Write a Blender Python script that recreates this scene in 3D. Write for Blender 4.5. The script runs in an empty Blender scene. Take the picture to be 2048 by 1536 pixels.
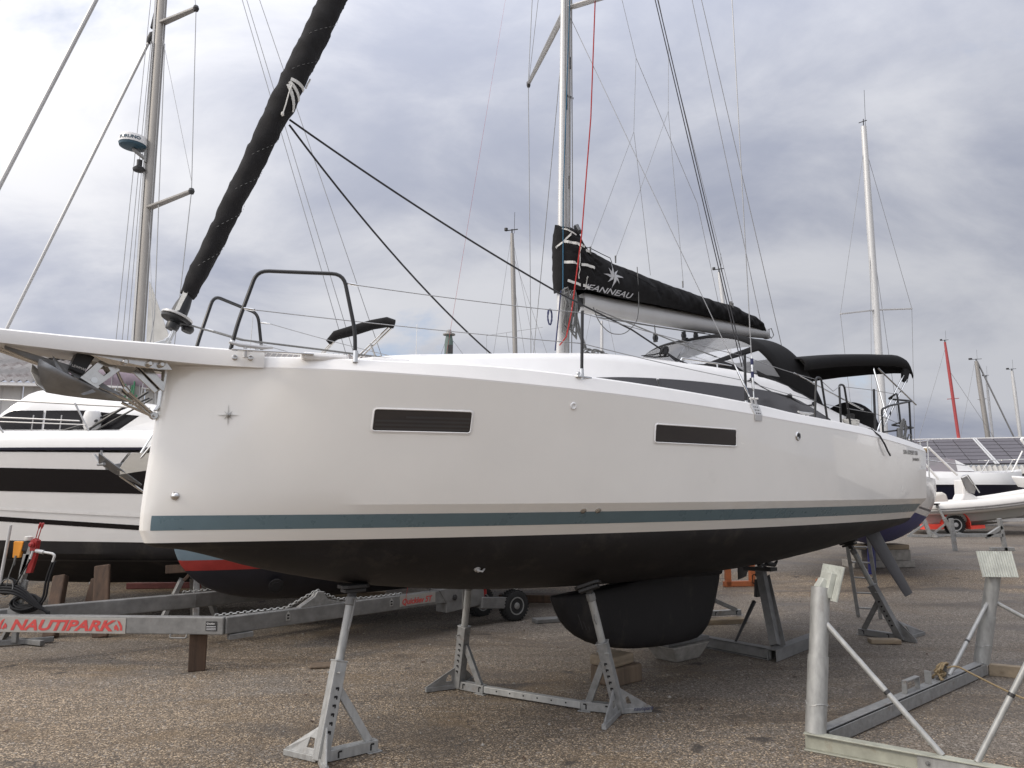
import bpy, bmesh, math, random
from mathutils import Vector, Matrix

random.seed(7)
PI = math.pi
R = math.radians
scn = bpy.context.scene
COL = scn.collection

# ------------------------------------------------------------------ camera
cam_d = bpy.data.cameras.new('camera')
cam = bpy.data.objects.new('camera', cam_d)
COL.objects.link(cam)
cam.location = (0, 0, 2.17)
cam.rotation_euler = (R(90 + 8.1), 0, 0)
cam_d.sensor_width = 36
cam_d.lens = 36 * 1500 / 2048
cam_d.clip_end = 2000
cam_d.clip_start = 0.05
scn.camera = cam
scn.render.resolution_x, scn.render.resolution_y = 1024, 768

# ------------------------------------------------------------------ sky and sun
SUN_EL = R(34)
SUN_AZ = (-0.924, -0.383)
sunv = Vector((SUN_AZ[0] * math.cos(SUN_EL), SUN_AZ[1] * math.cos(SUN_EL), math.sin(SUN_EL)))
w = bpy.data.worlds.new('World')
scn.world = w
w.use_nodes = True
nt = w.node_tree
nt.nodes.clear()


def nd(tree, typ, **kw):
    n = tree.nodes.new(typ)
    for k, v in kw.items():
        setattr(n, k, v)
    return n


def link(tree, a, b):
    tree.links.new(a, b)


def mathn(tree, op, a, b=None, c=None, clamp=False):
    n = nd(tree, 'ShaderNodeMath', operation=op, use_clamp=clamp)
    for i, q in enumerate((a, b, c)):
        if q is None:
            continue
        if hasattr(q, 'is_linked') or hasattr(q, 'links'):
            link(tree, q, n.inputs[i])
        else:
            n.inputs[i].default_value = q
    return n.outputs[0]


def mixc(tree, fac, a, b, blend='MIX'):
    n = nd(tree, 'ShaderNodeMix', data_type='RGBA', blend_type=blend)
    n.clamp_factor = True
    for i, q in ((0, fac), (6, a), (7, b)):
        if hasattr(q, 'links'):
            link(tree, q, n.inputs[i])
        elif i == 0:
            n.inputs[i].default_value = q
        else:
            n.inputs[i].default_value = (*q, 1) if len(q) == 3 else q
    return n.outputs[2]


def ramp(tree, fac, stops, interp='EASE'):
    n = nd(tree, 'ShaderNodeValToRGB')
    n.color_ramp.interpolation = interp
    els = n.color_ramp.elements
    while len(els) < len(stops):
        els.new(0.5)
    for e, (p, c) in zip(els, stops):
        e.position = p
        e.color = (c, c, c, 1) if not hasattr(c, '__len__') else (*c, 1)
    link(tree, fac, n.inputs[0])
    return n.outputs[0]


sky = nd(nt, 'ShaderNodeTexSky', sky_type='NISHITA')
sky.sun_disc = False
sky.sun_elevation = SUN_EL
sky.sun_rotation = math.atan2(SUN_AZ[0], SUN_AZ[1])
sky.air_density = 1.2
tc = nd(nt, 'ShaderNodeTexCoord')
sep = nd(nt, 'ShaderNodeSeparateXYZ')
link(nt, tc.outputs['Generated'], sep.inputs[0])
zc = mathn(nt, 'MAXIMUM', sep.outputs[2], 0.0)
den = mathn(nt, 'ADD', zc, 0.42)
px_ = mathn(nt, 'DIVIDE', sep.outputs[0], den)
py_ = mathn(nt, 'DIVIDE', sep.outputs[1], den)
comb = nd(nt, 'ShaderNodeCombineXYZ')
link(nt, px_, comb.inputs[0])
link(nt, py_, comb.inputs[1])
mapn = nd(nt, 'ShaderNodeMapping')
mapn.inputs['Rotation'].default_value = (0, 0, R(-25))
mapn.inputs['Location'].default_value = (3.1, 1.3, 0)
mapn.inputs['Scale'].default_value = (1.0, 1.35, 1)
link(nt, comb.outputs[0], mapn.inputs[0])


def cnoise(scale, detail, rough, dist=0.0):
    n = nd(nt, 'ShaderNodeTexNoise')
    n.inputs['Scale'].default_value = scale
    n.inputs['Detail'].default_value = detail
    n.inputs['Roughness'].default_value = rough
    n.inputs['Distortion'].default_value = dist
    link(nt, mapn.outputs[0], n.inputs['Vector'])
    return n.outputs['Fac']


n_big = cnoise(0.75, 3, 0.5, 0.3)
n_mid = cnoise(2.4, 9, 0.58, 0.35)
n_gap = cnoise(1.5, 8, 0.58, 0.4)
dens = mathn(nt, 'ADD', mathn(nt, 'MULTIPLY', n_big, 0.6), mathn(nt, 'MULTIPLY', n_mid, 0.5))
cloud = mixc(nt, ramp(nt, dens, [(0.42, 0), (0.66, 1)]), (3.75, 4.05, 5.05), (6.7, 6.85, 7.4))
# thicker cloud toward the side away from the sun, thinner toward it
dot = nd(nt, 'ShaderNodeVectorMath', operation='DOT_PRODUCT')
link(nt, tc.outputs['Generated'], dot.inputs[0])
dot.inputs[1].default_value = Vector((sunv.x, sunv.y, sunv.z))
g = mathn(nt, 'MULTIPLY_ADD', dot.outputs['Value'], 0.5, 0.5)
g2 = mathn(nt, 'POWER', g, 2.0)
g6 = mathn(nt, 'POWER', g, 6.0)
zc2 = mathn(nt, 'MULTIPLY', zc, zc)
bright = mathn(nt, 'ADD', mathn(nt, 'ADD', mathn(nt, 'MULTIPLY', g2, 0.80), mathn(nt, 'MULTIPLY', g6, 2.0)), mathn(nt, 'MULTIPLY_ADD', mathn(nt, 'MULTIPLY', zc2, zc), 2.5, 0.745))
gapm = ramp(nt, n_gap, [(0.575, 0), (0.69, 0.85)])
skyblue = mixc(nt, 1.0, sky.outputs[0], (1.3, 1.3, 1.3), 'MULTIPLY')
skyblue = mixc(nt, 0.55, skyblue, (4.4, 5.2, 7.4))
bscl = nd(nt, 'ShaderNodeVectorMath', operation='SCALE')
cloud = mixc(nt, g2, cloud, mixc(nt, 1.0, cloud, (1.0, 0.955, 0.87), 'MULTIPLY'))
link(nt, cloud, bscl.inputs[0])
link(nt, bright, bscl.inputs['Scale'])
skycol = mixc(nt, gapm, bscl.outputs[0], skyblue)
bg = nd(nt, 'ShaderNodeBackground')
bg.inputs['Strength'].default_value = 0.105
link(nt, skycol, bg.inputs['Color'])
wo = nd(nt, 'ShaderNodeOutputWorld')
link(nt, bg.outputs[0], wo.inputs[0])

sun_d = bpy.data.lights.new('sun', 'SUN')
sun_d.energy = 1.5
sun_d.angle = R(10)
sun_d.color = (1.0, 0.90, 0.76)
sun = bpy.data.objects.new('sun', sun_d)
COL.objects.link(sun)
sun.rotation_euler = (-sunv).to_track_quat('-Z', 'Y').to_euler()
sun.location = sunv * 50

vs = scn.view_settings
vs.view_transform = 'Standard'
vs.look = 'None'
vs.exposure = 0.0
vs.gamma = 1.0
vs.use_curve_mapping = False

# ------------------------------------------------------------------ materials
M = {}


def mat(name, col, rough=0.5, metal=0.0, var=0.0, vscale=6.0, bump=0.0, bscale=40.0, coat=0.0,
        streak=False, spec=0.5, dirt=None, grime=None):
    m = bpy.data.materials.new(name)
    m.use_nodes = True
    t = m.node_tree
    b = t.nodes['Principled BSDF']
    b.inputs['Base Color'].default_value = (*col, 1)
    b.inputs['Roughness'].default_value = rough
    b.inputs['Metallic'].default_value = metal
    b.inputs['Specular IOR Level'].default_value = spec
    if coat:
        b.inputs['Coat Weight'].default_value = coat
        b.inputs['Coat Roughness'].default_value = 0.025
    tcn = nd(t, 'ShaderNodeTexCoord')
    vec = tcn.outputs['Object']
    if streak:
        mp = nd(t, 'ShaderNodeMapping')
        mp.inputs['Scale'].default_value = streak if hasattr(streak, '__len__') else (1, 1, 0.12)
        link(t, vec, mp.inputs[0])
        vec = mp.outputs[0]
    cur = None
    if var:
        n = nd(t, 'ShaderNodeTexNoise')
        n.inputs['Scale'].default_value = vscale
        n.inputs['Detail'].default_value = 7
        n.inputs['Roughness'].default_value = 0.62
        link(t, vec, n.inputs['Vector'])
        f = ramp(t, n.outputs['Fac'], [(0.3, 0), (0.7, 1)], 'LINEAR')
        lo = tuple(c * (1 - var) for c in col)
        hi = tuple(min(1, c * (1 + var * 0.7)) for c in col)
        cur = mixc(t, f, lo, hi)
        rr = mathn(t, 'MULTIPLY_ADD', n.outputs['Fac'], 0.3, max(0.02, rough - 0.15))
        link(t, rr, b.inputs['Roughness'])
    if dirt:
        n2 = nd(t, 'ShaderNodeTexNoise')
        n2.inputs['Scale'].default_value = dirt[1]
        n2.inputs['Detail'].default_value = 9
        n2.inputs['Roughness'].default_value = 0.7
        link(t, vec, n2.inputs['Vector'])
        f2 = ramp(t, n2.outputs['Fac'], [(dirt[2], 0), (dirt[2] + 0.16, dirt[3])], 'LINEAR')
        cur = mixc(t, f2, cur if cur is not None else col, dirt[0])
    if cur is not None:
        link(t, cur, b.inputs['Base Color'])
    if bump:
        n3 = nd(t, 'ShaderNodeTexNoise')
        n3.inputs['Scale'].default_value = bscale
        n3.inputs['Detail'].default_value = 5
        link(t, vec, n3.inputs['Vector'])
        bp = nd(t, 'ShaderNodeBump')
        bp.inputs['Strength'].default_value = bump
        bp.inputs['Distance'].default_value = 0.01
        link(t, n3.outputs['Fac'], bp.inputs['Height'])
        link(t, bp.outputs[0], b.inputs['Normal'])
    M[name] = m
    return m


mat('gelcoat', (0.80, 0.78, 0.735), 0.22, var=0.03, vscale=1.3, coat=0.75, bump=0.012, bscale=2.2,
    dirt=((0.60, 0.585, 0.55), 2.1, 0.62, 0.28))
mat('gelcoat_deck', (0.79, 0.775, 0.75), 0.35, var=0.04, vscale=3)
mat('white_boat', (0.73, 0.72, 0.70), 0.22, var=0.05, vscale=1.5, coat=0.2)
mat('white_paint', (0.74, 0.73, 0.71), 0.4, var=0.07, vscale=8)
mat('stripe_blue', (0.125, 0.185, 0.21), 0.3, var=0.06, vscale=5, dirt=((0.55, 0.56, 0.56), 34.0, 0.70, 0.6))
mat('antifouling', (0.019, 0.0175, 0.018), 0.62, var=0.3, vscale=3.0, bump=0.15, bscale=90, streak=(1, 1, 0.5), spec=0.3,
    dirt=((0.060, 0.052, 0.044), 2.6, 0.53, 0.6))
mat('antifouling_grey', (0.040, 0.037, 0.038), 0.6, var=0.25, vscale=5)
mat('antifouling_navy', (0.013, 0.013, 0.02), 0.55, var=0.3, vscale=3)
mat('antifouling_blue', (0.03, 0.035, 0.16), 0.55, var=0.25, vscale=3)
mat('band_black', (0.007, 0.006, 0.007), 0.25, spec=0.28)
mat('band_red', (0.30, 0.03, 0.025), 0.4, var=0.2, vscale=5)
mat('bluegrey_hull', (0.16, 0.22, 0.26), 0.4, var=0.1, vscale=4)
mat('black_tube', (0.012, 0.012, 0.013), 0.38, var=0.2, vscale=20)
mat('black_plastic', (0.014, 0.014, 0.015), 0.45, var=0.2, vscale=20)
mat('canvas', (0.012, 0.0115, 0.0118), 0.85, var=0.3, vscale=7, bump=0.35, bscale=9, spec=0.2)
mat('canvas_weave', (0.018, 0.017, 0.017), 0.85, var=0.35, vscale=5, bump=0.5, bscale=14, spec=0.2)
mat('webbing', (0.62, 0.61, 0.57), 0.8, var=0.1, vscale=30)
mat('print_grey', (0.42, 0.42, 0.43), 0.7)
mat('alu', (0.50, 0.495, 0.485), 0.42, 0.75, var=0.06, vscale=3, streak=True)
mat('alu_white', (0.52, 0.515, 0.505), 0.38, 0.25, var=0.06, vscale=3, streak=True)
mat('alu_old', (0.29, 0.275, 0.255), 0.5, 0.35, var=0.16, vscale=4, streak=True)
mat('steel', (0.62, 0.61, 0.59), 0.17, 1.0, var=0.12, vscale=14)
mat('wire', (0.30, 0.30, 0.30), 0.4, 0.6)
mat('wire_dark', (0.05, 0.05, 0.055), 0.6, 0.2)
mat('galv', (0.27, 0.27, 0.262), 0.52, 0.4, var=0.24, vscale=16, bump=0.12, bscale=45,
    dirt=((0.17, 0.115, 0.075), 6.0, 0.575, 0.75))
mat('galv_dull', (0.19, 0.188, 0.182), 0.6, 0.3, var=0.28, vscale=7, bump=0.1, bscale=40,
    dirt=((0.12, 0.10, 0.085), 4.0, 0.58, 0.6))
mat('galv_bright', (0.36, 0.36, 0.345), 0.5, 0.35, var=0.22, vscale=18, streak=(1, 1, 0.35), bump=0.1, bscale=40,
    dirt=((0.20, 0.165, 0.13), 6.0, 0.57, 0.6))
mat('ibeam_paint', (0.33, 0.33, 0.27), 0.55, 0.1, var=0.25, vscale=6, bump=0.1, bscale=40, dirt=((0.20, 0.14, 0.09), 4.0, 0.58, 0.7))
mat('plate_ribbed', (0.46, 0.47, 0.42), 0.55, 0.2, var=0.2, vscale=9)
mat('anchor_steel', (0.27, 0.275, 0.28), 0.48, 0.6, var=0.22, vscale=9, bump=0.1, bscale=30)
mat('dark_steel', (0.035, 0.034, 0.034), 0.55, 0.2, var=0.3, vscale=9)
mat('slot_dark', (0.012, 0.011, 0.011), 0.9)
mat('rubber', (0.016, 0.016, 0.016), 0.8, var=0.3, vscale=9)
mat('hose', (0.009, 0.009, 0.010), 0.55, spec=0.25)
mat('faded_red', (0.16, 0.05, 0.045), 0.6, var=0.3, vscale=9)
mat('red_paint', (0.30, 0.02, 0.02), 0.4, var=0.15, vscale=9)
mat('red_fender', (0.75, 0.07, 0.045), 0.4, var=0.08, vscale=5)
mat('red_letter', (0.50, 0.055, 0.05), 0.5, var=0.2, vscale=14)
mat('red_mast', (0.34, 0.05, 0.05), 0.45)
mat('plate_grey', (0.30, 0.285, 0.26), 0.6, var=0.12, vscale=10)
mat('orange', (0.82, 0.32, 0.03), 0.5, var=0.08, vscale=9)
mat('orange_steel', (0.35, 0.10, 0.03), 0.55, var=0.2, vscale=9)
mat('rope_grey', (0.17, 0.17, 0.165), 0.9, var=0.3, vscale=70)
mat('rope_white', (0.60, 0.58, 0.53), 0.9, var=0.2, vscale=70)
mat('rope_cream', (0.50, 0.45, 0.30), 0.9, var=0.25, vscale=70)
mat('rope_red', (0.36, 0.025, 0.022), 0.85, var=0.2, vscale=60)
mat('rope_blue', (0.025, 0.10, 0.17), 0.85, var=0.2, vscale=60)
mat('rope_navy', (0.03, 0.035, 0.09), 0.85, var=0.2, vscale=60)
mat('rope_green', (0.04, 0.16, 0.08), 0.85, var=0.2, vscale=60)
mat('rope_tan', (0.27, 0.20, 0.11), 0.9, var=0.25, vscale=60)
mat('rope_dark', (0.022, 0.022, 0.024), 0.8, var=0.3, vscale=60)
mat('wood', (0.125, 0.09, 0.06), 0.8, var=0.45, vscale=14, streak=(1, 1, 0.08), bump=0.3, bscale=30)
mat('wood_pale', (0.24, 0.19, 0.13), 0.8, var=0.35, vscale=10, streak=(0.15, 1, 1), bump=0.3, bscale=30,
    dirt=((0.13, 0.085, 0.05), 6.0, 0.52, 0.8))
mat('wood_dark', (0.075, 0.046, 0.03), 0.85, var=0.5, vscale=14, streak=(1, 1, 0.1), bump=0.3, bscale=30)
mat('concrete', (0.25, 0.235, 0.21), 0.9, var=0.3, vscale=9, bump=0.3, bscale=30)
mat('cushion', (0.52, 0.50, 0.45), 0.7)
mat('grey_plastic', (0.22, 0.21, 0.20), 0.5, var=0.1, vscale=9)
mat('purple_cover', (0.20, 0.16, 0.19), 0.8, var=0.2, vscale=6, bump=0.4, bscale=9)
mat('hypalon', (0.66, 0.64, 0.60), 0.5, var=0.06, vscale=5)
mat('rib_hull', (0.36, 0.355, 0.33), 0.4, var=0.05, vscale=5)
mat('navy', (0.012, 0.013, 0.03), 0.3)
mat('sail_cloth', (0.50, 0.49, 0.46), 0.8, var=0.15, vscale=4)
mat('radar_blue', (0.03, 0.07, 0.10), 0.4)
mat('green_metal', (0.10, 0.14, 0.12), 0.5)
mat('roof_sheet', (0.34, 0.32, 0.30), 0.75, var=0.45, vscale=0.8, dirt=((0.13, 0.10, 0.09), 1.6, 0.48, 0.8))
mat('wall_sheet', (0.62, 0.615, 0.60), 0.6, var=0.08, vscale=1.0)
mat('wall_grey', (0.23, 0.24, 0.25), 0.6, var=0.12, vscale=1.0)
mat('panel', (0.10, 0.094, 0.105), 0.6, var=0.1, vscale=3, spec=0.25)
mat('panel_rail', (0.45, 0.45, 0.45), 0.5)
mat('roof_corr', (0.38, 0.37, 0.35), 0.7, var=0.2, vscale=2)
mat('seam', (0.05, 0.05, 0.05), 0.8)
mat('tarp_blue', (0.06, 0.06, 0.22), 0.7, var=0.2, vscale=4)


def glass(name, col, alpha, rough=0.06):
    m = bpy.data.materials.new(name)
    m.use_nodes = True
    t = m.node_tree
    t.nodes.clear()
    o = nd(t, 'ShaderNodeOutputMaterial')
    tr = nd(t, 'ShaderNodeBsdfTransparent')
    tr.inputs[0].default_value = (*col, 1)
    pb = nd(t, 'ShaderNodeBsdfPrincipled')
    pb.inputs['Base Color'].default_value = (0.68, 0.68, 0.68, 1)
    pb.inputs['Roughness'].default_value = rough
    mx = nd(t, 'ShaderNodeMixShader')
    mx.inputs[0].default_value = alpha
    link(t, tr.outputs[0], mx.inputs[1])
    link(t, pb.outputs[0], mx.inputs[2])
    link(t, mx.outputs[0], o.inputs[0])
    M[name] = m


glass('vinyl', (0.94, 0.94, 0.95), 0.36, 0.14)
glass('screen_purple', (0.38, 0.28, 0.36), 0.35, 0.05)
mat('window_dark', (0.030, 0.027, 0.027), 0.035, spec=0.6)
mat('window_tint', (0.05, 0.047, 0.048), 0.16, spec=0.5)
mat('blind', (0.040, 0.039, 0.040), 0.15)
mat('chrome', (0.7, 0.7, 0.69), 0.08, 1.0)
mat('port_white', (0.78, 0.78, 0.77), 0.3)

# gravelly tarmac ---------------------------------------------------
def ground_material():
    m = bpy.data.materials.new('tarmac')
    m.use_nodes = True
    t = m.node_tree
    b = t.nodes['Principled BSDF']
    g = nd(t, 'ShaderNodeNewGeometry')
    pos = g.outputs['Position']

    def noise(scale, detail=4, rough=0.55, dist=0.0, vec=pos):
        n = nd(t, 'ShaderNodeTexNoise')
        n.inputs['Scale'].default_value = scale
        n.inputs['Detail'].default_value = detail
        n.inputs['Roughness'].default_value = rough
        n.inputs['Distortion'].default_value = dist
        link(t, vec, n.inputs['Vector'])
        return n.outputs['Fac']
    mp = nd(t, 'ShaderNodeMapping')
    mp.inputs['Scale'].default_value = (0.42, 1.15, 1.0)
    mp.inputs['Rotation'].default_value = (0, 0, R(-24))
    link(t, pos, mp.inputs[0])
    pv = mp.outputs[0]
    # loose tan chippings lying in drifts on grey tarmac
    patch = noise(0.62, 9, 0.66, 0.8, pv)
    sp = nd(t, 'ShaderNodeSeparateXYZ')
    link(t, pos, sp.inputs[0])
    # the drifts are thickest in the bay on the bow side of the yacht and thin out beyond the keel
    d_ = mathn(t, 'ADD', mathn(t, 'MULTIPLY', sp.outputs[0], -0.018), mathn(t, 'MULTIPLY', sp.outputs[1], -0.030))
    patch2 = mathn(t, 'ADD', patch, mathn(t, 'ADD', d_, 0.33))
    tanmask = ramp(t, patch2, [(0.44, 0), (0.66, 0.85)], 'EASE')
    # a sandy strip across the yard behind the stern
    strip = mathn(t, 'ABSOLUTE', mathn(t, 'SUBTRACT', mathn(t, 'ADD', sp.outputs[1], mathn(t, 'MULTIPLY', noise(0.35, 5, 0.6), 5.0)), 19.6))
    stripm = ramp(t, mathn(t, 'MULTIPLY', strip, 0.25), [(0.25, 0.9), (0.5, 0)], 'EASE')
    tan2 = mathn(t, 'MAXIMUM', tanmask, stripm)
    stone = nd(t, 'ShaderNodeTexVoronoi')
    stone.inputs['Scale'].default_value = 82
    link(t, pos, stone.inputs['Vector'])
    sr = nd(t, 'ShaderNodeSeparateColor')
    link(t, stone.outputs['Color'], sr.inputs[0])
    st2 = nd(t, 'ShaderNodeTexVoronoi')
    st2.inputs['Scale'].default_value = 42
    link(t, pos, st2.inputs['Vector'])
    sr2 = nd(t, 'ShaderNodeSeparateColor')
    link(t, st2.outputs['Color'], sr2.inputs[0])
    fine = noise(60, 4, 0.7)
    # every stone its own tone
    stones = ramp(t, sr.outputs[0], [(0.0, (0.06, 0.047, 0.035)), (0.4, (0.125, 0.096, 0.067)), (0.75, (0.24, 0.18, 0.12)), (1.0, (0.60, 0.475, 0.33))], 'LINEAR')
    grey = ramp(t, sr.outputs[1], [(0.0, (0.064, 0.053, 0.042)), (0.5, (0.136, 0.115, 0.094)), (1.0, (0.285, 0.245, 0.20))], 'LINEAR')
    pick = mathn(t, 'ADD', tan2, mathn(t, 'MULTIPLY', mathn(t, 'SUBTRACT', sr.outputs[2], 0.5), 1.0))
    pickm = ramp(t, pick, [(0.46, 0), (0.58, 1)], 'LINEAR')
    col = mixc(t, pickm, grey, stones)
    # scattered pale chips
    chips = mathn(t, 'GREATER_THAN', sr2.outputs[0], 0.965)
    col = mixc(t, mathn(t, 'MULTIPLY', chips, 0.5), col, (0.42, 0.38, 0.33))
    # damp and oily marks
    damp = noise(0.62, 9, 0.63, 0.9, pv)
    dampm = ramp(t, damp, [(0.485, 0), (0.62, 0.72)], 'EASE')
    damp3 = noise(2.3, 8, 0.65, 0.5, pv)
    dampm = mathn(t, 'MAXIMUM', dampm, ramp(t, damp3, [(0.60, 0), (0.72, 0.6)], 'EASE'))
    col = mixc(t, mathn(t, 'MULTIPLY', dampm, 0.85), col, (0.066, 0.054, 0.043))
    ochre = noise(0.9, 5, 0.6, 0.3)
    col = mixc(t, mathn(t, 'MULTIPLY', ramp(t, ochre, [(0.50, 0), (0.70, 0.55)]), mathn(t, 'MAXIMUM', tan2, 0.45)), col, (0.155, 0.105, 0.055))
    col = mixc(t, mathn(t, 'MULTIPLY', fine, 0.35), col, (0.6, 0.6, 0.6), 'MULTIPLY')
    # worn wheel tracks and broad weathering that run across the yard
    mp3 = nd(t, 'ShaderNodeMapping')
    mp3.inputs['Scale'].default_value = (0.10, 0.85, 1.0)
    mp3.inputs['Rotation'].default_value = (0, 0, R(-33))
    link(t, pos, mp3.inputs[0])
    trk = noise(1.3, 6, 0.6, 0.5, mp3.outputs[0])
    col = mixc(t, ramp(t, trk, [(0.44, 0), (0.66, 0.55)], 'EASE'), col, (0.70, 0.66, 0.61), 'MULTIPLY')
    spots = nd(t, 'ShaderNodeTexVoronoi')
    spots.inputs['Scale'].default_value = 1.15
    wv = nd(t, 'ShaderNodeVectorMath', operation='ADD')
    nz = nd(t, 'ShaderNodeTexNoise')
    nz.inputs['Scale'].default_value = 5
    link(t, pos, nz.inputs['Vector'])
    sc3 = nd(t, 'ShaderNodeVectorMath', operation='SCALE')
    sc3.inputs['Scale'].default_value = 0.30
    link(t, nz.outputs['Color'], sc3.inputs[0])
    link(t, pos, wv.inputs[0])
    link(t, sc3.outputs[0], wv.inputs[1])
    link(t, wv.outputs[0], spots.inputs['Vector'])
    spm = ramp(t, spots.outputs['Distance'], [(0.05, 0.8), (0.15, 0)], 'EASE')
    spc = nd(t, 'ShaderNodeSeparateColor')
    link(t, spots.outputs['Color'], spc.inputs[0])
    spm = mathn(t, 'MULTIPLY', spm, mathn(t, 'GREATER_THAN', spc.outputs[0], 0.62))
    col = mixc(t, spm, col, (0.035, 0.03, 0.027))
    # fine cracks in the old surface
    crk = nd(t, 'ShaderNodeTexVoronoi', feature='DISTANCE_TO_EDGE')
    crk.inputs['Scale'].default_value = 0.33
    wv2 = nd(t, 'ShaderNodeVectorMath', operation='ADD')
    nz2 = nd(t, 'ShaderNodeTexNoise')
    nz2.inputs['Scale'].default_value = 1.6
    nz2.inputs['Detail'].default_value = 8
    link(t, pos, nz2.inputs['Vector'])
    sc4 = nd(t, 'ShaderNodeVectorMath', operation='SCALE')
    sc4.inputs['Scale'].default_value = 1.6
    link(t, nz2.outputs['Color'], sc4.inputs[0])
    link(t, pos, wv2.inputs[0])
    link(t, sc4.outputs[0], wv2.inputs[1])
    link(t, wv2.outputs[0], crk.inputs['Vector'])
    ckm = ramp(t, crk.outputs['Distance'], [(0.002, 0.75), (0.007, 0)], 'LINEAR')
    ckm = mathn(t, 'MULTIPLY', ckm, ramp(t, noise(0.5, 3), [(0.5, 0), (0.6, 1)], 'EASE'))
    col = mixc(t, ckm, col, (0.03, 0.026, 0.023))
    link(t, col, b.inputs['Base Color'])
    rg = mathn(t, 'MULTIPLY_ADD', dampm, -0.36, 0.86)
    link(t, rg, b.inputs['Roughness'])
    b.inputs['Specular IOR Level'].default_value = 0.4
    bp = nd(t, 'ShaderNodeBump')
    bp.inputs['Strength'].default_value = 0.75
    bp.inputs['Distance'].default_value = 0.006
    hh = mathn(t, 'ADD', mathn(t, 'MULTIPLY', stone.outputs['Distance'], -1.2), mathn(t, 'MULTIPLY', fine, 0.8))
    link(t, hh, bp.inputs['Height'])
    bp2 = nd(t, 'ShaderNodeBump')
    bp2.inputs['Strength'].default_value = 0.4
    bp2.inputs['Distance'].default_value = 0.05
    link(t, noise(2.2, 5), bp2.inputs['Height'])
    link(t, bp.outputs[0], bp2.inputs['Normal'])
    link(t, bp2.outputs[0], b.inputs['Normal'])
    M['tarmac'] = m


ground_material()

# ------------------------------------------------------------------ mesh helpers
XF = {}          # world matrix of the thing an object hangs from


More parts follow.
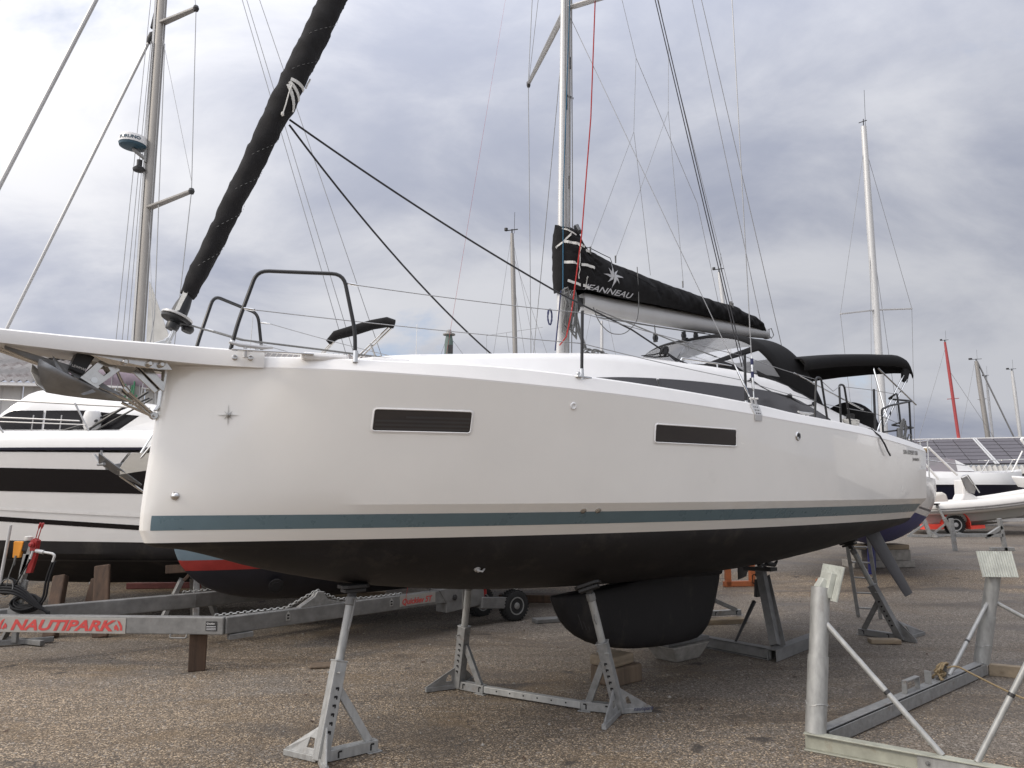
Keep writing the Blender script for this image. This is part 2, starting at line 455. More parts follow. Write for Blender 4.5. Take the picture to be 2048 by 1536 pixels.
class MB:
    def __init__(self):
        self.v = []
        self.f = []

    def add(self, vs, fs):
        o = len(self.v)
        self.v += [Vector(q) for q in vs]
        self.f += [tuple(i + o for i in f) for f in fs]
        return self

    def box(self, c, s, rot=None):
        hx, hy, hz = s[0] / 2, s[1] / 2, s[2] / 2
        vs = [Vector((x, y, z)) for z in (-hz, hz) for y in (-hy, hy) for x in (-hx, hx)]
        if rot is not None:
            vs = [rot @ q for q in vs]
        c = Vector(c)
        return self.add([q + c for q in vs], [(0, 2, 3, 1), (4, 5, 7, 6), (0, 1, 5, 4), (2, 6, 7, 3), (0, 4, 6, 2), (1, 3, 7, 5)])

    def bar(self, p0, p1, w, h, up=(0, 0, 1), w1=None, h1=None):
        p0, p1 = Vector(p0), Vector(p1)
        d = (p1 - p0).normalized()
        up = Vector(up)
        if abs(d.dot(up)) > 0.97:
            up = Vector((1, 0, 0)) if abs(d.x) < 0.9 else Vector((0, 1, 0))
        s = d.cross(up).normalized()
        u = s.cross(d).normalized()
        vs = []
        for p, ww, hh in ((p0, w, h), (p1, w1 or w, h1 or h)):
            for a, b in ((-1, -1), (1, -1), (1, 1), (-1, 1)):
                vs.append(p + s * a * ww / 2 + u * b * hh / 2)
        return self.add(vs, [(0, 1, 2, 3), (7, 6, 5, 4), (0, 4, 5, 1), (1, 5, 6, 2), (2, 6, 7, 3), (3, 7, 4, 0)])

    def tube(self, pts, r, seg=8, cap=True, sq=1.0):
        pts = [Vector(p) for p in pts]
        n = len(pts)
        rs = r if hasattr(r, '__len__') else [r] * n
        tans = []
        for i in range(n):
            a = pts[max(0, i - 1)]
            b = pts[min(n - 1, i + 1)]
            t = (b - a)
            tans.append(t.normalized() if t.length > 1e-9 else Vector((0, 0, 1)))
        t0 = tans[0]
        ref = Vector((0, 0, 1)) if abs(t0.z) < 0.9 else Vector((1, 0, 0))
        u = t0.cross(ref).normalized()
        vs = []
        for i in range(n):
            t = tans[i]
            u = (u - t * u.dot(t))
            u = u.normalized() if u.length > 1e-6 else t.orthogonal().normalized()
            v = t.cross(u)
            for k in range(seg):
                a = 2 * PI * k / seg
                vs.append(pts[i] + (u * math.cos(a) + v * math.sin(a) * sq) * rs[i])
        fs = []
        for i in range(n - 1):
            for k in range(seg):
                k2 = (k + 1) % seg
                fs.append((i * seg + k, i * seg + k2, (i + 1) * seg + k2, (i + 1) * seg + k))
        if cap:
            fs.append(tuple(reversed(range(seg))))
            fs.append(tuple((n - 1) * seg + k for k in range(seg)))
        return self.add(vs, fs)

    def cyl(self, p0, p1, r0, r1=None, seg=14):
        return self.tube([p0, p1], [r0, r1 if r1 is not None else r0], seg)

    def disc_stack(self, c, axis, prof, seg=18):
        axis = Vector(axis).normalized()
        u = axis.orthogonal().normalized()
        v = axis.cross(u)
        c = Vector(c)
        vs = []
        for (rr, h) in prof:
            for k in range(seg):
                a = 2 * PI * k / seg
                vs.append(c + axis * h + (u * math.cos(a) + v * math.sin(a)) * rr)
        fs = []
        n = len(prof)
        for i in range(n - 1):
            for k in range(seg):
                k2 = (k + 1) % seg
                fs.append((i * seg + k, i * seg + k2, (i + 1) * seg + k2, (i + 1) * seg + k))
        fs.append(tuple(reversed(range(seg))))
        fs.append(tuple((n - 1) * seg + k for k in range(seg)))
        return self.add(vs, fs)

    def prism(self, poly, off):
        """poly: list of 3-D points (planar); off: extrusion vector"""
        poly = [Vector(p) for p in poly]
        off = Vector(off)
        n = len(poly)
        vs = poly + [p + off for p in poly]
        fs = [tuple(reversed(range(n))), tuple(range(n, 2 * n))]
        for i in range(n):
            j = (i + 1) % n
            fs.append((i, j, n + j, n + i))
        return self.add(vs, fs)

    def ringplate(self, poly, inner, off):
        """a plate with a hole: two loops of the same count, extruded"""
        poly = [Vector(p) for p in poly]
        inner = [Vector(p) for p in inner]
        off = Vector(off)
        n = len(poly)
        vs = poly + inner + [p + off for p in poly] + [p + off for p in inner]
        fs = []
        for i in range(n):
            j = (i + 1) % n
            fs += [(i, n + i, n + j, j), (2 * n + i, 2 * n + j, 3 * n + j, 3 * n + i), (i, j, 2 * n + j, 2 * n + i), (n + i, 3 * n + i, 3 * n + j, n + j)]
        return self.add(vs, fs)

    def grid(self, rows, close=False, flip=False, keep=None):
        nr, nc = len(rows), len(rows[0])
        vs = [q for r in rows for q in r]
        fs = []
        for i in range(nr - 1):
            for k in range(nc if close else nc - 1):
                k2 = (k + 1) % nc
                f = (i * nc + k, i * nc + k2, (i + 1) * nc + k2, (i + 1) * nc + k)
                if keep and not keep(i, k):
                    continue
                fs.append(tuple(reversed(f)) if flip else f)
        return self.add(vs, fs)

    def fan(self, pts):
        return self.add(pts, [tuple(range(len(pts)))])

    def build(self, name, material, parent=None, smooth=False, world=True, bevel=0.0, angle=35, solid=0.0, loose=False, split=False, stuff=False):
        if split:
            return self.build_split(name, material, parent, smooth=smooth, world=world, bevel=bevel, angle=angle, solid=solid, loose=loose)
        me = bpy.data.meshes.new(name)
        inv = XF[parent.name].inverted() if (parent is not None and world and parent.name in XF) else None
        vs = [tuple(inv @ q) if inv is not None else tuple(q) for q in self.v]
        me.from_pydata(vs, [], self.f)
        me.validate()
        bm = bmesh.new()
        bm.from_mesh(me)
        bmesh.ops.remove_doubles(bm, verts=bm.verts, dist=0.00002)
        if not loose:
            bmesh.ops.recalc_face_normals(bm, faces=bm.faces)
        bm.to_mesh(me)
        bm.free()
        if smooth:
            me.polygons.foreach_set('use_smooth', [True] * len(me.polygons))
            me.set_sharp_from_angle(angle=R(angle))
        me.materials.append(M[material] if isinstance(material, str) else material)
        o = bpy.data.objects.new(name, me)
        COL.objects.link(o)
        if parent is not None:
            o.parent = parent
            if parent.name in XF:
                XF[o.name] = XF[parent.name]
        if bevel:
            b = o.modifiers.new('bevel', 'BEVEL')
            b.width = bevel
            b.segments = 2
            b.limit_method = 'ANGLE'
            b.angle_limit = R(40)
        if solid:
            s = o.modifiers.new('thickness', 'SOLIDIFY')
            s.thickness = solid
            s.offset = 0
        if stuff:
            o['kind'] = 'stuff'
        return o

    def build_split(self, name, material, parent, **k):
        """every loose piece becomes an object of its own"""
        par = list(range(len(self.v)))

        def root(i):
            while par[i] != i:
                par[i] = par[par[i]]
                i = par[i]
            return i
        for f in self.f:
            for q in f[1:]:
                par[root(q)] = root(f[0])
        # vertices that coincide belong together
        seen = {}
        for i, q in enumerate(self.v):
            key = (round(q.x, 4), round(q.y, 4), round(q.z, 4))
            if key in seen:
                par[root(i)] = root(seen[key])
            else:
                seen[key] = i
        groups = {}
        for f in self.f:
            groups.setdefault(root(f[0]), []).append(f)
        out = []
        for fs in groups.values():
            m = MB()
            idx = {}
            for f in fs:
                for q in f:
                    if q not in idx:
                        idx[q] = len(m.v)
                        m.v.append(self.v[q])
            m.f = [tuple(idx[q] for q in f) for f in fs]
            out.append(m.build(name, material, parent, **k))
        return out[0]


def thing(name, label, cat, loc=(0, 0, 0), rotz=0.0, group=None):
    o = bpy.data.objects.new(name, None)
    o.empty_display_size = 0.2
    COL.objects.link(o)
    o.location = loc
    o.rotation_euler = (0, 0, rotz)
    o['label'] = label
    o['category'] = cat
    if group:
        o['group'] = group
    XF[o.name] = Matrix.Translation(Vector(loc)) @ Matrix.Rotation(rotz, 4, 'Z')
    return o


def tag(o, label, cat, group=None):
    o['label'] = label
    o['category'] = cat
    if group:
        o['group'] = group
    return o


def structure(o):
    o['kind'] = 'structure'
    return o


def text_part(name, s, size, mtx, material, parent, extrude=0.002, shear=0.0, bold=0.0, sx=1.0, align='LEFT', warp=None, world=False):
    cu = bpy.data.curves.new(name, 'FONT')
    cu.body = s
    cu.size = size
    cu.extrude = extrude
    cu.shear = shear
    cu.offset = bold
    cu.align_x = align
    cu.resolution_u = 3
    tmp = bpy.data.objects.new(name, cu)
    COL.objects.link(tmp)
    dg = bpy.context.evaluated_depsgraph_get()
    dg.update()
    me = bpy.data.meshes.new_from_object(tmp.evaluated_get(dg))
    bpy.data.objects.remove(tmp)
    bpy.data.curves.remove(cu)
    if world and parent is not None and parent.name in XF:
        mtx = XF[parent.name].inverted() @ mtx
    for v in me.vertices:
        c = Vector((v.co.x * sx, v.co.y, v.co.z))
        if warp:
            c = warp(c)
        v.co = mtx @ c
    me.materials.clear()
    me.materials.append(M[material])
    o = bpy.data.objects.new(name, me)
    me.name = name
    COL.objects.link(o)
    o.parent = parent
    if parent is not None and parent.name in XF:
        XF[o.name] = XF[parent.name]
    return o


def frame_mtx(origin, xaxis, yaxis):
    x = Vector(xaxis).normalized()
    y = Vector(yaxis)
    y = (y - x * y.dot(x)).normalized()
    z = x.cross(y)
    m = Matrix((x, y, z)).transposed().to_4x4()
    m.translation = Vector(origin)
    return m


def lerp(a, b, t):
    return a + (b - a) * t


def tabf(tab):
    """smooth (Catmull-Rom) lookup through a table of (x, y)"""
    xs = [p[0] for p in tab]
    ys = [p[1] for p in tab]
    n = len(xs)
    ms = []
    for i in range(n):
        if i == 0:
            ms.append((ys[1] - ys[0]) / (xs[1] - xs[0]))
        elif i == n - 1:
            ms.append((ys[-1] - ys[-2]) / (xs[-1] - xs[-2]))
        else:
            d0 = (ys[i] - ys[i - 1]) / (xs[i] - xs[i - 1])
            d1 = (ys[i + 1] - ys[i]) / (xs[i + 1] - xs[i])
            ms.append(0 if d0 * d1 <= 0 else 2 * d0 * d1 / (d0 + d1))

    def f(x):
        if x <= xs[0]:
            return ys[0]
        if x >= xs[-1]:
            return ys[-1]
        for i in range(n - 1):
            if x <= xs[i + 1]:
                break
        h = xs[i + 1] - xs[i]
        t = (x - xs[i]) / h
        return ((2 * t ** 3 - 3 * t ** 2 + 1) * ys[i] + (t ** 3 - 2 * t ** 2 + t) * h * ms[i]
                + (-2 * t ** 3 + 3 * t ** 2) * ys[i + 1] + (t ** 3 - t ** 2) * h * ms[i + 1])
    return f


def arc_pts(pts, radius=0.05, n=5):
    """polyline with rounded corners"""
    pts = [Vector(p) for p in pts]
    out = [pts[0]]
    for i in range(1, len(pts) - 1):
        a, b, c = pts[i - 1], pts[i], pts[i + 1]
        d0, d1 = (a - b), (c - b)
        r = min(radius, d0.length * 0.45, d1.length * 0.45)
        p0, p1 = b + d0.normalized() * r, b + d1.normalized() * r
        for k in range(n + 1):
            t = k / n
            out.append(p0 * (1 - t) ** 2 + b * 2 * t * (1 - t) + p1 * t ** 2)
    out.append(pts[-1])
    return out


def sag_pts(a, b, sag, n=10):
    a, b = Vector(a), Vector(b)
    return [a.lerp(b, i / n) - Vector((0, 0, sag * 4 * (i / n) * (1 - i / n))) for i in range(n + 1)]


def coil_pts(c, rx, rz, turns, axis_u, axis_v, jitter=0.02, n=14):
    c = Vector(c)
    u, v = Vector(axis_u), Vector(axis_v)
    wv = u.cross(v).normalized()
    pts = []
    for i in range(int(turns * n)):
        a = 2 * PI * i / n
        j = 1 + random.uniform(-jitter, jitter) * 4
        pts.append(c + u * rx * math.cos(a) * j + v * rz * math.sin(a) * j + wv * random.uniform(-jitter, jitter))
    return pts


def zg(y):
    """the yard climbs gently beyond the yacht"""
    if y < 11.5:
        return 0.0
    if y < 13.5:
        return 0.02 * (y - 11.5) ** 2 / 2.0
    if y < 31:
        return 0.04 + 0.0377 * (y - 13.5) * 1.0
    return 0.70


# ------------------------------------------------------------------ the ground
ys = [-30, -12, -4, 0, 3, 5, 7, 9, 11.5, 12, 12.5, 13, 13.5] + [14 + i for i in range(18)] + [32, 36, 42, 50, 70, 110, 200, 400, 900]
xs = [-900, -300, -120, -60, -30, -15, -8, -4, 0, 4, 8, 15, 30, 60, 120, 300, 900]
gm = MB()
gm.grid([[(x, y, zg(y)) for x in xs] for y in ys])
ground = structure(gm.build('ground', 'tarmac', smooth=True))
# ================================================================== the yacht
PHI = R(40)
BOAT = thing('sailing_yacht', 'large white sailing yacht with blue-grey stripe and black covers, propped in the middle', 'sailing yacht', (-2.71, 5.78, 0), PHI)
XFB = XF[BOAT.name]


def B(s, t, z):
    """yacht coordinates: s aft of the stem, t to port, z above the ground"""
    return Vector((s, -t, z))


def BW(s, t, z):
    return XFB @ B(s, t, z)


def bpart(mb, name, material, parent=BOAT, **k):
    return mb.build(name, material, parent, world=False, **k)


f_bh = tabf([(0, 0), (.012, .05), (.05, .11), (.15, .215), (.3, .35), (.5, .525), (.75, .72), (1.1, .935), (1.5, 1.12), (2, 1.32), (3, 1.575), (4, 1.73), (5, 1.82), (6, 1.87), (7, 1.88), (8, 1.85), (9, 1.77), (10, 1.66), (10.3, 1.6)])
f_bc = tabf([(0, 0), (.012, .045), (.05, .09), (.15, .155), (.3, .245), (.5, .36), (.75, .495), (1.1, .68), (1.5, .875), (2, 1.09), (3, 1.42), (4, 1.635), (5, 1.76), (6, 1.83), (7, 1.845), (8, 1.82), (9, 1.74), (10, 1.62), (10.3, 1.57)])
f_bw = tabf([(0, 0), (.012, .035), (.05, .07), (.15, .115), (.3, .175), (.5, .265), (.75, .37), (1.1, .52), (1.5, .69), (2, .88), (3, 1.19), (4, 1.42), (5, 1.57), (6, 1.65), (7, 1.665), (8, 1.625), (9, 1.52), (10, 1.38), (10.3, 1.33)])
f_zk = tabf([(0, 1.745), (.3, 1.665), (.6, 1.575), (1, 1.475), (1.5, 1.375), (2, 1.30), (3, 1.195), (4, 1.135), (5, 1.105), (6, 1.10), (7, 1.12), (8, 1.19), (9, 1.31), (10, 1.47), (10.3, 1.52)])
f_zs = tabf([(0, 3.11), (.5, 3.10), (1.1, 3.09), (1.7, 3.075), (2.5, 3.05), (3.3, 3.025), (4, 3.0), (5.2, 2.95), (6, 2.91), (7.3, 2.865), (8.5, 2.81), (10, 2.72), (10.3, 2.70)])
f_dz = tabf([(0, .10), (1.2, .11), (2.5, .15), (5.3, .14), (6.2, .12), (10.3, .105)])
f_stem = tabf([(1.72, .12), (1.75, .0), (1.78, -.065), (1.82, -.095), (1.9, -.108), (2.1, -.10), (2.5, -.066), (2.9, -.022), (3.12, 0.0), (3.4, .02)])
Z_KN, Z_WL = 2.062, 1.782


def hull_half(u, z):
    zs = f_zs(u)
    if z >= Z_KN:
        k = (z - Z_KN) / (zs - Z_KN)
        return lerp(f_bc(u), f_bh(u), k ** 0.9)
    if z >= Z_WL:
        k = (z - Z_WL) / (Z_KN - Z_WL)
        return lerp(f_bw(u), f_bc(u), k)
    zk = f_zk(u)
    if z <= zk:
        return 0.0
    q = (Z_WL - z) / (Z_WL - zk)
    return f_bw(u) * max(0.0, 1 - q ** 1.75) ** 0.72


def hull_pt(u, z, side=1, off=0.0):
    k = max(0.0, 1 - u / 3.0)
    return B(u + f_stem(z) * k, side * (hull_half(u, z) + off), z)


def u_of(s, z):
    u = s
    for _ in range(6):
        u = s - f_stem(z) * max(0.0, 1 - u / 3.0)
    return u


US = [0, .006, .014, .028, .05, .08, .12, .17, .23, .3, .38, .47, .58, .7, .85, 1.0, 1.2, 1.4, 1.65, 1.9, 2.2, 2.5, 2.85, 3.2, 3.6, 4, 4.4, 4.8, 5.2, 5.6, 6, 6.4, 6.8, 7.2, 7.6, 8, 8.4, 8.8, 9.2, 9.6, 10.0]


def transom_z(u, z):
    return u


def hull_rows(levels):
    """levels: list of functions u -> z, top first; both sides in one sheet"""
    rows = []
    for u in US:
        zs_ = [f(u) for f in levels]
        rows.append([hull_pt(u, z, 1) for z in zs_] + [hull_pt(u, z, -1) for z in reversed(zs_)])
    return rows


# topsides: sheer down to the paint line, in two runs so that the knuckle stays crisp
top_levels = [lambda u, k=k: lerp(f_zs(u), Z_KN, k / 8) for k in range(9)]
low_levels = [lambda u, k=k: lerp(Z_KN, Z_WL, k / 3) for k in range(4)]


def side_sheet(levels, name, material, both=True, **kw):
    mb = MB()
    for sd in (1, -1):
        mb.grid([[hull_pt(u, f(u), sd) for f in levels] for u in US], flip=(sd < 0))
    return bpart(mb, name, material, smooth=True, **kw)


mb = MB()
for sd in (1, -1):
    mb.grid([[hull_pt(u, f(u), sd) for f in top_levels + low_levels[1:]] for u in US], flip=(sd < 0))
# transom
tr = [hull_pt(10.0, f(10.0), 1) for f in top_levels + low_levels[1:]]
tl = [hull_pt(10.0, f(10.0), -1) for f in top_levels + low_levels[1:]]
mb.grid([tr, tl])
hull = bpart(mb, 'hull', 'gelcoat', smooth=True, angle=14)
# bottom paint
mb = MB()
bl = [0, .03, .08, .15, .24, .34, .45, .56, .67, .78, .88, .95, .985, 1.0]
rows = []
for u in US:
    zk = f_zk(u)
    r = [hull_pt(u, lerp(Z_WL, zk, k), 1) for k in bl]
    l = [hull_pt(u, lerp(Z_WL, zk, k), -1) for k in reversed(bl[:-1])]
    rows.append(r + l)
mb.grid(rows)
mb.fan([q for q in rows[-1]])
bottom = bpart(mb, 'hull_bottom', 'antifouling', smooth=True, angle=50)
# waterline stripe, a film on the gelcoat
mb = MB()
for sd in (1, -1):
    us = [0.055 + (9.92 - 0.055) * (i / 70) ** 1.5 for i in range(71)]
    mb.grid([[hull_pt(u, z, sd, 0.0025) for z in (1.985, 1.95, 1.91, 1.875)] for u in us], flip=(sd < 0))
bpart(mb, 'waterline_stripe', 'stripe_blue', smooth=True)
# gunwale: the chamfer between topsides and deck
mb = MB()


def gun_pt(u, k, sd):
    z0 = f_zs(u)
    b = f_bh(u)
    inn = min(0.062, b * 0.5)
    k_ = max(0.0, 1 - u / 3.0)
    tab = [(0.0, 0.0), (0.004, 0.012), (inn * 0.72, f_dz(u) * 0.90), (inn, f_dz(u)), (inn + 0.05, f_dz(u) - 0.004), (inn + .06, f_dz(u) - .03)]
    dt, dz = tab[k]
    return B(u + f_stem(z0) * k_ + (0.5 * dt if u < .3 else 0), sd * max(0, b + (0.006 if k == 1 else 0.0) - dt), z0 + dz)


for sd in (1, -1):
    mb.grid([[gun_pt(u, k, sd) for k in range(6)] for u in US], flip=(sd < 0))
mb.grid([[gun_pt(10.0, k, 1) for k in range(6)], [gun_pt(10.0, k, -1) for k in range(6)]])
bpart(mb, 'gunwale', 'gelcoat_deck', smooth=True, angle=25)


def deck_z(s):
    return f_zs(s) + f_dz(s) - 0.03


mb = MB()
rows = []
for u in US:
    hb = max(0.0, f_bh(u) - min(0.062, f_bh(u) * .5) - .05)
    rows.append([B(u + (0.03 if u < .3 else 0), hb * q, deck_z(u) + 0.045 * min(1, u) * (1 - q * q)) for q in [1, .8, .6, .4, .2, 0, -.2, -.4, -.6, -.8, -1]])
mb.grid(rows)
bpart(mb, 'deck', 'gelcoat_deck', smooth=True)

# ---- coachroof
f_rz = tabf([(1.25, 3.20), (1.6, 3.30), (2.1, 3.385), (2.7, 3.45), (3.3, 3.515), (4.1, 3.585), (5, 3.605), (6.0, 3.615), (6.7, 3.60), (7.2, 3.54), (7.8, 3.385), (8.4, 3.25), (9.0, 3.14), (9.6, 3.04)])
f_rw = tabf([(1.25, .28), (1.6, .42), (2.1, .58), (2.7, .72), (3.3, .83), (4.1, .95), (5, 1.02), (6, 1.07), (7.2, 1.12), (8.4, 1.17), (9.6, 1.2)])


def roof_sec(s):
    zb = deck_z(s) - 0.02
    zt = max(f_rz(s), zb + 0.02)
    wd = f_rw(s)
    base = wd + 0.16 + 0.04 * min(1, (zt - zb) / .4)
    return [(base, zb), (wd + .055, lerp(zb, zt, .80)), (wd + .02, lerp(zb, zt, .93)), (wd - .04, zt), (wd * .75, zt + .025), (wd * .4, zt + .055), (0, zt + .065)]


RS = [1.25, 1.4, 1.6, 1.85, 2.1, 2.4, 2.7, 3, 3.3, 3.7, 4.1, 4.5, 5, 5.5, 6, 6.35, 6.7, 6.95, 7.2, 7.5, 7.8, 8.1, 8.4, 8.7, 9.0, 9.3, 9.6]
mb = MB()
rows = []
for s in RS:
    h = roof_sec(s)
    rows.append([B(s, t, z) for t, z in h] + [B(s, -t, z) for t, z in reversed(h[:-1])])
mb.grid(rows)
mb.fan(rows[0])
mb.fan(rows[-1])
roof = bpart(mb, 'coachroof', 'gelcoat_deck', smooth=True, angle=40)


def roof_side(s, v, off=0.0):
    (t0, z0), (t1, z1) = roof_sec(s)[0], roof_sec(s)[1]
    k = v / .80
    return B(s, lerp(t0, t1, k) + off, lerp(z0, z1, k))


# dark saloon window let into the coachroof side, three panes
f_v1 = tabf([(3.75, .40), (4.3, .50), (5.2, .60), (6.3, .66), (7.2, .68), (7.7, .62), (8.0, .50)])
f_v0 = tabf([(3.75, .34), (3.95, .10), (4.5, .08), (7.4, .08), (7.75, .14), (8.0, .42)])
for (sa, sb) in ((3.75, 4.62), (4.66, 6.18), (6.22, 8.0)):
    mb = MB()
    n = 14
    mb.grid([[roof_side(lerp(sa, sb, i / n), lerp(f_v0(lerp(sa, sb, i / n)), f_v1(lerp(sa, sb, i / n)), k / 3), 0.006) for k in range(4)] for i in range(n + 1)])
    bpart(mb, 'saloon_window', 'window_tint', roof, smooth=True)
mb = MB()
for s in (4.64, 6.20):
    mb.bar(roof_side(s, .1, .008), roof_side(s, f_v1(s) - .02, .008), .03, .006, up=(0, 1, 0))
bpart(mb, 'window_joint', 'seam', roof)
# handrail and looped line along the roof
mb = MB()
hp = [B(s, f_rw(s) * 0.86, f_rz(s) + .075) for s in (5.35, 5.6, 6.0, 6.4, 6.62)]
hp = [B(5.3, f_rw(5.3) * .86, f_rz(5.3) + .02)] + hp + [B(6.68, f_rw(6.68) * .86, f_rz(6.68) + .02)]
mb.tube(hp, .011, 8)
mb.cyl(B(6.0, f_rw(6) * .86, f_rz(6) + .01), B(6.0, f_rw(6) * .86, f_rz(6) + .07), .010)
bpart(mb, 'handrail', 'chrome', roof, smooth=True)
mb = MB()
nodes = [B(5.02, .93, 3.70), (B(5.35, 1.02, 3.52)), B(6.38, 1.13, 3.50), B(7.12, 1.20, 3.36), B(7.7, 1.21, 3.30)]
path = sag_pts(nodes[0], nodes[1], .02, 6) + sag_pts(nodes[1], nodes[2], .07, 12)[1:] + sag_pts(nodes[2], nodes[3], .05, 10)[1:] + sag_pts(nodes[3], nodes[4], .06, 10)[1:]
mb.tube([p + Vector((0, -.012, 0)) for p in path], .0095, 6)
for nn in nodes[2:]:
    mb.disc_stack(nn, (0, -1, .3), [(.022, -.02), (.03, 0), (.022, .03)], 8)
bpart(mb, 'deck_line', 'rope_dark', smooth=True)
mb = MB()
mb.tube(coil_pts(B(5.02, .90, 3.72), .07, .055, 2.2, (1, 0, .2), (0, -.5, 1), .01), .009, 6)
mb.tube([B(5.02, .9, 3.72), B(4.9, .85, 3.68), B(4.75, .8, 3.66), B(4.9, .86, 3.65), B(5.1, .9, 3.68)], .009, 6)
mb.tube([B(5.05, .93, 3.70), B(5.2, .98, 3.62), B(5.32, 1.03, 3.55), B(5.3, 1.0, 3.6), B(5.1, .95, 3.66)], .009, 6)
mb.box(B(5.02, .9, 3.735), (.06, .05, .08))
bpart(mb, 'sheet_lead', 'rope_dark', smooth=True)
# foredeck: hatch, mooring cleats, step
for s0, t0 in ((0.46, .56), (6.62, 1.68)):
    mb = MB()
    z0 = deck_z(s0) + .03
    for ds in (-.045, .045):
        mb.cyl(B(s0 + ds, t0, z0 - .03), B(s0 + ds, t0, z0 + .05), .016, .013, 10)
    mb.tube([B(s0 - .17, t0, z0 + .072), B(s0 - .09, t0, z0 + .062), B(s0 + .09, t0, z0 + .062), B(s0 + .17, t0, z0 + .072)], [.009, .016, .016, .009], 8)
    bpart(mb, 'mooring_cleat', 'alu_white', smooth=True)
mb = MB()
mb.bar(B(.3, .60, 3.215), B(.86, .80, 3.215), .05, .012)
bpart(mb, 'toe_strip', 'steel', bevel=.004)
mb = MB()
mb.bar(B(.80, .70, 3.205), B(1.15, .80, 3.205), .16, .06)
mb.bar(B(1.30, .86, 3.205), B(1.62, .96, 3.205), .14, .06)
bpart(mb, 'deck_locker', 'gelcoat_deck', bevel=.025, split=True)

# ---- fittings on the topsides
def hull_patch(s0, s1, z0, z1, rad, off, nrow=10, ncol=14, slope=0.0):
    mb = MB()
    rows = []
    for j in range(nrow + 1):
        # cosine spacing packs rows at the rounded ends
        q = 0.5 - 0.5 * math.cos(PI * j / nrow)
        z = lerp(z0, z1, q)
        d = min(z - z0, z1 - z)
        ins = 0.0
        if d < rad:
            ins = rad - math.sqrt(max(0, rad * rad - (rad - d) ** 2))
        row = []
        for i in range(ncol + 1):
            s = lerp(s0 + ins, s1 - ins, i / ncol)
            zz = z + slope * (s - s0)
            row.append(hull_pt(u_of(s, zz), zz, 1, off))
        rows.append(row)
    mb.grid(rows)
    return mb, rows


def hull_window(s0, s1, z0, z1, blinds):
    mb, rows = hull_patch(s0 - .014, s1 + .014, z0 - .014, z1 + .014, .03, .0025)
    wf = bpart(mb, 'hull_window', 'gelcoat_deck', smooth=True)
    mb, rows = hull_patch(s0, s1, z0, z1, .022, .0045)
    g = bpart(mb, 'pane', 'window_dark' if not blinds else 'window_dark', wf, smooth=True)
    mb = MB()
    loop = rows[0] + [r[-1] for r in rows[1:-1]] + list(reversed(rows[-1])) + [r[0] for r in reversed(rows[1:-1])]
    loop = loop + [loop[0]]
    mb.tube(loop, .0065, 6, cap=False)
    bpart(mb, 'frame', 'gelcoat_deck', wf, smooth=True)
    if blinds:
        for k in range(4):
            zz = z0 + .012 + k * .031
            m2, _ = hull_patch(s0 + .015 + .22 * (k > 2), s1 - .012, zz, zz + .016, .003, .0055, 2)
            bpart(m2, 'blind_slat', 'blind', wf, smooth=True)
    return wf


hull_window(1.30, 2.04, 2.635, 2.81, True)
hull_window(3.86, 4.99, 2.615, 2.785, False)


def hull_frame(s, z, off=0.0):
    u = u_of(s, z)
    p = hull_pt(u, z, 1, off)
    ps = hull_pt(u + .05, z, 1, off) - hull_pt(max(0, u - .05), z, 1, off)
    pz = hull_pt(u, z + .03, 1, off) - hull_pt(u, z - .03, 1, off)
    return frame_mtx(p, ps, pz)


def star_part(mb, m, r_out, r_diag, r_in, h):
    pts = []
    for k in range(16):
        a = PI / 2 - k * PI / 8
        if k % 2:
            rr = r_in
        else:
            rr = r_out if (k // 2) % 2 == 0 else r_diag
        pts.append(m @ Vector((rr * math.cos(a), rr * math.sin(a), 0.002)))
    c = m @ Vector((0, 0, h))
    n = len(mb.v)
    mb.v += pts + [c]
    mb.f += [(n + i, n + (i + 1) % 16, n + 16) for i in range(16)]


mb = MB()
star_part(mb, hull_frame(.37, 2.742), .085, .048, .014, .022)
bpart(mb, 'star_emblem', 'chrome')


def ring_fitting(name, s, z, prof, material, **k):
    m = hull_frame(s, z)
    mb = MB()
    mb.disc_stack(m.translation, m.to_3x3() @ Vector((0, 0, 1)), prof, 20)
    return bpart(mb, name, material, smooth=True, **k)


o = ring_fitting('vent_ring', 2.94, 2.90, [(.033, -.01), (.033, .004), (.028, .010), (.020, .010), (.017, .002), (.001, .001)], 'port_white')
o = ring_fitting('stern_outlet', 6.08, 2.765, [(.05, -.01), (.05, .004), (.042, .014), (.034, .014), (.03, .004), (.001, .003)], 'steel')
mb = MB()
m = hull_frame(6.08, 2.775, .012)
mb.disc_stack(m.translation, m.to_3x3() @ Vector((0, 0, 1)), [(.02, 0), (.02, .01), (.001, .011)], 14)
bpart(mb, 'outlet_flap', 'black_plastic', o, smooth=True)
ring_fitting('bow_outlet', .085, 2.13, [(.032, -.02), (.032, .006), (.028, .012), (.012, .024), (.001, .026)], 'steel')
for s in (3.18, 3.33):
    ring_fitting('drain_outlet', s, 1.995, [(.028, -.01), (.028, .006), (.02, .012), (.001, .013)], 'steel')
# name and letters on the quarter
m = hull_frame(8.98, 2.665, .002)
text_part('hull_name', 'SUN ODYSSEY 380', .085, m, 'grey_plastic', BOAT, .001, sx=.86)
m = hull_frame(9.36, 2.585, .002)
text_part('builder_name', 'JEANNEAU', .06, m, 'grey_plastic', BOAT, .001, sx=1.0)
m = hull_frame(9.75, 2.50, .002)
text_part('hull_mark', 'CE', .055, m, 'port_white', BOAT, .001)

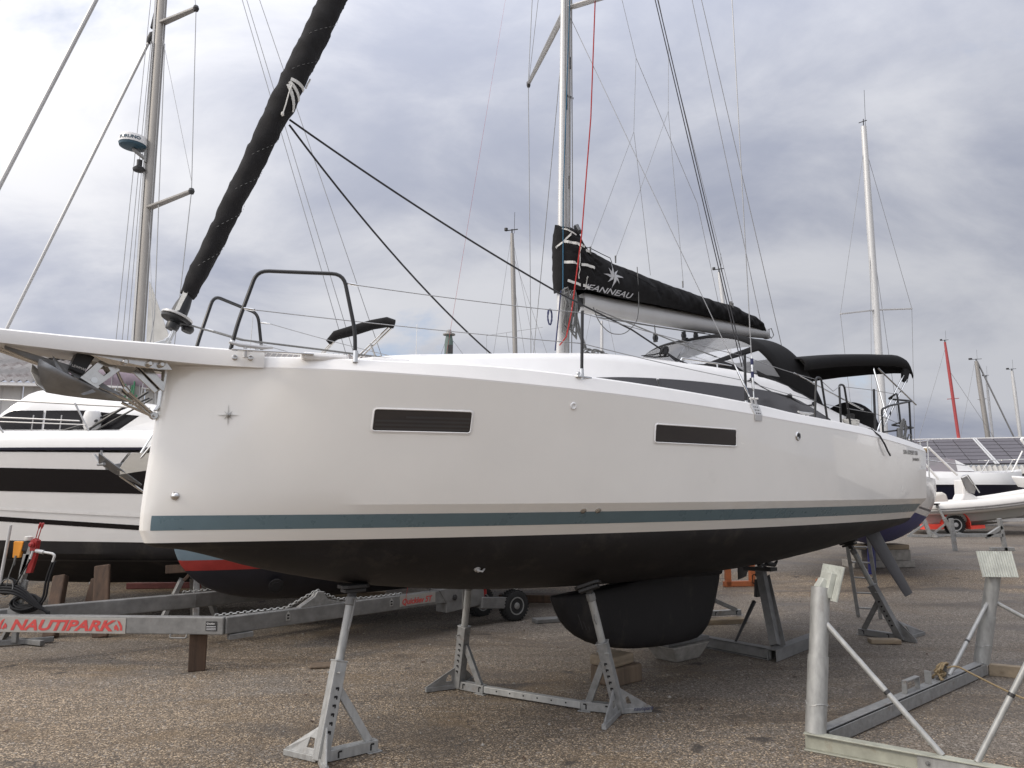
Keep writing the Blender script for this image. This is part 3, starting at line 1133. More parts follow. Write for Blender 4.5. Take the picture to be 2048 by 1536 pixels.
# stainless chainplate riveted over the gunwale
mb = MB()
zs0 = f_zs(5.35)
g0, g1 = gun_pt(5.35, 1, 1), gun_pt(5.35, 2, 1)
no = (Vector((1, 0, 0)).cross(g1 - g0)).normalized()
if no.y > 0:
    no = -no
low = hull_pt(u_of(5.35, zs0 - .05), zs0 - .05, 1, .004)
rows = []
for hw, p in ((.062, low + Vector((0, 0, 0))), (.068, g0 + Vector((0, -.003, 0))), (.078, g0.lerp(g1, .5) + no * .004), (.08, g1 + no * .004)):
    rows.append([p + Vector((-hw, 0, 0)), p + Vector((hw, 0, 0))])
mb.grid(rows)
cp = bpart(mb, 'chainplate', 'alu_white', solid=.008, loose=True)
mb = MB()
for ds in (-.036, .036):
    q0 = g1 + no * .004 + Vector((ds, 0, -.01))
    mb.prism([q0 + Vector((-.022, 0, -.03)), q0 + Vector((.022, 0, -.03)), q0 + Vector((.016, .012, .085)), q0 + Vector((-.016, .012, .085))], (0, -.009, 0))
    mb.cyl(q0 + Vector((0, -.03, .07)), q0 + Vector((0, .03, .07)), .010)
bpart(mb, 'chainplate_tang', 'alu_white', cp, bevel=.002, split=True)
mb = MB()
for ds in (-.032, 0, .032):
    for k in (.12, .42, .72):
        mb.disc_stack(g0.lerp(g1, k) + no * .007 + Vector((ds, 0, 0)), no, [(.008, 0), (.008, .003), (.004, .005)], 8)
bpart(mb, 'rivet', 'dark_steel', cp, stuff=True)

# ---- keel and rudders
mb = MB()
KL = [(1.135, 4.10, 7.20, .10), (1.10, 4.085, 7.215, .115), (1.0, 4.085, 7.19, .13), (.88, 4.145, 7.14, .145), (.76, 4.225, 7.085, .155), (.66, 4.33, 7.035, .16), (.57, 4.455, 6.985, .16), (.49, 4.62, 6.93, .155),
      (.42, 4.83, 6.87, .145), (.365, 5.08, 6.80, .125), (.325, 5.36, 6.73, .10), (.298, 5.68, 6.66, .07), (.283, 6.05, 6.55, .03)]
rows = []
for z, a, b, th in KL:
    row = []
    for j in range(28):
        an = 2 * PI * j / 28
        q = .5 - .5 * math.cos(an)
        tt = th * math.copysign(abs(math.sin(an)) ** .75, math.sin(an)) * (1.25 - .5 * q)
        zz = z
        if z > 1.05 and q < .52:
            zz = z - (.10 if z > 1.12 else .075) * (1 - (q / .52) ** 2)
        row.append(B(lerp(a, b, q), tt, zz))
    rows.append(row)
mb.grid(rows, close=True)
mb.fan(rows[0])
mb.fan(rows[-1])
keel = bpart(mb, 'keel', 'antifouling', smooth=True, angle=50)
mb = MB()
mb.prism([B(5.75, .10, 1.06), B(7.16, .10, 1.06), B(7.16, .10, 1.20), B(5.72, .10, 1.20)], B(0, -.20, 0))
bpart(mb, 'keel_root', 'antifouling', bevel=.04)
mb = MB()
rnd = random.Random(4)
for k in range(5):
    s = 4.36 + k * .045
    mb.bar(B(s, .098, .92 - k * .02), B(s + .09 + k * .01, .125, .66 - k * .01), .008, .002, up=(0, 1, 0))
bpart(mb, 'scuff_mark', 'antifouling_grey', keel, stuff=True)
sk = hull_pt(u_of(2.50, 1.485), 1.485, 1)
mb = MB()
mb.disc_stack(sk, (0, -.75, -.66), [(.03, -.02), (.03, .008), (.018, .014), (.016, .03), (.006, .032)], 12)
mb.tube([sk + Vector((-.03, -.03, -.01)), sk + Vector((.02, -.05, -.02)), sk + Vector((.05, -.04, .0))], .008, 6)
bpart(mb, 'skin_fitting', 'alu_white', smooth=True)
mb = MB()
for s0, ds in ((8.05, .0), (8.25, .06)):
    mb.tube([B(s0, .05, 1.24), B(s0 + .05, .05, 1.13), B(s0 + .18 + ds, .05, 1.10), B(s0 + .26 + ds, .05, 1.15)], [.03, .04, .03, .015], 8)
bpart(mb, 'propeller_leg', 'dark_steel', smooth=True)


def rudder(sd):
    mb = MB()
    rows = []
    for k in range(9):
        q = k / 8
        z = lerp(1.70, .70, q)
        cen = B(lerp(9.46, 9.80, q), sd * lerp(.98, 1.36, q), z)
        ch = lerp(.50, .29, q) * (1 if k < 8 else .9)
        th = lerp(.050, .026, q) * (1 if k < 8 else .5)
        row = []
        for j in range(16):
            a = 2 * PI * j / 16
            x = -math.cos(a) * ch / 2
            y = math.sin(a) * th * (1.0 if x < .1 * ch else .75)
            row.append(cen + Vector((x, y, -.02 * (k == 8) * math.cos(a))))
        rows.append(row)
    mb.grid(rows, close=True)
    mb.fan(rows[-1])
    mb.fan(rows[0])
    bpart(mb, 'rudder', 'antifouling_grey', smooth=True, angle=60)


rudder(1)
rudder(-1)

# ---- bowsprit with its anchor gear
def sprit_w(s):
    return float(f_sw(s))


f_sw = tabf([(-2.3, .13), (-1.2, .17), (-.6, .22), (-.2, .30), (0.05, .36), (.25, .44), (.55, .60)])
mb = MB()
rows = []
for s in [-2.3, -2.25, -1.8, -1.4, -1.0, -.7, -.45, -.25, -.1, .05, .2, .35, .55]:
    wd = f_sw(s)
    zt = 3.255 - .02 * max(0, s) * 1.6
    hh = lerp(.085, .135, min(1, max(0, (s + 1.6) / 1.7)))
    rows.append([B(s, wd * .6, zt - hh + .012), B(s, wd, zt - hh), B(s, wd + .006, zt - hh * .5), B(s, wd, zt - .012), B(s, wd - .02, zt), B(s, 0, zt + .006),
                 B(s, -wd + .02, zt), B(s, -wd, zt - .012), B(s, -wd - .006, zt - hh * .5), B(s, -wd, zt - hh), B(s, -wd * .6, zt - hh + .012)])
mb.grid(rows, close=True)
mb.fan(rows[0])
mb.fan(rows[-1])
sprit = bpart(mb, 'bowsprit', 'gelcoat_deck', smooth=True, angle=30)
mb = MB()
for s in (.36, .46):
    mb.disc_stack(B(s, f_sw(s) + .004, 3.175), (-.3, -1, 0), [(.022, -.02), (.022, .006), (.016, .008), (.016, .018), (.002, .02)], 10)
bpart(mb, 'bolt', 'steel', sprit, smooth=True)
mb = MB()
for (s, ) in ((-.33,), (-.17,), (-.09,)):
    mb.disc_stack(B(s, f_sw(s) * .8, 3.105), (0, -1, 0), [(.022, -.06), (.022, .006), (.014, .012), (.002, .012)], 10)
# side cheeks under the sprit that carry the bolts
for sd in (1, -1):
    t = sd * .14
    mb.prism([B(-.55, t, 3.14), B(-.05, t + sd * .06, 3.14), B(.0, t + sd * .06, 3.08), B(-.1, t + sd * .05, 3.075), B(-.42, t, 3.085)], (0, .008, 0))
bpart(mb, 'sprit_bracket', 'steel', sprit)
# triangular stem bracket and stem plate
mb = MB()
for sd in (1, -1):
    t = sd * .045
    mb.ringplate([B(-.22, t, 3.12), B(.03, t, 3.12), B(.02, t, 2.93), B(-.02, t, 2.93)],
                 [B(-.10, t, 3.095), B(-.01, t, 3.095), B(-.012, t, 3.01), B(-.025, t, 3.01)], (0, .008, 0))
mb.bar(B(-.20, 0, 3.10), B(-.03, 0, 2.95), .10, .016, up=(0, 1, 0))
mb.bar(B(-.015, 0, 3.0), B(-.028, 0, 2.80), .075, .014, up=(1, 0, 0))
mb.bar(B(-.028, 0, 2.82), B(-.05, 0, 2.78), .075, .014, up=(1, 0, 0))
bpart(mb, 'stem_bracket', 'steel', sprit, bevel=.003)
# bobstay struts
mb = MB()
mb.tube([B(-.37, .06, 3.09), B(-.28, .05, 2.92)], .012, 8)
mb.disc_stack(B(-.28, .05, 2.92), (1, 0, -1), [(.024, -.02), (.026, 0), (.024, .03)], 10)
for t in (.05, -.05):
    mb.tube([B(-.28, t, 2.92), B(-.055, .0, 2.745)], .013, 8)
mb.tube([B(-.28, -.04, 2.83), B(-.06, .0, 2.735)], .012, 8)
mb.tube([B(-1.15, .06, 3.16), B(-.26, .04, 2.845), B(-.075, 0, 2.74)], .010, 8)
mb.tube([B(-1.15, -.06, 3.16), B(-.30, -.04, 2.90)], .010, 8)
mb.disc_stack(B(-.06, 0, 2.74), (0, 1, 0), [(.026, -.03), (.03, -.01), (.03, .01), (.026, .03)], 10)
mb.tube([B(-.06, -.05, 2.74), B(-.06, .06, 2.74)], .012, 8)
bpart(mb, 'bobstay', 'steel', sprit, smooth=True)
# roller cheeks with square windows
mb = MB()
for t in (.075, -.075):
    o4 = [B(-.58, t, 2.985), B(-.47, t, 2.925), B(-.33, t, 3.06), B(-.40, t, 3.125), B(-.47, t, 3.12)]
    i4 = [B(-.475, t, 3.035), B(-.435, t, 3.005), B(-.395, t, 3.045), B(-.415, t, 3.075), B(-.445, t, 3.08)]
    mb.ringplate(o4, i4, (0, .008, 0))
mb.bar(B(-.585, .045, 2.982), B(-.465, .045, 2.912), .10, .022)
bpart(mb, 'roller_cheek', 'steel', sprit, bevel=.002)
mb = MB()
mb.cyl(B(-.50, .10, 2.965), B(-.50, -.10, 2.965), .022, None, 12)
bpart(mb, 'roller_axle', 'chrome', sprit, smooth=True)
mb = MB()
mb.prism([B(-.66, .07, 3.035), B(-.57, .07, 3.00), B(-.50, .07, 3.145), B(-.62, .07, 3.155)], (0, .14, 0))
rb = bpart(mb, 'roller_block', 'black_plastic', sprit, bevel=.006)
mm = frame_mtx(B(-.648, .0715, 3.055), B(.09, 0, -.025), B(.03, 0, 1))
text_part('maker_print', 'LEWMAR', .024, mm, 'port_white', rb, .0005)

# anchor stowed in the roller: a thing of its own
ANC = thing('anchor', 'grey galvanised plough anchor stowed under the long white bowsprit of the big yacht', 'anchor', XFB @ B(-.52, 0, 2.9), PHI)
XFA = XF[ANC.name]


def apart(mb, name, material, **k):
    mb.v = [XFB @ q for q in mb.v]
    return mb.build(name, material, ANC, world=True, **k)


mb = MB()
for t in (.012,):
    mb.prism([B(-1.05, t, 3.165), B(-.60, t, 3.06), B(-.28, t, 2.875), B(-.245, t, 2.845), B(-.30, t, 2.835), B(-.55, t, 2.90), B(-.64, t, 3.02), B(-1.05, t, 3.13)], (0, .024, 0))
apart(mb, 'shank', 'anchor_steel', bevel=.003)
mb = MB()
# two concave wings meeting on a keel line, blunt at the back and pointed to the tip
for sd in (1, -1):
    keelp = [B(-.775, 0, 2.865), B(-.66, 0, 2.852), B(-.55, 0, 2.845), B(-.40, 0, 2.84), B(-.235, 0, 2.838)]
    midp = [B(-.83, sd * .09, 2.925), B(-.70, sd * .095, 2.90), B(-.58, sd * .085, 2.885), B(-.42, sd * .05, 2.862), B(-.235, sd * .002, 2.84)]
    outp = [B(-.865, sd * .155, 3.02), B(-.74, sd * .17, 2.965), B(-.62, sd * .14, 2.935), B(-.44, sd * .07, 2.885), B(-.235, sd * .004, 2.842)]
    outp2 = [B(-.86, sd * .165, 3.075), B(-.755, sd * .20, 3.01), B(-.63, sd * .165, 2.955), B(-.44, sd * .08, 2.892), B(-.235, sd * .004, 2.843)]
    mb.grid([keelp, midp, outp, outp2], flip=(sd < 0))
apart(mb, 'fluke', 'anchor_steel', smooth=True, angle=30, solid=.012)
mb = MB()
mb.tube([B(-.83, .15, 2.99), B(-.75, .02, 3.03)], .012, 8)
mb.prism([B(-.775, .10, 3.115), B(-.745, .12, 3.02), B(-.665, .13, 2.945), B(-.60, .10, 2.93), B(-.69, .10, 3.03)], (0, .008, 0))
mb.prism([B(-.585, .12, 2.855), B(-.51, .12, 2.895), B(-.485, .12, 2.875), B(-.565, .12, 2.845)], (0, .02, 0))
apart(mb, 'crossbar', 'anchor_steel', bevel=.002)

# forestay fitting, furling drum, furled genoa in its sleeve
def stay(z):
    """forestay line: s at height z"""
    return .0 + (z - 3.36) * .372


mb = MB()
mb.prism([B(-.17, .02, 3.25), B(.06, .02, 3.25), B(.05, .02, 3.31), B(-.03, .02, 3.335), B(-.14, .02, 3.285)], (0, .04, 0))
mb.bar(B(.0, 0, 3.30), B(.055, 0, 3.45), .05, .03)
mb.disc_stack(B(.005, .0, 3.34), (0, 1, 0), [(.022, -.035), (.022, .035)], 10)
mb.bar(B(.0, .02, 3.31), B(.035, .02, 3.41), .012, .045, up=(0, 1, 0))
bpart(mb, 'tack_plate', 'chrome', bevel=.003)
ax = Vector((.372, 0, 1)).normalized()
mb = MB()
c0 = B(stay(3.43), 0, 3.43)
mb.disc_stack(c0, ax, [(.045, 0), (.05, .02), (.05, .05), (.04, .06), (.04, .075), (.112, .078), (.116, .092), (.105, .10), (.05, .104)], 22)
drum = bpart(mb, 'furling_drum', 'black_plastic', smooth=True)
mb = MB()
mb.disc_stack(c0, ax, [(.106, .101), (.122, .104), (.124, .118), (.112, .124), (.05, .126)], 24)
bpart(mb, 'drum_rim', 'alu_white', drum, smooth=True)
mb = MB()
mb.disc_stack(c0 + Vector((.13, .03, .02)), ax, [(.04, -.02), (.05, 0), (.05, .02), (.04, .035)], 14)
mb.tube([c0 + Vector((.05, -.06, .05)), c0 + Vector((.16, -.03, .04))], .009, 6)
bpart(mb, 'line_guide', 'black_plastic', drum, smooth=True)
mb = MB()
mb.tube([c0 + ax * .12, c0 + ax * .22, c0 + ax * .34], [.065, .058, .036], 14)
mb.tube([c0 + ax * .10, c0 + ax * .30], [.03, .03], 10)
bpart(mb, 'swivel', 'black_plastic', drum, smooth=True)
mb = MB()
mb.prism([c0 + ax * .14 + Vector((-.05, -.05, 0)), c0 + ax * .16 + Vector((-.02, -.06, 0)), c0 + ax * .42 + Vector((-.02, -.045, 0)), c0 + ax * .44 + Vector((-.055, -.03, 0))], (.01, .015, 0))
bpart(mb, 'tack_strap', 'webbing', drum)
# sleeve with spiral ridges where the cover is wound and stitched
mb = MB()
rows = []
NZ, NA = 300, 26
for i in range(NZ + 1):
    z = 3.72 + i * (12.2 - 3.72) / NZ
    ctr = B(stay(z), 0, z)
    base = lerp(.070, .118, min(1, (z - 3.7) / 2.6)) if z < 8 else lerp(.118, .075, (z - 8) / 4.2)
    if z < 3.85:
        base *= lerp(.80, 1, (z - 3.72) / .13)
    base += .012 * math.exp(-((z - 5.62) / .10) ** 2)
    u = Vector((0, 1, 0))
    v = ax.cross(u)
    row = []
    for k in range(NA):
        a = 2 * PI * k / NA
        ph = (z * 2.6 + k / NA) % 1.0
        ridge = .0060 * math.exp(-((ph - .5) / .06) ** 2) - .0045 * math.exp(-((ph - .62) / .09) ** 2)
        wr = .0035 * math.sin(9 * z + 3 * a) + .0025 * math.sin(23 * z - 2 * a + 1.3) + .002 * math.sin(41 * z + 5 * a)
        r = base + ridge + wr
        row.append(ctr + (u * math.cos(a) + v * math.sin(a)) * r)
    rows.append(row)
mb.grid(rows, close=True)
mb.fan(rows[0])
mb.fan(rows[-1])
gen = bpart(mb, 'furled_genoa', 'canvas_weave', smooth=True, angle=60)


def on_sleeve(z, a, off=.004):
    base = lerp(.070, .118, min(1, (z - 3.7) / 2.6)) + .012 * math.exp(-((z - 5.62) / .10) ** 2)
    u = Vector((0, 1, 0))
    v = ax.cross(u)
    return B(stay(z), 0, z) + (u * math.cos(a) + v * math.sin(a)) * (base + off + .005)


mb = MB()
# light stitching that spirals round the cover
for (za, zb, a0) in ((3.95, 4.35, 2.6), (4.3, 4.72, 2.6), (4.66, 5.08, 2.6), (5.0, 5.45, 2.6), (5.9, 6.35, 2.5), (6.3, 6.8, 2.5)):
    for k in range(0, 22, 1):
        if k % 2:
            continue
        q, q2 = k / 22, (k + .9) / 22
        mb.tube([on_sleeve(lerp(za, zb, q), lerp(a0, a0 + 3.0, q), .002), on_sleeve(lerp(za, zb, q2), lerp(a0, a0 + 3.0, q2), .002)], .0016, 4)
bpart(mb, 'stitching', 'rope_grey', gen, stuff=True)
for zb, a0, a1, dz in ((5.80, 2.75, 4.3, .02), (5.77, 2.75, 4.25, -.07), (5.74, 2.75, 4.1, -.17)):
    mb = MB()
    pts = [on_sleeve(lerp(zb, zb + dz, q / 8), lerp(a0, a1, q / 8), .003) for q in range(9)]
    for p, q in zip(pts[:-1], pts[1:]):
        mb.bar(p, q + (q - p) * .1, .006, .032, up=ax)
    bpart(mb, 'webbing_strap', 'webbing', gen)
mb = MB()
p0 = on_sleeve(5.76, 3.0, .008)
mb.tube([p0, on_sleeve(5.66, 3.05, .010), on_sleeve(5.55, 3.2, .012), on_sleeve(5.47, 3.3, .012)], .006, 6)
mb.disc_stack(on_sleeve(5.46, 3.3, .014), (0, 0, 1), [(.004, -.02), (.014, -.01), (.014, .01), (.004, .02)], 8)
mb.tube([on_sleeve(5.92, 4.4, .006), on_sleeve(5.86, 4.42, .008)], .008, 6)
mb.tube([on_sleeve(5.98, 4.6, .006), on_sleeve(5.94, 4.62, .008)], .008, 6)
bpart(mb, 'toggle_cord', 'webbing', gen, smooth=True)
# furling line led aft
mb = MB()
mb.tube([c0 + Vector((.12, -.03, .05)), B(.42, .44, 3.33), B(1.0, .68, 3.285), B(1.55, .9, 3.24)], .0085, 6)
bpart(mb, 'furling_line', 'rope_grey', smooth=True)
# the two black jib sheets hanging from the clew to the deck
mb = MB()
clew = on_sleeve(5.52, 4.6, 0)
mb.tube(sag_pts(clew, B(3.72, .62, 4.21), .05, 14) + [B(4.6, .8, 3.93), B(4.98, .9, 3.74)], .0095, 6)
mb.tube(sag_pts(clew + Vector((0, 0, -.05)), B(3.55, -.35, 3.68), .12, 14), .0095, 6)
bpart(mb, 'jib_sheet', 'rope_dark', smooth=True, split=True)

# ---- pulpit, stanchions, lifelines
def rail(name, pts, r, material='black_tube', rad=.07, parent=BOAT):
    mb = MB()
    mb.tube(arc_pts(pts, rad, 5), r, 10)
    return bpart(mb, name, material, parent, smooth=True)


for sd in (1, -1):
    pr = rail('pulpit', [B(.33, sd * .46, 3.19), B(.38, sd * .47, 3.45), B(.50, sd * .50, 3.885), B(1.05, sd * .88, 3.875), B(1.14, sd * .93, 3.42), B(1.15, sd * .93, 3.17)], .0155, rad=.09)
    mb = MB()
    mb.cyl(B(1.15, sd * .93, 3.17), B(1.15, sd * .93, 3.26), .021)
    mb.cyl(B(.345, sd * .462, 3.28), B(.352, sd * .463, 3.31), .024)
    bpart(mb, 'rail_socket', 'chrome', pr, smooth=True)
    mb = MB()
    mb.disc_stack(B(1.10, sd * .90, 3.80), (1, 0, 0), [(.008, -.02), (.012, 0), (.012, .04), (.006, .08)], 8)
    mb.disc_stack(B(.43, sd * .49, 3.57), (1, 0, 0), [(.008, -.02), (.012, 0), (.012, .05), (.006, .08)], 8)
    bpart(mb, 'lifeline_shackle', 'chrome', pr, smooth=True)
ST = [(3.06, 1.53, .60), (5.48, 1.62, .58)]
for sd in (1, -1):
    for (s, t, h) in ST:
        z0 = deck_z(s) + .02
        mb = MB()
        mb.tube([B(s, sd * t, z0 - .04), B(s + .02, sd * t, z0 + h)], .0145, 10)
        so = bpart(mb, 'stanchion', 'black_tube', smooth=True)
        mb = MB()
        mb.cyl(B(s, sd * t, z0 - .03), B(s, sd * t, z0 + .07), .021)
        mb.bar(B(s - .08, sd * (t + .015), z0 - .005), B(s + .1, sd * (t + .015), z0 - .005), .03, .012)
        mb.disc_stack(B(s - .06, sd * (t + .02), z0 + .02), (0, 1, 0), [(.016, -.01), (.016, .01)], 8)
        bpart(mb, 'stanchion_base', 'chrome', so, smooth=True)
for sd in (1, -1):
    for (sa, sb, sc_, t) in ((7.02, 7.14, 7.36, 1.57), (7.72, 7.76, 8.0, 1.55)):
        z0 = deck_z(sa)
        rail('gate_stanchion', [B(sa, sd * t, z0), B(sb, sd * (t - .01), z0 + .60), B(lerp(sb, sc_, .55), sd * (t - .01), z0 + .60), B(sc_, sd * t, z0 - .02)], .0135, rad=.05)
    mb = MB()
    mb.tube([B(8.72, sd * 1.53, 2.90), B(8.76, sd * 1.53, 3.555)], .0165, 10)
    bpart(mb, 'rail_post', 'black_tube', smooth=True)
    # pushpit
    rail('pushpit', [B(9.02, sd * 1.50, 2.80), B(9.05, sd * 1.49, 3.30), B(9.3, sd * 1.5, 3.37), B(10.12, sd * 1.48, 3.50), B(10.0, sd * 1.18, 3.55), B(9.80, sd * 1.40, 3.60), B(9.66, sd * 1.49, 2.86)], .0145, rad=.05)
    rail('pushpit', [B(9.05, sd * 1.49, 2.98), B(9.6, sd * 1.50, 3.04), B(10.1, sd * 1.48, 3.10), B(10.0, sd * 1.2, 3.15), B(9.72, sd * 1.47, 3.16)], .0125, rad=.04)
    rail('pushpit', [B(9.98, sd * 1.49, 3.48), B(9.92, sd * 1.50, 2.80)], .0145)
    mb = MB()
    mb.disc_stack(B(9.92, sd * 1.53, 2.83), (0, 1, 0), [(.038, -.02), (.042, 0), (.038, .02)], 12)
    bpart(mb, 'rail_foot', 'black_tube', smooth=True)
for sd in (1, -1):
    mb = MB()
    up = [B(1.16, sd * .90, 3.80), B(3.08, sd * 1.53, deck_z(3.06) + .60), B(5.50, sd * 1.62, deck_z(5.48) + .58), B(7.14, sd * 1.56, deck_z(7) + .57)]
    lo = [B(.50, sd * .49, 3.57), B(3.07, sd * 1.53, deck_z(3.06) + .32), B(5.49, sd * 1.62, deck_z(5.48) + .31), B(7.1, sd * 1.565, deck_z(7) + .30)]
    for line in (up, lo):
        pts = []
        for a, b in zip(line[:-1], line[1:]):
            pts += sag_pts(a, b, .012, 8)[:-1]
        mb.tube(pts + [line[-1]], .0042, 5)
    mb.tube([B(7.25, sd * 1.56, deck_z(7) + .57), B(7.55, sd * 1.56, 3.42), B(7.76, sd * 1.55, deck_z(7.8) + .58)], .0042, 5)
    mb.tube([B(7.3, sd * 1.56, deck_z(7) + .28), B(7.74, sd * 1.55, deck_z(7.8) + .30)], .0042, 5)
    mb.tube([B(7.86, sd * 1.55, deck_z(7.8) + .58), B(8.76, sd * 1.53, 3.54), B(9.80, sd * 1.40, 3.58)], .0042, 5)
    mb.tube([B(7.92, sd * 1.55, deck_z(7.8) + .30), B(8.74, sd * 1.53, 3.22), B(9.74, sd * 1.46, 3.12)], .0042, 5)
    bpart(mb, 'lifeline', 'wire', smooth=True, split=True)

# ---- mast
def mast_s(z):
    return 4.30 + (z - 3.7) * .0285


mb = MB()
rows = []
for z in [3.64, 4, 5, 6, 7, 8, 9, 10, 11.5, 13, 14.5, 16, 17.2]:
    k = 1 if z < 14 else lerp(1, .7, (z - 14) / 3.2)
    row = []
    for j in range(20):
        a = 2 * PI * j / 20
        row.append(B(mast_s(z) + .088 * k * math.cos(a), .056 * k * math.sin(a), z))
    rows.append(row)
mb.grid(rows, close=True)
mb.fan(rows[0])
mb.fan(rows[-1])
mast = bpart(mb, 'mast', 'alu_white', smooth=True)
mb = MB()
mb.bar(B(mast_s(3.9) + .089, .0, 3.9), B(mast_s(17) + .07, 0, 17), .014, .022, up=(1, 0, 0))
bpart(mb, 'sail_track', 'alu_old', mast)
mb = MB()
mb.disc_stack(B(4.30, 0, 3.66), (0, 0, 1), [(.17, -.03), (.17, .012), (.13, .03), (.11, .05)], 20)
bpart(mb, 'mast_collar', 'gelcoat_deck', mast, smooth=True)
mb = MB()
for z, s_off in ((7.3, .02), (6.75, -.03), (5.75, .03)):
    mb.bar(B(mast_s(z) + s_off, .0565, z), B(mast_s(z) + s_off, .0565, z + .16), .016, .012, up=(0, 1, 0))
bpart(mb, 'halyard_exit', 'dark_steel', mast, split=True)
mm = frame_mtx(B(mast_s(6.93) - .055, .058, 6.92), (1, 0, 0), (0, 0, 1))
text_part('mast_maker_name', 'SELDEN', .04, mm, 'dark_steel', mast, .001, bold=.0008)
SPZ = 8.17
for sd in (1, -1):
    mb = MB()
    rows = []
    for q, wd in ((0, .075), (.5, .07), (1, .05)):
        c = B(lerp(mast_s(SPZ) + .02, 5.33, q), sd * lerp(.05, 1.75, q), lerp(SPZ - .03, SPZ + .07, q))
        d = B(.02, 0, 0)
        row = []
        for j in range(12):
            a = 2 * PI * j / 12
            row.append(c + Vector((wd * .8 * math.cos(a), -sd * .28 * wd * math.cos(a), wd * .3 * math.sin(a))))
        rows.append(row)
    mb.grid(rows, close=True)
    mb.fan(rows[0])
    mb.fan(rows[-1])
    sp = bpart(mb, 'spreader', 'alu', mast, smooth=True, angle=60)
    mb = MB()
    mb.disc_stack(B(5.34, sd * 1.76, SPZ + .07), (0, 0, 1), [(.02, -.05), (.03, -.02), (.03, .03), (.015, .05)], 10)
    bpart(mb, 'spreader_end', 'dark_steel', mast, smooth=True)
SPZ2 = 12.2
for sd in (1, -1):
    mb = MB()
    mb.bar(B(mast_s(SPZ2), sd * .05, SPZ2), B(5.2, sd * 1.3, SPZ2 + .07), .12, .035)
    bpart(mb, 'spreader', 'alu', mast, bevel=.01)
# standing rigging
for sd in (1, -1):
    for pts, r in (([B(5.39, sd * 1.775, 3.16), B(5.335, sd * 1.76, SPZ + .1), B(5.2, sd * 1.3, SPZ2 + .1), B(mast_s(15.5), 0, 15.5)], .0058),
                   ([B(5.31, sd * 1.775, 3.16), B(mast_s(8.0) + .02, sd * .05, 8.0)], .0048),
                   ([B(5.33, sd * 1.75, SPZ + .05), B(mast_s(12), sd * .05, 12.0)], .0042)):
        mb = MB()
        mb.tube(pts, r, 6)
        bpart(mb, 'shroud', 'wire', mast, smooth=True)
    mb = MB()
    for (a, b) in ((B(5.39, sd * 1.775, 3.15), B(5.386, sd * 1.774, 3.62)), (B(5.31, sd * 1.775, 3.15), B(5.24, sd * 1.66, 3.50))):
        mb.tube([a, a.lerp(b, .15), a.lerp(b, .2), a.lerp(b, .8), a.lerp(b, .85), b], [.008, .008, .013, .013, .008, .006], 8)
    bpart(mb, 'turnbuckle', 'chrome', mast, smooth=True, split=True)
    mb = MB()
    for z in (3.36, 3.50):
        mb.cyl(B(5.388, sd * 1.7745, z), B(5.387, sd * 1.7743, z + .065), .016)
    bpart(mb, 'rigging_tape', 'rope_navy', mast, smooth=True, split=True)
mb = MB()
mb.tube([B(9.6, .0, 2.95), B(mast_s(17), 0, 17.1)], .006, 6)
bpart(mb, 'backstay', 'wire', mast)
mb = MB()
mb.tube([B(8.56, 0, 4.60), B(mast_s(17) + .05, 0, 17.0)], .0055, 6)
bpart(mb, 'topping_lift', 'wire', mast)
mb = MB()
for dt in (0, .03):
    mb.tube([B(5.42, 1.66 - dt, 3.50), B(4.2, 1.60 - dt, 7.29), B(3.0, 1.53, 11.1)], .006, 6)
bpart(mb, 'checkstay', 'wire_dark', mast)
# lazy jacks
mb = MB()
mb.tube([B(4.85, .12, 10.0), B(5.44, .25, 7.76), B(5.36, .25, 6.71), B(4.62, .16, 5.02)], .0035, 5)
mb.tube([B(5.36, .25, 6.71), B(5.70, .18, 4.9)], .0035, 5)
mb.tube([B(5.44, .25, 7.76), B(6.7, .22, 6.1), B(7.3, .1, 4.75)], .0035, 5)
mb.tube([B(5.5, .3, 10.0), B(6.09, .28, 8.16), B(6.04, .28, 7.21), B(5.06, .16, 4.99)], .0035, 5)
mb.tube([B(6.04, .28, 7.21), B(6.38, .18, 4.9)], .0035, 5)
mb.tube([B(6.09, .28, 8.16), B(7.61, .12, 4.84)], .0035, 5)
bpart(mb, 'lazy_jack', 'wire', mast, split=True)
mb = MB()
for p in ((4.62, .165, 5.05), (5.06, .165, 5.03), (6.38, .17, 4.95), (7.61, .12, 4.86)):
    mb.tube([B(*p), B(p[0], p[1], p[2] - .09)], [.011, .009], 6)
bpart(mb, 'lazy_jack_toggle', 'rope_grey', mast, split=True)
# halyards led down the mast
mb = MB()
mb.tube([B(4.62, .34, 8.6), B(4.53, .29, 6.6), B(4.40, .24, 5.14), B(4.26, .20, 4.2), B(4.20, .17, 3.9), B(4.14, .12, 3.80)], .0076, 8)
bpart(mb, 'red_halyard', 'rope_red', mast, smooth=True)
mb = MB()
mb.tube([B(4.40, .10, 8.4), B(4.24, .10, 5.6), B(4.22, .10, 4.4)], .0065, 6)
bpart(mb, 'blue_halyard', 'rope_blue', mast, smooth=True)
mb = MB()
mb.tube([B(4.19, .10, 4.45), B(4.10, .09, 3.74)], .008, 6)
mb.tube(coil_pts(B(4.03, .08, 4.12), .03, .09, 2.5, (1, 0, 0), (0, 0, 1), .008), .008, 6)
bpart(mb, 'navy_halyard', 'rope_navy', mast, smooth=True)
mb = MB()
for ds, dt in ((-.06, .07), (.0, .075), (.05, .07)):
    mb.tube([B(4.40 + ds, dt + .002, 8.3), B(4.36 + ds, dt + .012, 5.4), B(4.32 + ds, dt + .01, 3.74)], .0055, 6)
bpart(mb, 'halyard', 'rope_grey', mast, smooth=True)
mb = MB()
rr = random.Random(3)
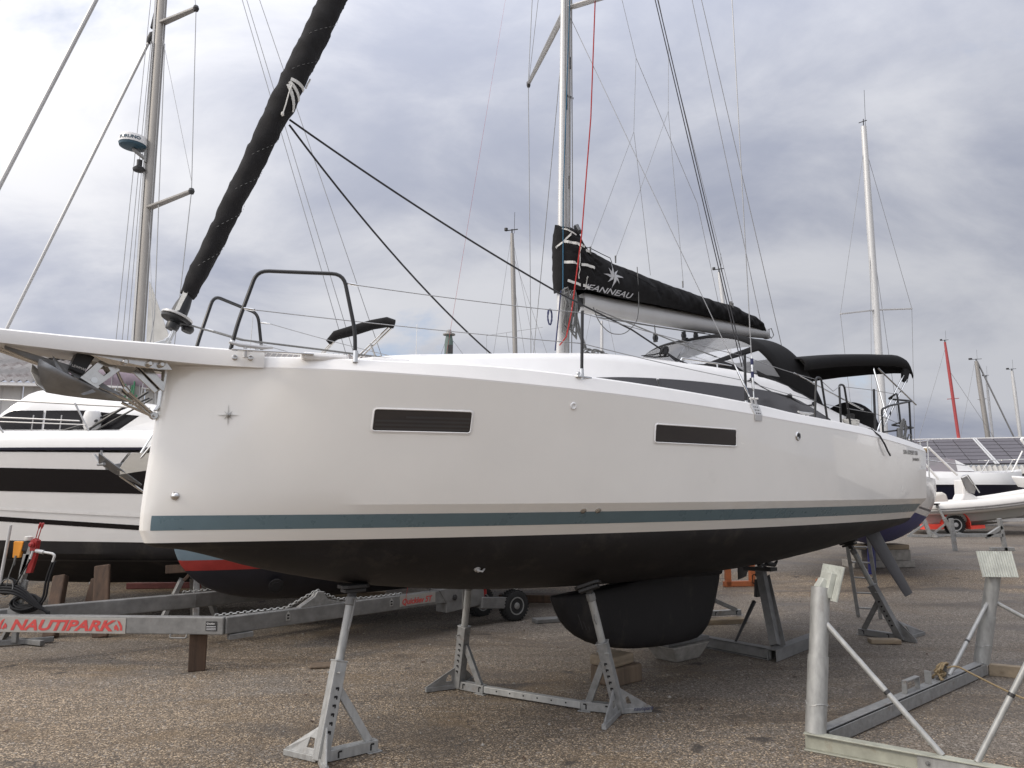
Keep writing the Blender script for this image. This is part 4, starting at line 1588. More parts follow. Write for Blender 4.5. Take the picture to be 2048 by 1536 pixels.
for k in range(9):
    s0 = 4.27 + rr.uniform(-.045, .10)
    t0 = .10 + rr.uniform(0, .05)
    zt = 4.45 + rr.uniform(-.10, .06)
    zb = 3.95 + rr.uniform(-.08, .12)
    wdt = rr.uniform(.02, .05)
    mb.tube([B(s0 - wdt, t0, zt - .03), B(s0, t0 + .02, zt), B(s0 + wdt, t0, zt - .03), B(s0 + wdt * .6, t0 + .03, lerp(zt, zb, .3)), B(s0 + wdt * 1.1, t0, zb + .05), B(s0 + .01, t0 + .02, zb), B(s0 - wdt * 1.2, t0, zb + .05), B(s0 - wdt * .6, t0 + .025, lerp(zt, zb, .3)), B(s0 - wdt, t0, zt - .03)], .0085, 6)
mb.tube(coil_pts(B(4.30, .125, 4.30), .055, .045, 3, (1, 0, 0), (0, -1, .3), .008), .0085, 6)
bpart(mb, 'halyard_coil', 'rope_grey', mast, smooth=True)
mb = MB()
for k in range(12):
    c = B(4.48 + rr.uniform(0, .34), .12 + rr.uniform(-.08, .20), 3.71 + rr.uniform(.0, .07))
    mb.tube(coil_pts(c, rr.uniform(.05, .10), rr.uniform(.03, .07), 1.4, (1, rr.uniform(-.3, .3), rr.uniform(-.2, .3)), (rr.uniform(-.3, .3), .5, .8), .01, 12), .0075, 6)
mb.tube([B(4.36, .09, 4.36), B(4.42, .12, 4.05), B(4.50, .16, 3.80)], .014, 6)
mb.tube([B(4.39, .09, 4.40), B(4.45, .13, 4.05), B(4.53, .16, 3.80)], .012, 6)
bpart(mb, 'rope_tail', 'rope_grey', mast, smooth=True)

# ---- boom and sail cover
def boom_c(s):
    return 4.405 + (s - 4.70) * .036


mb = MB()
rows = []
for s in [4.62, 4.66, 5.5, 6.5, 7.5, 8.2, 8.60, 8.64]:
    k = .85 if s in (4.62, 8.64) else 1
    hgt = (.125 if s < 7.3 else lerp(.125, .085, (s - 7.3) / 1.3)) * k
    zc = boom_c(s) + (.0 if s < 7.3 else (s - 7.3) * .02)
    rows.append([B(s, .075 * k * math.cos(2 * PI * j / 18), zc + hgt * math.sin(2 * PI * j / 18)) for j in range(18)])
mb.grid(rows, close=True)
mb.fan(rows[0])
mb.fan(rows[-1])
boom = bpart(mb, 'boom', 'alu_white', smooth=True, angle=50)
mb = MB()
mb.bar(B(4.42, 0, 4.40), B(4.66, 0, 4.40), .06, .10)
mb.disc_stack(B(4.50, .03, 4.36), (0, 0, 1), [(.035, -.1), (.05, -.06), (.05, .06), (.035, .1)], 12)
bpart(mb, 'gooseneck', 'dark_steel', boom, bevel=.01)
mb = MB()
mb.bar(B(8.62, 0, 4.56), B(8.70, 0, 4.56), .09, .15)
bpart(mb, 'boom_end_cap', 'grey_plastic', boom, bevel=.02)
mb = MB()
mb.tube(sag_pts(B(4.8, .05, 4.27), B(7.0, .05, 4.345), .02, 8), .0065, 6)
mb.tube(sag_pts(B(4.9, -.02, 4.27), B(7.2, .0, 4.36), .01, 8), .0065, 6)
mb.tube([B(5.95, .02, 4.31), B(5.95, .03, 4.20)], .008, 6)
mb.tube([B(6.62, .03, 4.16), B(6.52, .10, 3.98), B(7.0, .55, 3.75)], .006, 6)
mb.tube([B(6.62, .03, 4.16), B(5.7, .5, 3.72)], .006, 6)
mb.tube([B(4.66, .20, 4.28), B(5.6, .62, 3.95), B(6.9, .95, 3.66)], .008, 6)
bpart(mb, 'mainsheet', 'rope_grey', boom)
for (s, z) in ((5.95, 4.14), (6.55, 4.25), (6.60, 4.17), (6.82, 4.28)):
    mb = MB()
    mb.disc_stack(B(s, .03, z), (0, 1, 0), [(.03, -.018), (.042, -.014), (.042, .014), (.03, .018)], 12)
    mb.box(B(s, .03, z), (.03, .05, .11))
    bpart(mb, 'block', 'black_plastic', boom, smooth=True)
mb = MB()
mb.tube(arc_pts([B(5.42, .20, 4.95), B(5.45, .19, 4.50), B(5.44, .17, 4.26), B(5.2, .16, 4.06), B(4.95, .15, 4.04), B(4.78, .13, 4.16), B(4.72, .10, 4.34)], .15, 6), .0058, 6)
bpart(mb, 'reefing_line', 'rope_grey', boom, smooth=True)
mb = MB()
mb.tube([B(8.64, .02, 4.62), B(8.76, .03, 4.66), B(8.82, .03, 4.56), B(8.74, .03, 4.50), B(8.66, .04, 4.55)], .0075, 6)
mb.tube([B(7.58, .10, 4.88), B(7.61, .12, 4.70), B(7.63, .10, 4.60)], [.02, .024, .016], 6)
bpart(mb, 'boom_lashing', 'rope_grey', boom, smooth=True)

f_ct = tabf([(4.20, 5.27), (4.44, 5.30), (4.52, 5.21), (4.60, 5.12), (4.68, 5.06), (4.85, 5.03), (5.1, 4.98), (5.4, 4.955), (6.0, 4.905), (6.6, 4.875), (7.2, 4.85), (7.7, 4.855), (8.0, 4.80), (8.25, 4.78), (8.45, 4.70), (8.55, 4.60)])
f_cb = tabf([(4.20, 4.44), (4.3, 4.49), (4.45, 4.50), (4.62, 4.53), (5.0, 4.515), (6.0, 4.545), (7.0, 4.57), (7.8, 4.585), (8.3, 4.58), (8.55, 4.56)])
f_cw = tabf([(4.20, .03), (4.22, .07), (4.25, .10), (4.32, .14), (4.45, .165), (4.7, .17), (5.2, .185), (6.2, .175), (7.2, .15), (8.0, .125), (8.4, .10), (8.55, .05)])


def cover_pt(s, q, sd):
    """q 0 bottom .. 1 top"""
    z = lerp(f_cb(s), f_ct(s), q)
    wdt = f_cw(s) * (.52 + .62 * math.sin(PI * min(1, q * .86 + .12)) ** .9) if q < 1 else .008
    if q > .9:
        wdt *= max(.06, (1 - q) / .1) ** .6
    wr = .010 * math.sin(11 * s + 6 * q) + .007 * math.sin(27 * s - 9 * q + 1) + .005 * math.sin(47 * s + 13 * q)
    if s < 4.8:
        wr += .012 * math.sin(40 * q + 22 * s) + .007 * math.sin(73 * q - 31 * s)
    wr *= math.sin(PI * min(1, max(0.02, q)) * .93) * min(1, (s - 4.18) * 8)
    # folds that run from the lazy-jack pull points
    for fs in (5.55, 7.0):
        wr += .010 * math.exp(-(((s - fs) - .35 * (1 - q)) / .05) ** 2) - .008 * math.exp(-(((s - fs - .1) - .35 * (1 - q)) / .06) ** 2)
    return B(s, sd * max(.004, wdt + wr), z)


mb = MB()
rows = []
NS = 150
QS = [i / 22 for i in range(23)]
for i in range(NS + 1):
    s = lerp(4.20, 8.55, i / NS)
    rows.append([cover_pt(s, q, 1) for q in QS] + [cover_pt(s, q, -1) for q in reversed(QS)])
mb.grid(rows)
mb.fan(rows[0])
mb.fan(rows[-1])
cover = bpart(mb, 'sail_cover', 'canvas', smooth=True, angle=70)


def cover_q(s, z):
    return (z - f_cb(s)) / (f_ct(s) - f_cb(s))


def on_cover(s, z, off=.006):
    return cover_pt(s, min(.97, max(.0, cover_q(s, z))), 1) + Vector((0, -off, 0))


mb = MB()
# seams and a piping along the top
for s0, k in ((5.30, .02), (6.40, -.02), (8.0, .0)):
    mb.tube([on_cover(s0 + k * q * 4, lerp(f_cb(s0) + .02, f_ct(s0) - .03, q / 14), .001) for q in range(15)], .004, 5)
bpart(mb, 'cover_seam', 'canvas', cover)
mb = MB()
# compass star: eight long thin arms
c_s, c_z = 4.965, 4.745
arms = [(90, .185, .026), (270, .155, .024), (0, .165, .026), (180, .165, .026), (45, .125, .024), (135, .125, .024), (225, .125, .024), (315, .125, .024)]
for a, L, wd in arms:
    a = R(a)
    d = (math.cos(a), math.sin(a))
    n = (-d[1], d[0])
    cur = .012 if abs(d[0]) < .1 else 0
    for sgn, ww in ((1, 1.0), (-1, .45)):
        a_, b_ = [], []
        for q in range(9):
            k = q / 8
            wq = wd * ww * (k / .28 if k < .28 else (1 - k) / .72)
            bend = cur * math.sin(k * PI * 1.5)
            p_ = (c_s + d[0] * L * k + n[0] * bend, c_z + d[1] * L * k + n[1] * bend)
            a_.append(on_cover(p_[0], p_[1], .014))
            b_.append(on_cover(p_[0] + n[0] * sgn * wq, p_[1] + n[1] * sgn * wq, .014))
        mb.grid([a_, b_])
bpart(mb, 'compass_star', 'print_grey', cover, loose=True)


def warp_cover(c):
    s = 4.53 + c.x
    z = 4.525 + (s - 4.55) * .010 + c.y
    p = on_cover(s, z, .012)
    return Vector((p.x, p.y, p.z))


text_part('builder_lettering', 'JEANNEAU', .088, Matrix.Identity(4), 'print_grey', cover, .0, shear=.30, sx=1.85, bold=.0012, warp=warp_cover)
for (s0, z0, s1, z1) in ((4.23, 5.05, 4.52, 5.03), (4.56, 5.00, 4.66, 4.985), (4.24, 4.80, 4.40, 4.80), (4.44, 4.79, 4.66, 4.79), (4.28, 4.585, 4.46, 4.555), (4.50, 4.56, 4.62, 4.55)):
    mb = MB()
    pts = [on_cover(lerp(s0, s1, q / 6), lerp(z0, z1, q / 6), .008) for q in range(7)]
    for p, q in zip(pts[:-1], pts[1:]):
        mb.bar(p, q, .004, .032)
    bpart(mb, 'cover_strap', 'webbing', cover)
for (s0, z0, s1, z1, wd) in ((4.17, 4.97, 4.33, 5.16, .02), (4.25, 5.22, 4.42, 5.16, .018), (4.40, 5.03, 4.42, 4.62, .012), (4.53, 4.66, 4.55, 4.54, .02)):
    mb = MB()
    pts = [on_cover(lerp(s0, s1, q / 8), lerp(z0, z1, q / 8), .010) for q in range(9)]
    for p, q in zip(pts[:-1], pts[1:]):
        mb.bar(p, q, .004, wd)
    bpart(mb, 'cover_strap', 'webbing', cover)
mb = MB()
mb.tube([on_cover(4.46, 5.20, .01), B(4.50, .05, 5.30), B(4.53, .05, 5.33)], [.03, .035, .015], 8)
mb.tube([B(4.62, .06, 5.07), B(4.72, .05, 5.09), B(4.95, .04, 5.06), B(5.1, .04, 5.04), B(5.12, .05, 4.98)], .005, 6)
bpart(mb, 'cover_drawcord', 'black_plastic', cover, smooth=True)

# ---- sprayhood
NU, NV = 24, 72


def hood_pt(i, j):
    u, v = i / NU, j / NV
    a = PI * v
    c, s_ = math.cos(a), math.sin(a)

    def sg(x, e):
        return math.copysign(abs(x) ** e, x)
    F = (6.22 - .55 * s_, .94 * c, f_rz(6.0) + .02 + .06 * s_)
    A1 = (7.58 - .86 * s_ ** .42, 1.10 * sg(c, .60), 3.37 + .87 * s_ ** .52)
    A2 = (8.20 - .80 * s_ ** .50, 1.13 * sg(c, .60), 3.20 + 1.06 * s_ ** .50)
    us = .62
    if u < us:
        k = u / us
        s0, t0, z0 = (lerp(F[0], A1[0], k), lerp(F[1], A1[1], k), lerp(F[2], A1[2], k))
    else:
        k = (u - us) / (1 - us)
        s0, t0, z0 = (lerp(A1[0], A2[0], k), lerp(A1[1], A2[1], k), lerp(A1[2], A2[2], k) - .012 * math.sin(PI * k) * s_)
    return B(s0, t0, z0)


def is_pane(i, j):
    u, v = (i + .5) / NU, (j + .5) / NV
    if not (.06 < u < .53):
        return False
    v = min(v, 1 - v)
    if .215 < v:
        return True
    return .025 < v < .165 and u > .16


rows = [[hood_pt(i, j) for j in range(NV + 1)] for i in range(NU + 1)]
mb = MB()
mb.grid(rows, keep=lambda i, j: not is_pane(i, j))
hood = bpart(mb, 'sprayhood', 'canvas', smooth=True, angle=60, solid=.008, loose=True)
for lo, hi in ((0, .19), (.19, .81), (.81, 1)):
    mb = MB()
    mb.grid(rows, keep=lambda i, j: is_pane(i, j) and lo < (j + .5) / NV < hi)
    bpart(mb, 'clear_window', 'vinyl', hood, smooth=True, loose=True)
mb = MB()
mb.grid([[hood_pt(NU, j) for j in range(NV + 1)], [hood_pt(NU, j) + Vector((.05, 0, -.10)) for j in range(NV + 1)]])
bpart(mb, 'hood_hem', 'canvas', hood, smooth=True, loose=True)
mb = MB()
side = [B(6.6, 1.075, 3.60), B(7.3, 1.14, 3.44), B(8.18, 1.17, 3.24)]
mb.grid([[p + Vector((0, 0, .05)) for p in side], [p + Vector((0, -.03, -.05)) for p in side]])
bpart(mb, 'hood_skirt', 'canvas', hood, smooth=True, solid=.008, loose=True)

# ---- bimini
f_bz = tabf([(7.2, 3.82), (8.0, 3.965), (9.0, 4.115), (10.0, 4.225), (10.5, 4.27), (10.72, 4.25), (10.86, 4.16), (10.93, 4.03)])
f_bd = tabf([(7.2, .15), (9.0, .165), (10.3, .175), (10.6, .18), (10.93, .08)])
mb = MB()
rows = []
for s in [7.55, 7.7, 8, 8.5, 9, 9.5, 10, 10.3, 10.5, 10.62, 10.72, 10.8, 10.86, 10.90, 10.93]:
    zt, dp = f_bz(s), f_bd(s)
    pr = [(1.185, -dp), (1.20, -dp * .5), (1.195, -.03), (1.15, .008), (.9, .04), (.5, .065), (0, .075)]
    rows.append([B(s, t, zt + dz) for t, dz in pr] + [B(s, -t, zt + dz) for t, dz in reversed(pr[:-1])])
mb.grid(rows)
bim = bpart(mb, 'bimini', 'canvas', smooth=True, angle=60, solid=.01, loose=True)
mb = MB()
mb.prism([B(10.62, 1.19, 4.10), B(10.9, 1.19, 4.12), B(10.72, 1.19, 3.86), B(10.58, 1.19, 3.88)], (0, .05, 0))
bpart(mb, 'bimini_boot', 'canvas', bim, bevel=.015)
for sd in (1, -1):
    mb = MB()
    for (a, b) in ((B(10.66, sd * 1.17, 4.0), B(9.15, sd * 1.40, 3.10)), (B(10.78, sd * 1.17, 3.95), B(9.30, sd * 1.40, 3.08)), (B(9.15, sd * 1.4, 3.1), B(8.95, sd * 1.42, 2.9))):
        mb.tube([a, b], .0135, 8)
    mb.tube([B(9.75, sd * 1.17, 4.0), B(10.7, sd * 1.30, 3.50)], .012, 8)
    mb.tube([B(9.6, sd * 1.17, 3.98), B(9.45, sd * 1.38, 3.22)], .0125, 8)
    mb.tube([B(7.3, sd * 1.17, 3.68), B(8.9, sd * 1.3, 3.3)], .0115, 8)
    bpart(mb, 'bimini_frame', 'chrome', bim, smooth=True)
# ---- wheels under their covers
for sd in (1, -1):
    mb = MB()
    mb.disc_stack(B(9.45, sd * .78, 3.02), (1, 0, -.12), [(.40, -.05), (.47, -.03), (.485, 0), (.47, .03), (.40, .05), (.1, .07), (.01, .07)], 36)
    bpart(mb, 'wheel_cover', 'canvas', smooth=True)
mb = MB()
mb.disc_stack(B(8.55, 1.28, 3.08), (0, 0, 1), [(.07, 0), (.075, .04), (.055, .06), (.05, .10), (.06, .13), (.035, .14)], 16)
bpart(mb, 'winch', 'dark_steel', smooth=True)
mb = MB()
for k in range(4):
    mb.tube(coil_pts(B(8.52, 1.30, 3.075 + k * .018), .13 + .01 * k, .08, 1.1, (1, 0, 0), (0, 1, .1), .006, 16), .011, 6)
bpart(mb, 'winch_rope', 'rope_white', smooth=True)
mb = MB()
mb.tube([B(7.3, 1.45, 3.06), B(7.5, 1.55, 2.99), B(8.0, 1.62, 2.955), B(8.05, 1.78, 2.95), B(8.1, 1.86, 2.86), B(8.2, 1.87, 2.76), B(8.28, 1.865, 2.68), B(8.36, 1.86, 2.62)], .011, 6)
bpart(mb, 'hanging_strap', 'rope_dark', smooth=True)

# coiled mooring line hung on the pushpit: a thing of its own
RC = thing('rope_coil', 'grey coiled mooring line hung on the black stern rail of the big yacht', 'rope', XFB @ B(9.62, 1.5, 3.0), PHI)


def rpart(mb, name, material, root, **k):
    mb.v = [XFB @ q for q in mb.v]
    return mb.build(name, material, root, world=True, **k)


mb = MB()
rr = random.Random(11)
for k in range(9):
    mb.tube(coil_pts(B(9.62 + rr.uniform(-.03, .05), 1.53, 3.03 + rr.uniform(-.03, .02)), rr.uniform(.05, .09), rr.uniform(.10, .16), 1.2, (1, 0, .25 * rr.uniform(-1, 1)), (.25, 0, 1), .01, 14), .0095, 6)
mb.tube(coil_pts(B(9.80, 1.53, 2.93), .07, .05, 1.6, (1, 0, .2), (0, 0, 1), .01, 14), .0095, 6)
rpart(mb, 'coil', 'rope_grey', RC, smooth=True)
mb = MB()
mb.prism([B(9.46, 1.54, 3.06), B(9.58, 1.54, 3.07), B(9.60, 1.54, 2.88), B(9.44, 1.54, 2.87)], (0, .05, 0))
rpart(mb, 'line_bag', 'galv_dull', RC, bevel=.02)
# ================================================================== stands, cradles and blocks
def V2(p, z=0.0):
    return Vector((p[0], p[1], z))


def jack_stand(label, foot, pad, arm, gussets, group='steel jack stands', ptilt=(0, 0, 1), frac=.56, w=.104, z0=0.0, logo=None, m_post='galv', barto=None, simple=False):
    st = thing('jack_stand', label, 'boat stand', (foot[0], foot[1], z0), 0, group)
    F = V2(foot, z0)
    A = V2(arm, z0)
    P = Vector(pad)
    ax = (P - F).normalized()
    Ln = (P - F).length
    ad = (A - F).normalized()
    side = ad.cross(Vector((0, 0, 1))).normalized()
    top = F + ax * (Ln * frac)
    mb = MB()
    mb.bar(F + ax * .02, top, w, w, up=ad)
    mb.bar(top - ax * .01, top + ax * .004, w + .012, w + .012, up=ad)
    post = mb.build('post', m_post, st, bevel=.006)
    mb = MB()
    for k in range(6):
        c = F + ax * (Ln * frac * (.30 + .085 * k))
        for sg in (1, -1):
            s2 = (side - ax * side.dot(ax)).normalized()
            mb.bar(c + s2 * sg * (w / 2) - ad * .012, c + s2 * sg * (w / 2) + ad * .014, .018, .004, up=s2)
            mb.bar(c + s2 * sg * (w / 2) + ad * .014 + ax * .005, c + s2 * sg * (w / 2) + ad * .014 - ax * .022, .011, .004, up=s2)
    if not simple:
        mb.build('keyhole', 'slot_dark', post, stuff=True)
    mb = MB()
    mb.cyl(top - ax * .05, F + ax * (Ln * .90), w * .36, None, 16)
    mb.build('inner_tube', 'galv_bright', st, smooth=True)
    mb = MB()
    q = F + ax * (Ln * frac - .09)
    s2 = (side - ax * side.dot(ax)).normalized()
    mb.tube([q + s2 * .10 - ad * .02, q - s2 * .06 - ad * .02], .008, 6)
    mb.tube([q - s2 * .06 - ad * .06, q + ad * .07 - s2 * .02], .008, 6)
    mb.build('pin', 'galv_bright', st)
    mb = MB()
    c1 = F + ax * (Ln * .88)
    mb.disc_stack(c1, ax, [(w * .34, 0), (w * .44, .01), (w * .44, .07), (w * .34, .08)], 14)
    mb.cyl(c1 + ax * .05, P - ax * .05, .024, None, 12)
    if not simple:
        mb.tube(arc_pts([c1 + ax * .05 + s2 * .03, c1 + ax * .07 + s2 * .085, c1 - ax * .12 + s2 * .075, c1 - ax * .20 + s2 * .06], .03), .008, 6)
        mb.tube([c1 - ax * .12 - s2 * .03, c1 - ax * .16 - s2 * .07, c1 - ax * .22 - s2 * .05, c1 - ax * .21 - s2 * .03], .005, 6)
    mb.build('screw_jack', 'galv_dull', st, smooth=True)
    pn = Vector(ptilt).normalized()
    pu = (ad - pn * ad.dot(pn)).normalized()
    pv = pn.cross(pu)
    mb = MB()
    mb.prism([P + pu * a + pv * b - pn * .012 for a, b in ((-.13, -.05), (-.09, -.08), (.09, -.08), (.13, -.05), (.13, .05), (.09, .08), (-.09, .08), (-.13, .05))], pn * .03)
    mb.bar(P - pn * .034 - pu * .10, P - pn * .034 + pu * .10, .10, .03, up=pn)
    mb.bar(P - pn * .03 - pu * .06, P - pn * .03 + pu * .06, .07, .045, up=pn)
    mb.bar(P - ax * .09, P - ax * .02, .06, .06, up=ad)
    mb.build('pad', 'dark_steel', st, bevel=.005)
    # foot: box arm with a brace, and two gusset plates
    mb = MB()
    mb.bar(F + Vector((0, 0, .05)), A + Vector((0, 0, .05)), .085, .085)
    mb.bar(A + Vector((0, 0, .004)) - ad * .10, A + Vector((0, 0, .004)) + ad * .03, .13, .008)
    arm_o = mb.build('base_arm', m_post, st, bevel=.005)
    if not simple:
        mb = MB()
        for k in (.28, .86):
            c = F.lerp(A, k) + Vector((0, 0, .05))
            for sg in (1, -1):
                mb.bar(c + side * sg * .0425 + Vector((0, 0, -.028)), c + side * sg * .0425 + Vector((0, 0, .02)), .014, .004, up=side)
                mb.bar(c + side * sg * .0425 + Vector((0, 0, .02)), c + side * sg * .0425 + Vector((0, 0, .02)) + ad * .03, .014, .004, up=side)
        mb.build('keyhole', 'slot_dark', arm_o, stuff=True)
    mb = MB()
    mb.bar(A - ad * .07 + Vector((0, 0, .085)), F + ax * (Ln * frac * .70) + ad * .045, .066, .042, up=side)
    mb.build('brace', m_post, st, bevel=.004)
    for g in gussets:
        G = V2(g, z0)
        gd = (G - F).normalized()
        gs = gd.cross(Vector((0, 0, 1))) * .007
        Lg = (G - F).length
        hg = Ln * frac * .34
        zz = Vector((0, 0, 1))

        def gp(d_, h_):
            return F + gd * d_ + zz * (h_ + .008) + ax * 0 + Vector((ax.x, ax.y, 0)) * h_ * max(0, 1 - d_ / Lg)
        outer = [gp(.045, 0), gp(Lg, 0), gp(Lg, .045), gp(.045, hg)]
        inner = [gp(.085, .085), gp(.40 * Lg, .085), gp(.34 * Lg, .085 + .30 * hg), gp(.085, .60 * hg)]
        mb = MB()
        mb.ringplate([p - gs for p in outer], [p - gs for p in inner], gs * 2)
        mb.bar(F + gd * .03 + Vector((0, 0, .03)), G + Vector((0, 0, .026)), .045, .046)
        go = mb.build('gusset_foot', m_post, st, bevel=.003)
        if logo and g is gussets[-1]:
            n = gs.normalized()
            if (Vector((0, 0, 2.17)) - G).dot(n) < 0:
                n = -n
            xd = -gd if n.cross(Vector((0, 0, 1))).dot(gd) > 0 else gd
            mm = frame_mtx(F.lerp(G, .40) + Vector((0, 0, .028)) + n * .027, gd if Vector((0, 0, 1)).cross(n).dot(gd) > 0 else -gd, (0, 0, 1))
            text_part('maker_logo', logo, .055, mm, 'rope_navy', go, .0008, shear=.3, world=True)
    if barto:
        mb = MB()
        T = V2(barto, z0)
        mb.bar(A + Vector((0, 0, .052)), T + Vector((0, 0, .052)), .066, .066)
        bo = mb.build('tie_bar', 'galv_bright', st, bevel=.004)
        mb = MB()
        d_ = (T - A).normalized()
        s3 = d_.cross(Vector((0, 0, 1)))
        for k in range(1, 7):
            c = A.lerp(T, k / 7) + Vector((0, 0, .056))
            mb.disc_stack(c + s3 * .033, s3, [(.009, -.002), (.009, .0015)], 8)
            mb.disc_stack(c - s3 * .033, -s3, [(.009, -.002), (.009, .0015)], 8)
        mb.build('bolt_hole', 'slot_dark', bo, stuff=True)
    return st


def bxy(s, t):
    p = BW(s, t, 0)
    return (p.x, p.y)


def bz(s, t, z):
    p = BW(s, t, z)
    return (p.x, p.y, p.z)


jack_stand('galvanised jack stand under the bow of the big yacht, nearest stand to the front edge', (-1.545, 6.40), bz(1.63, .12, 1.345), (-1.15, 6.71), [(-1.44, 6.17), (-1.885, 6.60)], m_post='galv_bright')
s2f, s2a = (1.06, 7.74), (.70, 7.88)
s3f, s3a = (-.60, 8.70), (-.29, 8.47)
jack_stand('galvanised jack stand with blue script on its foot, in front of the dark keel', s2f, bz(3.82, .83, 1.245), s2a, [(.84, 7.24), (1.38, 7.82)], ptilt=(-.25, .30, .9), logo='nautipark', barto=s3a)
jack_stand('galvanised jack stand with rusty foot at the far end of the low tie bar', s3f, bz(3.45, -.62, 1.235), s3a, [(-.46, 9.04), (-.94, 8.54)], ptilt=(.25, -.3, .9))
jack_stand('leaning galvanised jack stand under the stern beside the ladder and rudder', (5.70, 11.36), bz(9.62, .62, 1.40), (5.30, 11.86), [(6.26, 11.82), (5.82, 11.20)], m_post='galv_dull', ptilt=(-.2, .2, .9))
jack_stand('galvanised jack stand on a timber sole on the far side of the keel', (3.18, 12.85), bz(7.6, -.95, 1.27), (3.84, 13.05), [(2.95, 13.2), (3.0, 12.5)], m_post='galv', z0=.10)

# timber sole below that stand
def block(name, label, cat, c, size, rz, material, group=None, bevel=.012, tilt=0.0):
    o = thing(name, label, cat, c, rz, group)
    mb = MB()
    mb.box((0, 0, size[2] / 2), size, Matrix.Rotation(tilt, 3, 'Y'))
    mb.build('beam', material, o, world=False, bevel=bevel)
    return o


block('timber_sole', 'long flat timber plank under the jack stand behind the keel', 'timber', (3.2, 12.72, .005), (1.3, .25, .085), R(12), 'wood_pale')

# keel blocking: two squared timbers, one on the other
KB = thing('timber_block', 'squared timbers stacked two high under the front of the dark keel', 'timber block', (1.20, 9.0, 0), R(40))
mb = MB()
mb.box((0, 0, .10), (.50, .36, .20))
mb.build('lower_timber', 'wood', KB, world=False, bevel=.022)
mb = MB()
mb.box((-.05, .02, .262), (.42, .34, .115), Matrix.Rotation(R(8), 3, 'Z'))
mb.build('upper_timber', 'wood_pale', KB, world=False, bevel=.025)
CB = thing('concrete_block', 'tapered grey concrete block with a pad under the back end of the dark keel', 'concrete block', (2.16, 10.20, 0), R(40))
mb = MB()
vs = [Vector(q) for q in ((-.22, -.16, 0), (.26, -.16, 0), (.26, .18, 0), (-.22, .18, 0), (-.38, -.24, .21), (.40, -.24, .21), (.40, .24, .21), (-.38, .24, .21))]
mb.add(vs, [(3, 2, 1, 0), (4, 5, 6, 7), (0, 1, 5, 4), (1, 2, 6, 5), (2, 3, 7, 6), (3, 0, 4, 7)])
mb.build('block', 'concrete', CB, world=False, bevel=.02)
mb = MB()
mb.box((.05, 0, .238), (.85, .34, .05))
mb.build('pad', 'galv_dull', CB, world=False, bevel=.008)


def ibeam(mb, p0, p1, w, h, t=.011, up=(0, 0, 1)):
    p0, p1 = Vector(p0), Vector(p1)
    u = Vector(up)
    mb.bar(p0 + u * (h - t) / 2, p1 + u * (h - t) / 2, w, t, up)
    mb.bar(p0 - u * (h - t) / 2, p1 - u * (h - t) / 2, w, t, up)
    mb.bar(p0, p1, t, h - 2 * t, up)
    return mb


# ---- big pipe cradle in the right foreground
CR = thing('boat_cradle', 'empty galvanised pipe cradle with ribbed pads at the right front of the picture', 'boat cradle', (2.60, 6.78, 0), 0)
P1, P2 = Vector((2.585, 6.74, 0)), Vector((5.62, 9.36, 0))
e_ = Vector((.79, -.61, 0)).normalized()
P3, P4 = P1 + e_ * 2.35, P2 + Vector((.88, -.47, 0)).normalized() * 2.35
d12 = (P2 - P1).normalized()


def cradle_post(P, h, lean, padw, padn, chain=True):
    top = P + Vector((lean[0], lean[1], h))
    mb = MB()
    low = P + Vector((0, 0, .13))
    mid = low.lerp(top, .52)
    ax = (top - low).normalized()
    mb.cyl(low, mid, .086, None, 26)
    mb.cyl(mid, top, .079, None, 26)
    po = mb.build('post', 'galv_bright', CR, smooth=True)
    mb = MB()
    mb.tube([low + (mid - low) * .38 + Vector((.088 * math.cos(a), .088 * math.sin(a), .012 * math.sin(3 * a))) for a in [k * PI / 8 for k in range(17)]], .0045, 5)
    mb.build('weld_bead', 'galv_bright', po)
    n = Vector(padn).normalized()
    u = n.cross(Vector((0, 0, 1))).normalized()
    v = u.cross(n)
    if v.z < 0:
        v = -v
    c = top + n * .10 + Vector((0, 0, .07))
    mb = MB()
    mb.bar(top - ax * .02, c - n * .045, .10, .085, up=u)
    mb.bar(c - n * .03 - v * .14, c - n * .03 + v * .08, .16, .05, up=n)
    bo = mb.build('bracket', 'plate_ribbed', CR, bevel=.004)
    mb = MB()
    mb.disc_stack(top + ax * .05 - u * .052, -u, [(.018, -.005), (.018, .004), (.010, .010)], 10)
    mb.build('bolt', 'orange_steel', bo)
    # ribbed plate
    mb = MB()
    rows = []
    nr = 14
    for k in range(nr * 4 + 1):
        q = -padw + 2 * padw * k / (nr * 4)
        rr = .006 * (1 if (k % 4) in (1, 2) else -1)
        rows.append([c + u * q + v * zz + n * rr for zz in (-.155, .155)])
    mb.grid(rows)
    mb.build('ribbed_pad', 'plate_ribbed', CR, solid=.008, loose=True)
    if chain:
        mb = MB()
        q0 = top - ax * .06 - u * .095
        for k in range(8):
            a0 = q0 - Vector((0, 0, .030 * k)) + u * .004 * k
            mb.tube([a0, a0 + Vector((.006 * (k % 2), .006, -.012)), a0 - Vector((0, 0, .030))], .005, 5)
        q1 = q0 - Vector((0, 0, .24))
        mb.tube([q1, q1 + u * .03 - Vector((0, 0, .02)), q1 + u * .075 - Vector((0, 0, .09)), q1 + u * .05 - Vector((0, 0, .22)), q1 + u * .025 - Vector((0, 0, .28))], .008, 6)
        mb.build('locking_pin', 'galv', CR, smooth=True)
    return top


